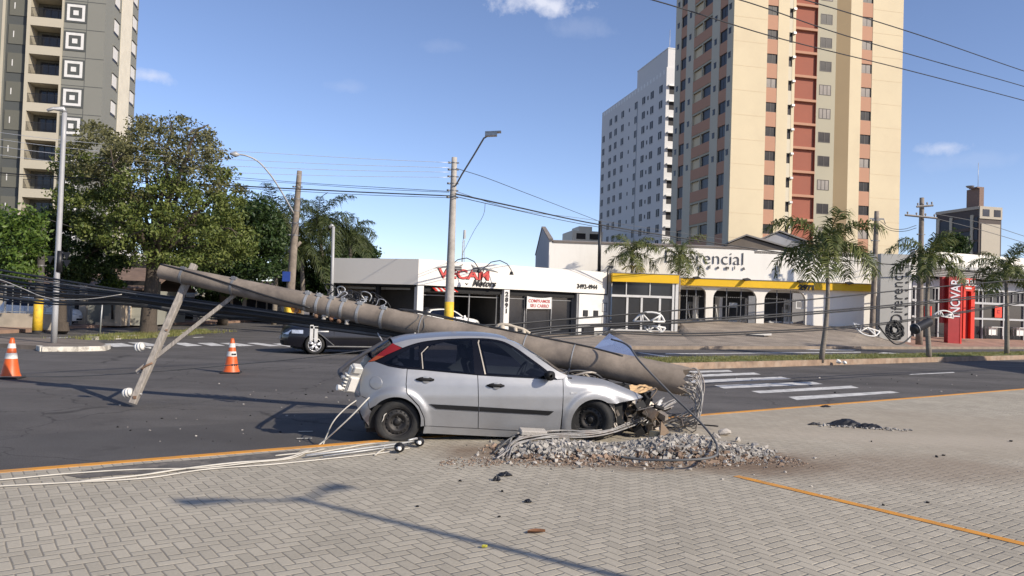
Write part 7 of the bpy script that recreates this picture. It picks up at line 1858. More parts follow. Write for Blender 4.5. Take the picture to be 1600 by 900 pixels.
    for cx in (0, 2.37):
        mb = MB(); mb.lathe([(0.345, 0.33), (0.345, 0.0), (0, 0.0)], 24, Matrix.Translation((cx, 0.35, 0.30)) @ Matrix.Rotation(pi / 2, 4, 'X')); mb.build('wheel_housing', K['dark'], o)
    mb = MB(); mb.bx(-0.5, 2.9, 0.2, Wd - 0.2, 0.14, 0.2); mb.build('floor_pan', K['dark'], o)
    mb = MB(); mb.tube([(1.9, s2(1.9, 1.0) + 0.02, 0.98), (1.88, s2(1.9, 1.0) - 0.10, 1.0), (1.86, s2(1.9, 1.0) - 0.2, 1.02)], [0.02, 0.07, 0.06], 8); mb.build('mirror', paint, o)
    for x in (0, 2.37):
        steel_wheel(o, (x, 0.02, 0.29), 0.29, (0, x, 0), style=style, rimr=0.68); steel_wheel(o, (x, Wd - 0.02, 0.29), 0.29, (0, 0, pi), style=style, rimr=0.68)
    o.scale = (scale, scale, scale)
    return o
# dark hatchback behind the wires: nose towards the left, so its near flank is the left one -> mirrored build
fw_ = G(491.5, 554, RZ); rw_ = G(606, 548.5, RZ)
dirn = Vector((fw_.x - rw_.x, fw_.y - rw_.y, 0)).normalized()
pal = far_hatch('hatchback_car', 'blue black small hatchback with silver alloy wheels behind the fallen cables', (0, 0, RZ), 0, K['navy'], 'alloy')
# mirror it lengthwise so that the nose points left in the picture: flip x of every mesh once
def flip_x(o):
    for c in list(kids(o)):
        for d in [c] + kids(c):
            me = d.data
            me = me.copy(); d.data = me
            me.transform(Matrix.Diagonal((-1, 1, 1, 1))); me.flip_normals(); me.update()
            L = d.location; d.location = (-L.x, L.y, L.z); e = d.rotation_euler; d.rotation_euler = (e.x, -e.y, -e.z)
flip_x(pal)
sc_p = 1.17; psa = atan2(-dirn.y, -dirn.x)
pal.rotation_euler = (0, 0, radians(23)); 
pal.scale = (sc_p,) * 3
pal.location = Vector((fw_.x, fw_.y, RZ)) + Matrix.Rotation(radians(23), 3, 'Z') @ Vector((2.37 * sc_p, 0, 0))
# cars in the showroom and the gym pavilion
o = far_hatch('hatchback_car', 'pale silver hatchback parked inside the showroom behind the concrete pole', V.w(2.2, 1.5, 0.0), V.a, K['white_car'], 'alloy', 1.1)

pk_ = G(44, 507, 0.05); pk_ = P(14, 500, 41.5); pk_.z = 0.05
far_hatch('hatchback_car', 'white car parked behind the railing at the left edge', pk_, radians(4), K['white_car'], 'alloy', 1.0)
# ================================================================ THE FALLEN POLE AND ITS DEBRIS
PB = P(1072, 596, 12.0); PT = P(253, 424, 13.6)
fp = thing('fallen_utility_pole', 'huge broken concrete utility pole lying across the silver car', 'utility pole', PB)
ax = (PT - PB); AX = ax.normalized(); PL = ax.length
RB, RTp = 0.225, 0.132
def pr(t): return RB + (RTp - RB) * t
def pp(t): return ax * t
side = Vector((AX.y, -AX.x, 0)).normalized()          # towards the camera
if side.y > 0: side = -side
upv = side.cross(AX).normalized(); upv = upv if upv.z > 0 else -upv
def ps(t, a, k=1.0):                                   # point on the skin; a=0 towards the camera, 90 up
    return pp(t) + (side * cos(radians(a)) + upv * sin(radians(a))) * pr(t) * k
mb = MB(); N_ = 40; rows = []
rp = random.Random(3)
for i in range(N_ + 1):
    t = i / N_; rr = pr(t); rows.append([pp(t) + (side * cos(a) + upv * sin(a)) * rr for a in [2 * pi * k / 28 for k in range(28)]])
# jagged broken root end
for k in range(28):
    rows[0][k] += AX * rp.uniform(-0.05, 0.16); 
mb.grid(rows, wrap=True)
c0 = Vector((0, 0, 0)) + AX * 0.06
mb.add(rows[0] + [c0], [(k, 28, (k + 1) % 28) for k in range(28)])
mb.add(rows[-1], [tuple(range(28))])
mb.build('shaft', K['conc'], fp)
# steel bands with bolts
px_bands = [(309, 423), (455, 458), (485, 470), (503, 476), (521, 482), (540, 487), (565, 494), (602, 505)]
def t_at(px):
    lo, hi = 0.0, 1.0
    for _ in range(40):
        m_ = (lo + hi) / 2; v = PB + pp(m_) - Vector((0, 0, CH)); x = 800 + F * v.dot(RT) / v.dot(FWD)
        if x > px: lo = m_
        else: hi = m_
    return lo
for i, px in enumerate([288, 367, 482, 500, 519, 538, 563, 600, 660, 820, 895]):
    t = t_at(px); mb = MB(); thin = i >= 8
    mb.tube([pp(t) - AX * (0.008 if thin else 0.022), pp(t) + AX * (0.008 if thin else 0.022)], pr(t) + 0.008, 28, caps=True, smooth=False)
    if not thin:
        c = ps(t, 62, 1.12); mb.box(c, (0.09, 0.05, 0.05), M=AX.to_track_quat('X', 'Z').to_matrix()); mb.tube([ps(t, 62, 1.0), ps(t, 62, 1.35)], 0.014, 6)
    mb.build('steel_band', K['galv'] if i > 1 else K['frame'], fp)
# row of insulator brackets along the back of the pole
ib = thing
for i, px in enumerate([505, 521, 535, 548, 562, 575]):
    t = t_at(px); c = ps(t, 118, 1.05); mb = MB()
    mb.tube([c, c + upv * 0.08 - side * 0.04], 0.014, 6); _j = lambda: rp.uniform(-.05, .05); mb.tube(catm([c + upv * .06 - side * .05, c + upv * (0.15 + _j()) - side * .02 + AX * (0.04 + _j()), c + upv * (0.13 + _j()) - AX * (0.07 + _j()), c + upv * .05 - AX * (.06 + _j())], 5), 0.010, 6)
    mb.lathe([(0.0, 0.0), (0.035, 0.01), (0.04, 0.025), (0.02, 0.035), (0.04, 0.05), (0.03, 0.07), (0, 0.075)], 10, Matrix.Translation(c + upv * 0.05 - side * 0.08))
    mb.build('insulator_bracket', K['black'] if i not in (1, 4) else K['galv'], fp)
for i, px in enumerate([470, 500, 512, 524, 536, 548]):
    t = t_at(px); c = ps(t, -70, 1.2); mb = MB(); mb.lathe([(0, -.04), (0.035, -.04), (0.04, -.01), (0.022, 0.0), (0.04, 0.015), (0.035, 0.04), (0, 0.04)], 10, Matrix.Translation(c) @ Matrix.Rotation(1.2 + i, 4, 'X'))
    mb.box(c + Vector((0.04, 0, 0.06)), (0.05, 0.05, 0.06), rz=i)
    mb.build('spool_insulator', [mat('brown_porcelain', (0.26, 0.13, 0.07), 0.6, var=0.2), K['rust'], K['conc_pale']][i % 3], fp)
mb = MB(); t = t_at(468); c = ps(t, -60, 1.15); mb.prism([c + Vector((-.09, 0, .04)), c + Vector((.09, 0, -.01)), c + Vector((.09, 0, -.06)), c + Vector((-.05, 0, -.05))], (0, 0.05, 0)); mb.build('orange_tag', mat('orange_tag', (0.75, 0.26, 0.01), 0.5, var=0), fp)
for k in range(9):
    t = t_at(rp.uniform(495, 590)); mb = MB(); c = ps(t, rp.uniform(95, 125), 1.05)
    mb.tube(catm([c, c + upv * rp.uniform(.03, .12) + AX * rp.uniform(-.1, .1), c + upv * rp.uniform(.06, .18) + AX * rp.uniform(-.2, .2), c + upv * rp.uniform(0, .1) + AX * rp.uniform(-.3, .3), c + AX * rp.uniform(-.3, .3)], 5), rp.choice([.005, .007, .009]), 5)
    mb.build('tangled_wire', K[rp.choice(['cable', 'cable_grey', 'alu_wire', 'cable'])], fp)
# long black cables strapped to the pole
mb = MB(); mb.tube(catm([ps(1.0, 60, 1.05), ps(0.93, 40, 1.05), ps(0.85, 15, 1.06), ps(0.76, -12, 1.08), ps(0.68, -25, 1.1)], 6), 0.016, 7); mb.build('strapped_cable', K['cable'], fp)
mb = MB(); mb.tube(catm([ps(t_at(620), 80, 1.1), ps(t_at(640), 92, 1.2), ps(t_at(680), 95, 1.2), ps(t_at(740), 95, 1.12), ps(t_at(830), 90, 1.05), ps(t_at(920), 80, 1.04), ps(t_at(970), 60, 1.04)], 6), 0.016, 7); mb.tube(catm([ps(t_at(625), 75, 1.1), ps(t_at(650), 80, 1.16), ps(t_at(690), 92, 1.1), ps(t_at(760), 93, 1.06)], 6), 0.014, 7); mb.build('strapped_cable', K['cable'], fp)
mb = MB(); mb.tube(catm([ps(t_at(648), 92, 1.02), ps(t_at(655), 40, 1.03), ps(t_at(647), 0, 1.03), ps(t_at(640), -30, 1.02)], 6), 0.009, 6); mb.tube(catm([ps(t_at(672), 88, 1.03), ps(t_at(664), 40, 1.02), ps(t_at(668), 5, 1.03), ps(t_at(662), -40, 1.02)], 6), 0.007, 6); mb.build('tie_wire', K['cable_grey'], fp)
# the crossarm that props the tip up on the road, with its brace and insulators
ft = G(207, 636, RZ) + Vector((0, 0, 0.06)); hd = P(303, 415, 13.75)
wd = (hd - ft).normalized()
mb = MB(); sx_ = Vector((0, 1, 0)).cross(wd).normalized() * 0.052; sy_ = wd.cross(sx_).normalized() * 0.065
q0 = ft - PB; q1 = hd + wd * 0.02 - PB
for (a, b) in ((q0, q1),):
    mb.prism([a - sx_ - sy_, a + sx_ - sy_, a + sx_ + sy_, a - sx_ + sy_], b - a)
ca = mb.build('crossarm', K['wood'], fp, bevel=0.01)
mb = MB(); a0 = ft.lerp(hd, 0.30) - PB; a1 = P(378, 452, 13.5) - PB; dd = (a1 - a0); n1 = dd.cross(Vector((0, 1, 0))).normalized() * 0.032; n2 = Vector((0, 0.02, 0))
mb.prism([a0 - n1 - n2 - dd * 0.16, a0 + n1 - n2 - dd * .16, a0 + n1 + n2 - dd * .16, a0 - n1 + n2 - dd * .16], dd * 1.16); mb.build('brace', K['wood'], fp)
def spool(mb, c, axis, s=1.0):
    q = Vector(axis).to_track_quat('Z', 'Y').to_matrix().to_4x4()
    mb.lathe([(0, -.075 * s), (0.085 * s, -.07 * s), (0.095 * s, -.03 * s), (0.06 * s, -.015 * s), (0.095 * s, 0.0), (0.095 * s, 0.03 * s), (0.06 * s, 0.045 * s), (0.085 * s, 0.07 * s), (0, 0.075 * s)], 16, Matrix.Translation(c) @ q)
for fr, dxp in ((0.065, -0.13), (0.385, -0.27)):
    c = ft.lerp(hd, fr) - PB + Vector((dxp, -0.04, 0.02)); mb = MB(); spool(mb, c, (1, -.25, 0.25), 0.85); o = mb.build('insulator', K['porcelain'], ca); 
    mb = MB(); mb.tube([c, c + Vector((0.22, 0.04, -0.02))], 0.014, 6); mb.build('insulator_pin', K['galv'], ca)
mb = MB(); c = ft.lerp(hd, 0.045) - PB; mb.box(c + Vector((0.02, -.07, 0)), (0.05, 0.03, 0.05)); c = ft.lerp(hd, 0.52) - PB; mb.box(c + Vector((0.05, -.07, 0)), (0.03, 0.03, 0.03)); c = ft.lerp(hd, 0.26) - PB; mb.tube(catm([c + Vector((-.1, -.07, -.05)), c + Vector((0, -.09, 0.02)), c + Vector((.08, -.06, 0.06))], 4), 0.018, 6); mb.build('rusty_bolt', K['rust'], ca)
# lamp arm and fallen street lamp head behind the car's tail
l0 = P(612, 527, 12.85) - PB; pts = [l0, P(585, 543, 11.9) - PB, P(556, 561, 11.1) - PB, P(538, 574, 10.6) - PB, P(531, 582, 10.45) - PB, P(536, 590, 10.4) - PB, P(546, 598, 10.4) - PB]
mb = MB(); mb.tube(catm(pts, 5), 0.031, 10); la = mb.build('lamp_arm', mat('painted_grey_tube', (0.05, 0.05, 0.056), 0.45, var=0.15), fp)
hc_ = P(551, 592, 10.36) - PB; hx = (P(559, 572, 10.3) - P(545, 611, 10.42)).normalized(); hy = Vector((0.55, -0.8, 0.1)).normalized(); hy = (hy - hx * hy.dot(hx)).normalized(); hz_ = hx.cross(hy)
HM = Matrix((hx, hy, hz_)).transposed()
mb = MB(); mb.box(hc_, (0.38, 0.09, 0.16), M=HM); mb.box(hc_ - hx * 0.06 + hy * 0.05, (0.23, 0.03, 0.13), M=HM); mb.box(hc_ + hx * 0.17 + hy * 0.02, (0.09, 0.12, 0.12), M=HM)
for k in range(5): mb.box(hc_ - hx * (0.14 - 0.05 * k) - hz_ * 0.095, (0.02, 0.09, 0.05), M=HM)
lh = mb.build('lamp_head', mat('lamp_housing', (0.50, 0.49, 0.45), 0.5, var=0.15, dirt=(0.3, 0.28, 0.25), dsc=5), la, bevel=0.012)
mb = MB(); mb.box(hc_ - hx * 0.05 + hy * 0.073, (0.19, 0.006, 0.10), M=HM); mb.build('lens', K['porcelain'], lh)
mb = MB(); mb.tube([hc_ - hx * 0.15 - hz_ * .09, hc_ - hx * 0.15 - hz_ * 0.17], 0.04, 10); mb.build('photocell', K['porcelain'], lh); mb = MB(); mb.tube([hc_ + hx * 0.02 - hz_ * .06, hc_ + hx * 0.01 - hz_ * 0.16], 0.028, 8); mb.build('spigot', K['galv'], lh)
# bent bracket with cables on the pole above the car roof
mb = MB()
bk = [(772, 519), (779, 508), (790, 507), (805, 511), (818, 515), (828, 521)]
bpts = [P(x, y, 12.85) - PB for x, y in bk]
mb.tube(catm(bpts, 4), 0.028, 6)
for i in (1, 3, 4): mb.tube([bpts[i], bpts[i] + Vector((0.02, -0.03, -0.16))], 0.036, 6)
mb.tube([P(784, 509, 12.8) - PB, P(786, 521, 12.75) - PB], 0.05, 6); mb.build('cable_bracket', mat('dusty_beige_plastic', (0.48, 0.42, 0.33), 0.7, var=0.2), fp)
mb = MB(); mb.tube([P(628, 528, 12.6) - PB, P(658, 524, 12.55) - PB], 0.028, 8); mb.tube([P(643, 531, 12.5) - PB, P(649, 520, 12.5) - PB], 0.012, 6); mb.build('white_stub', K['porcelain'], fp)
# broken end: shattered concrete still gripped by the steel
ch = random.Random(12)
for i in range(22):
    a = ch.uniform(0, 2 * pi); rr = pr(0) * ch.uniform(0.5, 1.05); c = (side * cos(a) + upv * sin(a)) * rr - AX * ch.uniform(-0.05, 0.16)
    mb = MB(); mb.rock(c, ch.uniform(0.02, 0.05), rnd=ch, flat=(1, 1, 1)); mb.build('concrete_chunk', K['conc_pale'], fp)
for i in range(20):
    a = 2 * pi * i / 20 + ch.uniform(-.12, .12); s0 = (side * cos(a) + upv * sin(a)) * pr(0) * 0.88
    d1 = -AX * ch.uniform(0.10, 0.22) + Vector((0, 0, ch.uniform(-.05, .06)))
    e = G(ch.uniform(1010, 1060), ch.uniform(655, 675)) + Vector((0, 0, ch.uniform(.05, .2))) - PB
    p = [s0, s0 + d1 * 0.7, s0 + d1 + Vector((0.03, -.02, -.12)), s0 * 0.6 + d1 * 0.9 + Vector((0.02, -0.15, -0.38 + ch.uniform(-.05, .05))), e]
    mb = MB(); mb.tube(catm(p, 6), 0.009, 5); mb.build('reinforcing_bar', K['rebar'], fp)

# bundle of pale steel bars lying over the rubble in front of the car
rb_ = random.Random(21)
for i in range(15):
    o_ = (i - 7) * 0.8; j = lambda s: rb_.uniform(-s, s)
    P0 = G(1045 + j(12), 655 + o_ * 0.9) + Vector((0, 0, 0.30 + j(.04)))
    P1 = G(985 + j(8), 678 + o_ * 1.0) + Vector((0, 0, 0.20 + j(.03)))
    P2 = G(925 + j(8), 690 + o_ * 1.1) + Vector((0, 0, 0.13 + j(.02)))
    P3 = G(865 + j(10), 688 + o_ * 2.0) + Vector((0, 0, 0.13 + j(.02)))
    P4 = G(815 + j(10), 697 + o_ * 1.7) + Vector((0, 0, 0.11))
    P5 = G(772 + 8 * (i % 4) + j(8), 714 + o_ * 1.2) + Vector((0, 0, 0.03))
    pts = [P0, P1, P2, P3, P4, P5] if i % 3 else [P0, P1, P2, P3, P4]
    cable('reinforcing_bar', 'pale bent steel bar in the loose bundle over the rubble by the front wheel', pts, 0.0105, K['rebar'] if i % 2 else K['cable_grey'] if i == 4 else K['rebar'], 'steel bar', 'steel bars pulled out of the pole')

# ------------------------------------------------ rubble pile
rr = random.Random(6)
def pile_h(x, y):
    """height of the rubble heap"""
    u = (x - 1.75) / 1.95; yc = 10.02 + 0.18 * (x - 1.75); v = (y - yc) / (0.62 + 0.12 * cos(2.3 * x))
    d = u * u + v * v; return max(0.0, 0.20 * (1 - d) * (0.75 + 0.35 * sin(3.1 * x + 0.6)))
K['rub_a'] = mat('broken_concrete', (0.30, 0.28, 0.25), 0.95, var=0.3, sc=6, bump=0.5, island=0.4)
K['rub_b'] = mat('brown_rubble', (0.22, 0.155, 0.11), 0.95, var=0.3, sc=6, bump=0.5, island=0.4)
mb = MB(); rows = []
for i in range(61):
    x = -0.45 + i * 4.4 / 60; rows.append([Vector((x, 9.0 + k * 2.2 / 30 + 0.18 * (x - 1.75), pile_h(x, 9.0 + k * 2.2 / 30 + 0.18 * (x - 1.75)) * 0.8 + rr.uniform(-.012, .012) - 0.012)) for k in range(31)])
mb.grid(rows, smooth=False)
gs = MB()
for _ in range(7500):
    x = rr.gauss(1.7, 0.9); y = 10.02 + 0.18 * (x - 1.75) + rr.gauss(0, 0.33)
    if not (-0.45 < x < 3.55): continue
    h = pile_h(x, y)
    edge = h < 0.02
    if edge and rr.random() < 0.35: continue
    brown = (y < 9.68 + 0.18 * (x - 1.75) and rr.random() < 0.35) or rr.random() < 0.04 or (x < -0.1 and rr.random() < .5)
    gs.shard((x, y, h + 0.004), (0.010 + 0.040 * rr.random() ** 3) * (0.7 if edge else 1), 1 if brown else 0, rnd=rr)
gs.v = gs.v; 
b0 = len(mb.v); mb.add(gs.v, gs.f); mb.mi = mb.mi[:len(mb.mi) - len(gs.f)] + gs.mi
for k in range(60 * 30): mb.mi[k] = 1
o = tag(mb.build('rubble', [K['rub_a'], K['rub_b']]), 'heap of pale crushed concrete and brown soil in front of the car', 'rubble', kind='stuff')
def lump(mb, s, rnd):
    bm = bmesh.new(); bmesh.ops.create_icosphere(bm, subdivisions=2, radius=1.0)
    cuts = [(Vector((rnd.gauss(0, 1), rnd.gauss(0, 1), rnd.gauss(0, 1))).normalized(), rnd.uniform(0.30, 0.65)) for _ in range(11)]
    for v in bm.verts:
        c = v.co.copy()
        for n, d in cuts:
            k = c.dot(n) - d
            if k > 0: c -= n * k
        c += Vector((rnd.uniform(-1, 1), rnd.uniform(-1, 1), rnd.uniform(-1, 1))) * 0.03
        v.co = c
    vs = [Vector((v.co.x * s * 1.15, v.co.y * s, v.co.z * s * 0.8 + s * 0.3)) for v in bm.verts]
    mb.add(vs, [[v.index for v in f.verts] for f in bm.faces]); bm.free()
# larger lumps one can count
big = [(1130, 680, .15, 'c'), (1120, 684, .10, 'c'), (1152, 690, .09, 'c'), (1180, 697, .07, 'c'), (1198, 700, .06, 'c'), (1100, 684, .06, 'c'), (820, 690, .0, 'x'), (868, 706, .07, 'c'), (990, 712, .055, 'c'), (1010, 716, .05, 'c'), (770, 700, .08, 'b'), (786, 706, .07, 'd'), (800, 702, .06, 'c'), (836, 711, .05, 'c'),
       (940, 713, .06, 'b'), (1052, 700, .055, 'c'), (1078, 708, .06, 'c'), (905, 716, .06, 'c'), (1215, 716, .06, 'c'), (1168, 712, .05, 'c'), (1140, 716, .05, 'c'), (860, 722, .04, 'b'), (935, 726, .045, 'b'), (990, 728, .04, 'b')]
nlab = {'c': 'pale broken concrete lump on the rubble heap', 'b': 'brown earthy lump at the edge of the rubble heap', 'd': 'dark lump at the left end of the rubble heap'}
for (x, y, s, k) in big:
    if s <= 0: continue
    g = G(x, y); h = pile_h(g.x, g.y); g = G(x, y, h); mb = MB(); lump(mb, s * 0.8, rr)
    o = mb.build('concrete_lump', {'c': K['conc_pale'], 'b': K['rub_b'], 'd': K['rubber']}[k], None, (g.x, g.y, pile_h(g.x, g.y))); tag(o, nlab[k], 'rubble', {'c': 'concrete lumps on the rubble', 'b': 'brown lumps on the rubble', 'd': 'dark lumps on the rubble'}[k])
# paver slabs thrown up
g = G(832, 694); mb = MB(); mb.box((0, 0, 0), (0.36, 0.14, 0.07)); o = mb.build('broken_paver', K['conc_pale'], None, (g.x, g.y, 0.16), 0.2, bevel=0.012); o.rotation_euler = (0.2, 0.05, 0.25); tag(o, 'loose beige paving block lying under the car door', 'paver')
g = G(1040, 705); mb = MB(); mb.prism([(-.10, 0, -.16), (.12, 0, -.17), (.03, 0, .04), (-.07, 0, .14)], (0, 0.025, 0)); o = mb.build('torn_panel', mat('brown_board', (0.20, 0.14, 0.09), 0.8, var=0.2), None, (g.x, g.y, 0.24), 0.3); o.rotation_euler = (-0.25, 0.1, 0.35); tag(o, 'torn brown triangular board stuck upright in the rubble', 'board')
g = G(1025, 702); mb = MB(); mb.box((0, 0, 0), (0.16, 0.12, 0.10)); o = mb.build('concrete_block', mat('ochre_block', (0.42, 0.33, 0.19), 0.9, var=0.2), None, (g.x, g.y, 0.19), 0.5, bevel=0.01); tag(o, 'small ochre block beside the torn board in the rubble', 'block')
# brown soil spread along the front edge of the heap
db = MB()
for _ in range(1500):
    x = rr.uniform(-0.75, 3.7); y = 9.58 + 0.18 * (x - 1.75) + rr.gauss(0, 0.14) - 0.12 * abs(sin(2 * x))
    db.rock((x, y, 0.004), rr.uniform(0.005, 0.018), 0 if rr.random() < .75 else 1, rnd=rr, flat=(1, 1, .6))
tag(db.build('soil', [K['rub_b'], K['rub_a']]), 'brown soil crumbs strewn along the front of the rubble heap', 'soil', kind='stuff')

# thick black stay cable that leans from the pole to the rubble
cable('black_cable', 'thick black cable leaning from the pole down to the rubble heap', [P(955, 530, 12.0), P(975, 536, 11.8), P(1000, 565, 11.3), P(1050, 617, 10.8), P(1098, 664, 10.3), G(1121, 702, 0.17), G(1105, 716, 0.15), G(1060, 719, 0.13), G(1005, 718, 0.10), G(970, 714, .1)], 0.0145, K['cable_grey'], n=8)
for k, (pts, lab) in enumerate([([(1020, 665), (1045, 668), (1078, 664), (1070, 657), (1048, 660)], 'loop of black wire on the ground beyond the broken pole end'),
                                ([(1062, 660), (1090, 663), (1122, 666)], 'short straight black wire on the plaza right of the broken pole end')]):
    cable('loose_wire', lab, [G(x, y, 0.02 + 0.02 * i % 2) for i, (x, y) in enumerate(pts)], 0.012, K['cable'])
# second, smaller heap of debris on the right
g0 = G(1340, 668)
sm = MB()
for _ in range(150):
    t = rr.uniform(-1, 1); sm.rock((0.75 * t, rr.gauss(0, .09) - 0.12 * t * 0, 0.01), rr.uniform(.01, .03), 0, rnd=rr)
o = sm.build('gravel', [K['rub_a']], None, (g0.x + 0.1, g0.y, 0), radians(-12)); tag(o, 'sprinkle of pale crumbs around the black scraps on the right of the plaza', 'gravel', kind='stuff')
def scrap(lab, px, py, w_, d_, h_, seed, rz=0.0):
    r = random.Random(seed); g = G(px, py); rows = []
    for i in range(9):
        u = i / 8; rows.append([Vector(((u - .5) * w_, (v - .5) * d_ + r.uniform(-.01, .01), h_ * sin(pi * u) ** 0.7 * sin(pi * v) * r.uniform(.7, 1.2) + 0.004)) for v in [k / 6 for k in range(7)]])
    mb = MB(); mb.grid(rows, smooth=False); o = mb.build('plastic_scrap', K['black'], None, (g.x, g.y, 0.0), rz); s = o.modifiers.new('thickness', 'SOLIDIFY'); s.thickness = 0.01; tag(o, lab, 'debris', 'black plastic scraps on the plaza'); return o
scrap('largest black crumpled scrap in the small debris heap on the right', 1322, 665, 0.55, 0.28, 0.10, 1, -0.15)
scrap('flat black scrap at the right end of the small debris heap', 1358, 669, 0.40, 0.18, 0.07, 2, -0.3)
scrap('short black strip lying left of the small debris heap', 1273, 664, 0.20, 0.07, 0.03, 3, 0.1)
scrap('small black scrap in front of the rubble heap, larger of two', 789, 743, 0.13, 0.09, 0.03, 4, 0.4)
scrap('small round black scrap in front of the rubble heap', 776, 751, 0.07, 0.06, 0.04, 5, 0.0)
scrap('tiny black scrap on the pavers below the broken pole', 825, 785, 0.06, 0.04, 0.02, 6, 0.0)
scrap('thin black scrap by the kerb right of the crosswalk', 1290, 636, 0.2, 0.08, 0.03, 7, 0.3)
# leaves
for (x, y, s, m, lab) in ((838, 833, .075, (0.16, 0.07, 0.03), 'curled brown leaf on the foreground pavers'), (757, 857, .022, (0.42, 0.40, 0.05), 'small yellow scrap on the foreground pavers')):
    g = G(x, y); mb = MB(); rows = [[Vector(((u - .5) * 2 * s, (v - .5) * s * (1 - (2 * u - 1) ** 2 + .05), 0.006 + 0.02 * (2 * v - 1) ** 2)) for v in (0, .25, .5, .75, 1)] for u in [k / 8 for k in range(9)]]
    mb.grid(rows); o = mb.build('fallen_leaf', mat('leaf_scrap', m, 0.7, var=0.2, sc=20), None, (g.x, g.y, 0.0), 0.3); tag(o, lab, 'leaf')
# crumbs scattered over road and plaza
sc_r = random.Random(17)
spots = [(275, 654), (396, 612), (353, 652), (414, 620), (405, 668), (440, 637), (478, 617), (460, 650), (438, 676), (468, 690), (391, 617), (500, 600), (342, 600), (520, 612), (308, 656), (380, 678), (90, 676), (210, 700), (250, 690), (240, 724)]
for i in range(34): spots.append((sc_r.uniform(180, 560), sc_r.uniform(600, 690)))
for i in range(25): spots.append((sc_r.uniform(1100, 1560), sc_r.uniform(585, 615)))
for (x, y) in spots:
    g = G(x, y, RZ)
    if g.y < KI + KS * g.x + 0.2: continue
    mb = MB(); s = sc_r.choice([.007, .009, .012, .018]) * g.y / 12; mb.rock((0, 0, s * .4), s, rnd=sc_r)
    dk = sc_r.random() < .4; o = mb.build('debris_fragment', K['dark'] if dk else K['conc_pale'], None, (g.x, g.y, RZ)); tag(o, 'tiny dark fragment on the asphalt' if dk else 'tiny pale fragment on the asphalt', 'debris', 'dark crumbs on the road' if dk else 'pale crumbs on the road')
spots = [(619, 718), (1212, 744), (985, 790), (1380, 790), (1552, 783), (1300, 745), (1580, 690), (1482, 760), (1545, 842), (780, 648 + 160), (652, 792), (720, 806), (905, 808), (1060, 850), (848, 694 + 20)]
for i in range(34): spots.append((sc_r.uniform(700, 1600), sc_r.uniform(690, 800)))
for (x, y) in spots:
    g = G(x, y)
    if g.y > KI + KS * g.x - 0.2: continue
    mb = MB(); s = sc_r.choice([.006, .008, .012, .02]) * g.y / 9; mb.rock((0, 0, s * .4), s, rnd=sc_r)
    dk = sc_r.random() < .55; o = mb.build('debris_fragment', K['dark'] if dk else K['conc_pale'], None, (g.x, g.y, 0)); tag(o, 'tiny dark fragment on the pavers' if dk else 'tiny pale fragment on the pavers', 'debris', 'dark crumbs on the pavers' if dk else 'pale crumbs on the pavers')

# ------------------------------------------------ cones
def cone(lab, px, py, k=0):
    g = G(px, py, RZ); o = thing('traffic_cone', lab, 'traffic cone', g, 0.2, 'traffic cones on the road'); H = 0.86
    mb = MB(); mb.box((0, 0, 0.02), (0.46, 0.46, 0.04)); mb.build('base', K['rubber'], o, bevel=0.012)
    def rad(z): return 0.195 - 0.155 * (z / H) 
    def ringp(z0, z1, e): return [(rad(z0) + e, z0), (rad(z1) + e, z1)]
    mb = MB(); mb.lathe([(0.205, 0.04), (0.195, 0.07)] + [(rad(z), z) for z in (0.12, 0.3, 0.5, 0.7, 0.82)] + [(0.03, H), (0.0, H)], 28); mb.build('body', mat('cone_orange', (0.62, 0.105, 0.015), 0.45, var=0.12, sc=5, dirt=(0.35, 0.09, 0.03), dsc=4, damt=0.5), o)
    mb = MB(); mb.lathe(ringp(0.42, 0.54, 0.004), 28); mb.build('white_band', K['white'], o)
    mb = MB(); mb.lathe(ringp(0.64, 0.74, 0.004), 28); mb.build('white_band', K['white'], o)
    if k:
        mb = MB()
        for j, (z, n_) in enumerate(((0.47, 3), (0.215, 3))):
            for i in range(n_):
                a = radians(-75 + 20 * i); r_ = rad(z) + 0.007; c = Vector((cos(a) * r_, sin(a) * r_, z)); mb.box(c, (0.006, 0.035, 0.045), rz=a)
        mb.build_split('stencil_mark', K['black'], o)
    return o
cone('orange cone with two white bands at the far left of the road', 16, 591)
cone('orange cone with two white bands standing behind the leaning crossarm', 361, 583, 1)

# ------------------------------------------------ fallen cables, left of the pole
gf = 'fallen cables left of the pole'
rf_ = random.Random(4)
ys0 = [422, 429, 436, 441, 447, 452, 457, 463, 468]; nm = ['topmost', 'second', 'third', 'fourth', 'fifth', 'sixth', 'seventh', 'eighth', 'lowest']
ym = [463, 467, 470, 474, 477, 480, 483, 486, 488]; yq = [497, 500, 503, 506, 508, 511, 514, 516, 518]
for i in range(9):
    d = rf_.uniform(-.2, .2)
    pts = [(-1300, 330 - 3 * i, 30), (-500, 385 - 2 * i, 20.5), (-140, ys0[i] - 24 - 2 * i, 17 + d), (0, ys0[i], 16 + d), (90, ys0[i] + 15 - i * .9, 15.2 + d), (200, 455 + 2.7 * i, 14.4 + d), (310, 470 + 2.7 * i, 13.9 + d), (430, 487 + 2.1 * i, 13.4 + d * .5), (495, 496 + 2.1 * i, 13.2), (591, 509 + 2.0 * i, 13.0), (640, 522 + i * 1.1, 12.95), (680, 534 + i * .6, 12.9)]
    cable('fallen_cable', '%s strand of the black cable bundle sagging under the fallen pole' % nm[i], PP(pts), [0.022, 0.016, 0.026, 0.015, 0.024, 0.028, 0.018, 0.026, 0.017][i], K['cable'] if i not in (1, 7) else K['cable_grey'], group=gf)
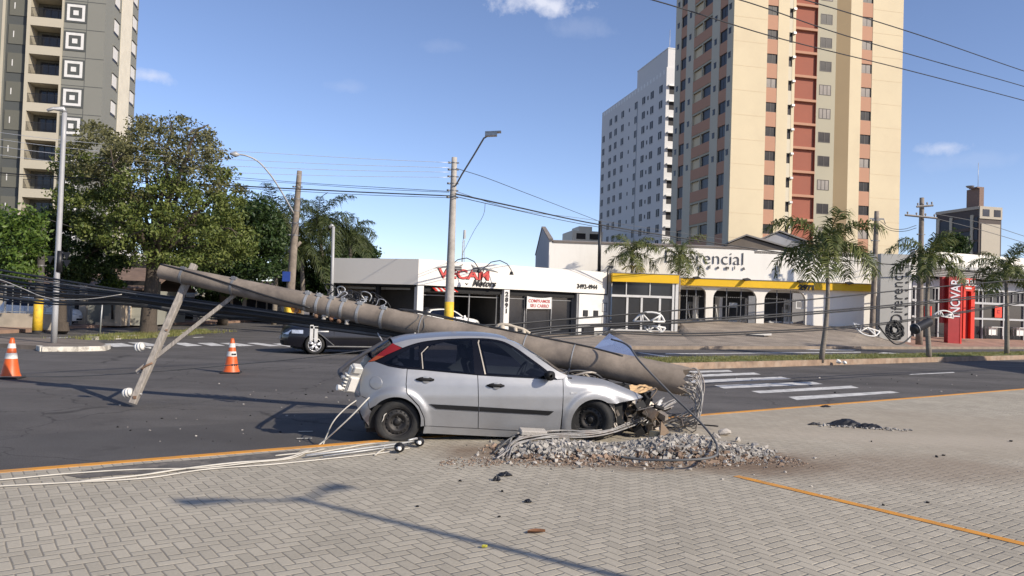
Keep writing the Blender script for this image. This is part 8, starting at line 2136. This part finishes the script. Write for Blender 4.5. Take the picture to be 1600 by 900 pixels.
for i in range(5):
    o_ = rf_.uniform(0, 40); e_ = rf_.uniform(-6, 6)
    pts = [(-1300, 326 + o_ * .3, 30), (-500, 380 + o_ * .5, 20.5), (-140, 408 + o_, 17.3), (0, 428 + o_, 16.2), (90, 440 + o_ * .85 + e_, 15.3), (200, 458 + o_ * .55 - e_, 14.5), (310, 473 + o_ * .5 + e_, 14.0), (430, 489 + o_ * .4 - e_ * .5, 13.4), (495, 499 + o_ * .3, 13.25), (591, 512 + o_ * .3 + e_ * .3, 13.05), (650, 527 + o_ * .15, 12.95)]
    cable('fallen_cable', '%s loose thin strand weaving through the bundle sagging under the fallen pole' % ['first', 'second', 'third', 'fourth', 'fifth'][i], PP(pts), 0.011, K['cable'] if i else K['cable_grey'], group=gf)
cable('fallen_wire', 'pale thin wire dipping below the black bundle at the left', PP([(-500, 372, 20), (-200, 398, 17), (-40, 427, 15.6), (0, 437, 15.4), (38, 452, 15), (68, 464, 14.8), (110, 468, 14.5), (150, 466, 14.3), (190, 460, 14.2)]), 0.008, K['cable_white'], group=gf)
cable('fallen_wire', 'thin low cable stretched over the asphalt past the right cone', PP([(-700, 590, 18), (-300, 594, 15.8), (-60, 592, 14.6), (0, 589, 14.4), (110, 588, 14), (238, 581, 13.4), (353, 571, 13), (512, 555, 12.6), (570, 547, 12.5), (625, 536, 12.5)]), 0.009, K['cable_grey'], group=gf)
cable('fallen_wire', 'short wire hanging from the cable bundle by the dark car wheel', PP([(486, 512, 13.0), (500, 522, 13.0), (522, 540, 12.95)]), 0.009, K['cable_grey'], group=gf)
cable('fallen_wire', 'pair of tangled wires under the pole beside the dark car rear wheel', PP([(590, 520, 12.9), (597, 532, 12.8), (606, 545, 12.6)]), 0.011, K['alu_wire'], group=gf)
hk = thing('spacer_clip', 'white plastic spacer hanging from the fallen cables over the dark car', 'cable clip', P(487, 520, 13.0))
mb = MB(); mb.box((0, 0, 0), (0.05, 0.03, 0.26)); mb.box((0.075, 0, -.02), (0.05, 0.03, 0.24)); mb.box((0.04, 0, .09), (0.12, 0.03, 0.04)); mb.tube([(0.07, 0, 0.02), (0.28, 0, 0.03)], 0.012, 6); mb.build('clip', K['porcelain'], hk)
tg = thing('cable_tag', 'small grey tag clipped on the cable bundle in front of the tree', 'tag', P(219, 466, 14.3)); mb = MB(); mb.box((0, -.03, 0), (0.1, 0.03, 0.06)); mb.build('plate', K['galv'], tg)

# ------------------------------------------------ fallen cables, right of the pole
gr_ = 'fallen cables right of the pole'
def rcab(lab, L, r, m=None): cable('fallen_cable', lab, PP(L), r, m or K['cable'], group=gr_)
rcab('highest fallen cable rising from the pole to the right edge', [(735, 509, 13.2), (790, 506.5, 13.4), (870, 500, 13.9), (1000, 489.5, 15), (1250, 469.5, 18), (1425, 452, 20.5), (1600, 436.5, 23), (1720, 426, 25), (2500, 360, 40)], 0.017)
rcab('upper strand of the middle pair of fallen cables on the right', [(800, 518, 13.0), (870, 510, 13.6), (955, 506, 14.4), (1046, 501, 15.4), (1152, 495, 16.8), (1280, 486.5, 18.4), (1425, 473.5, 20.5), (1600, 455, 23), (1720, 442, 25), (2500, 365, 40)], 0.018)
rcab('lower strand of the middle pair of fallen cables on the right', [(806, 521, 13.0), (870, 514, 13.6), (955, 509, 14.4), (1046, 505, 15.4), (1152, 499, 16.8), (1280, 489.5, 18.4), (1425, 476.5, 20.5), (1600, 458, 23), (1720, 445, 25), (2500, 368, 40)], 0.020)
rcab('upper strand of the lowest pair of fallen cables carrying the coil', [(812, 526, 12.9), (880, 521, 13.6), (953, 518, 14.4), (1057, 521, 15.4), (1203, 517, 17.4), (1280, 513, 18.4), (1372, 505.5, 19.7), (1464, 493, 21), (1600, 471, 23), (1720, 455, 25), (2500, 375, 40)], 0.017)
rcab('lower strand of the lowest pair of fallen cables carrying the coil', [(818, 530, 12.9), (880, 525, 13.6), (953, 521, 14.4), (1057, 524.5, 15.4), (1203, 520, 17.4), (1280, 516, 18.4), (1372, 508, 19.7), (1464, 495, 21), (1600, 473.5, 23), (1720, 457, 25), (2500, 377, 40)], 0.015)
rcab('thin slack cable crossing the middle pair above the bonnet', [(830, 522, 13.0), (900, 512, 14), (1000, 503, 15.2), (1100, 501, 16.2), (1200, 493, 17.4)], 0.009, K['cable_grey'])
rcab('thin slack cable under the lowest pair in front of the forecourt', [(860, 530, 13.3), (925, 526, 14), (960, 515, 14.5), (1010, 509, 15.1)], 0.008, K['cable_grey'])
# slack storage racks: white truss shaped frames
def rack(lab, px, py, Y, s, rot, tilt):
    o = thing('cable_rack', lab, 'cable rack', P(px, py, Y), 0, 'white cable racks on the fallen cables'); mb = MB()
    pts = [Vector((-1, 0, 0)), Vector((-0.45, 0, 0.52)), Vector((0.15, 0, 0.62)), Vector((0.75, 0, 0.45)), Vector((1.0, 0, 0.05))]
    q = Matrix.Rotation(tilt, 3, 'Y') @ Matrix.Rotation(rot, 3, 'X')
    pts = [q @ (p * s) for p in pts]; a = q @ Vector((-1, 0, 0)) * s
    mb.tube(catm(pts, 4), 0.021, 6); mb.tube([pts[0], pts[4]], 0.02, 6); 
    base = [pts[0].lerp(pts[4], k) for k in (0.3, 0.52, 0.74)]
    for b_, t_ in ((0, 1), (1, 1), (1, 3), (2, 3)): mb.tube([base[b_], pts[t_]], 0.018, 6)
    mb.build('frame', K['white_clean'], o); return o
rack('white triangular cable rack hanging in front of the glass pavilion', 1014, 503, 15.1, 0.30, 0, 0.0)
rack('lower mirrored white rack just under the one by the pavilion', 1022, 509, 15.2, 0.22, pi, 0.1)
rack('white cable rack hanging left of the coiled black cable', 1354, 511, 19.5, 0.34, pi * 0.9, 0.25)
rack('white cable rack hanging in front of the red totem', 1474, 495, 21.1, 0.27, 0.2, 0.15)
co = thing('cable_coil', 'coil of black cable hanging from the lowest fallen pair', 'cable coil', P(1398, 516, 20.0)); rcl = random.Random(8)
mb = MB()
for k in range(17):
    R0 = rcl.choice([0.25, 0.22, 0.18, 0.14, 0.10]) + rcl.uniform(-.02, .02); tl_ = rcl.uniform(-.15, .15); sq = rcl.uniform(.8, 1.0)
    mb.tube([Vector((R0 * cos(a) * sq, rcl.uniform(-.05, .05) + 0.04 * sin(a + tl_), R0 * sin(a) * 1.02 + tl_ * 0.1)) for a in [2 * pi * i / 24 for i in range(25)]], 0.013, 6, caps=False)
mb.build('windings', K['cable'], co)
cable('loose_wire', 'black loop of cable hanging below the coil and the dark closure', PP([(1372, 508, 19.8), (1385, 525, 19.9), (1398, 537, 20.0), (1412, 535, 20.2), (1425, 524, 20.4)]), 0.02, K['cable'])
cs_ = thing('splice_closure', 'black cylindrical splice closure hanging right of the coil', 'cable closure', P(1439, 509, 20.6)); mb = MB()
e0 = P(1430, 514, 20.6) - cs_.location; e1_ = P(1453, 502, 20.8) - cs_.location; dv = (e1_ - e0)
mb.tube([e0 - dv * .15, e0, e0 + dv * .05, e1_ - dv * .08, e1_], [0.10, 0.145, 0.12, 0.12, 0.09], 16); mb.build('body', K['black'], cs_); mb = MB(); mb.tube([e0 - dv * .02, e0 + dv * 0.03], 0.155, 16); mb.build('clamp_ring', K['frame'], cs_)
# flat board lying on the far forecourt
bo_ = thing('fallen_sign_board', 'flat white edged board lying on the paved forecourt', 'board', P(1185, 525.5, 52)); 
mb = MB(); mb.prism([(-.9, -.5, 0), (.75, -.35, 0.1), (.9, .6, 0.16), (-.5, .4, 0.06)], (0, 0, 0.12)); mb.build('panel', K['white'], bo_); mb = MB(); mb.prism([(-.95, -.55, -.08), (.2, -.6, -.06), (.2, -.52, -.0), (-.95, -.5, 0.02)], (0, 0, 0.1)); mb.build('edge', K['black'], bo_)
# rubbish on the median kerb
g = G(1310, 569, 0.0); rbg = thing('litter', 'white crumpled litter on the kerb under the tallest median palm', 'litter', g); mb = MB(); mb.rock((0, 0, .1), .13, rnd=rr); mb.rock((0.25, 0, .07), .09, rnd=rr); mb.build('paper', K['porcelain'], rbg)

# ------------------------------------------------ white cables on the plaza at lower left
gw = 'white cables lying at the kerb'
def wc(lab, L, r=0.0075):
    cable('fallen_cable', lab, [G(x, y, 0.014) if len(q_) == 0 else P(x, y, q_[0]) for x, y, *q_ in L], r, K['cable_white'], group=gw)
wc('white cable nearest the road, running along the kerb', [(-420, 800), (-60, 754), (0, 749.5), (105, 740), (210, 733.5), (315, 731), (400, 722), (450, 717), (485, 703)])
wc('white cable nearest the photographer on the pavers', [(-420, 822), (-60, 763), (0, 759.5), (105, 754), (236, 746), (315, 734), (420, 726), (520, 716), (600, 707), (640, 700)])
wc('middle white cable crossing the other two on the pavers', [(126, 752), (220, 742.5), (283, 733), (367, 723), (440, 717), (480, 704), (505, 690, 10.1), (530, 668, 10.0), (556, 643, 10.0), (570, 628, 10.05), (577, 621, 10.1)], 0.010)
wc('white cable looping up from the kerb to the car tail', [(430, 712), (500, 703), (509, 684, 10.2), (520, 660, 10.2), (540, 638, 10.3), (562, 622, 10.4)], 0.0085)
wc('short white cable end curling by the rear wheel', [(480, 711), (540, 700), (590, 694), (601, 700), (592, 706), (586, 711)], 0.010)
# insulator rod torn off the pole, lying on the pavers by the rear wheel
ir = thing('insulator_rod', 'long steel bracket with two black insulators on the pavers by the rear wheel', 'insulator bracket', G(560, 703, 0.03))
q_ = lambda x, y, z=0.03: G(x, y, z) - ir.location
mb = MB(); mb.tube([q_(478, 712), q_(560, 702), q_(632, 692), q_(662, 688)], 0.016, 6); mb.tube([q_(505, 713), q_(600, 700), q_(640, 694)], 0.010, 6)
mb.tube(catm([q_(650, 690, .03), q_(651, 686, .10), q_(646, 686, .14), q_(638, 688, .13)], 4), 0.014, 6); mb.build('rod', K['galv'], ir)
for (x, y) in ((624, 699), (655, 690)):
    c = q_(x, y, 0.07); mb = MB(); spool(mb, c, (0.5, -1, 0.1), 0.62); i_ = mb.build('insulator', K['black'], ir)
    mb = MB(); mb.tube([c + Vector((-.015, .03, 0)) - Vector((0, .07, 0)), c - Vector((-.02, .085, 0))], 0.022, 10); mb.build('white_core', K['porcelain'], i_)
# small white plates on the road near the kerb
for (x, y, lab) in ((480, 676, 'pale perforated strap lying on the asphalt behind the car, upper of two'), (478, 687, 'pale perforated strap lying on the asphalt behind the car, lower of two')):
    g = G(x, y, RZ); mb = MB(); 
    for k in range(4): ring(mb, 0.05 * k, -0.002, 0.002, 0.024, 0.012, 0)
    o = mb.build('metal_strap', K['porcelain'], None, (g.x - .1, g.y, RZ + 0.015)); o.rotation_euler = (radians(80), 0, 0.3); tag(o, lab, 'strap')
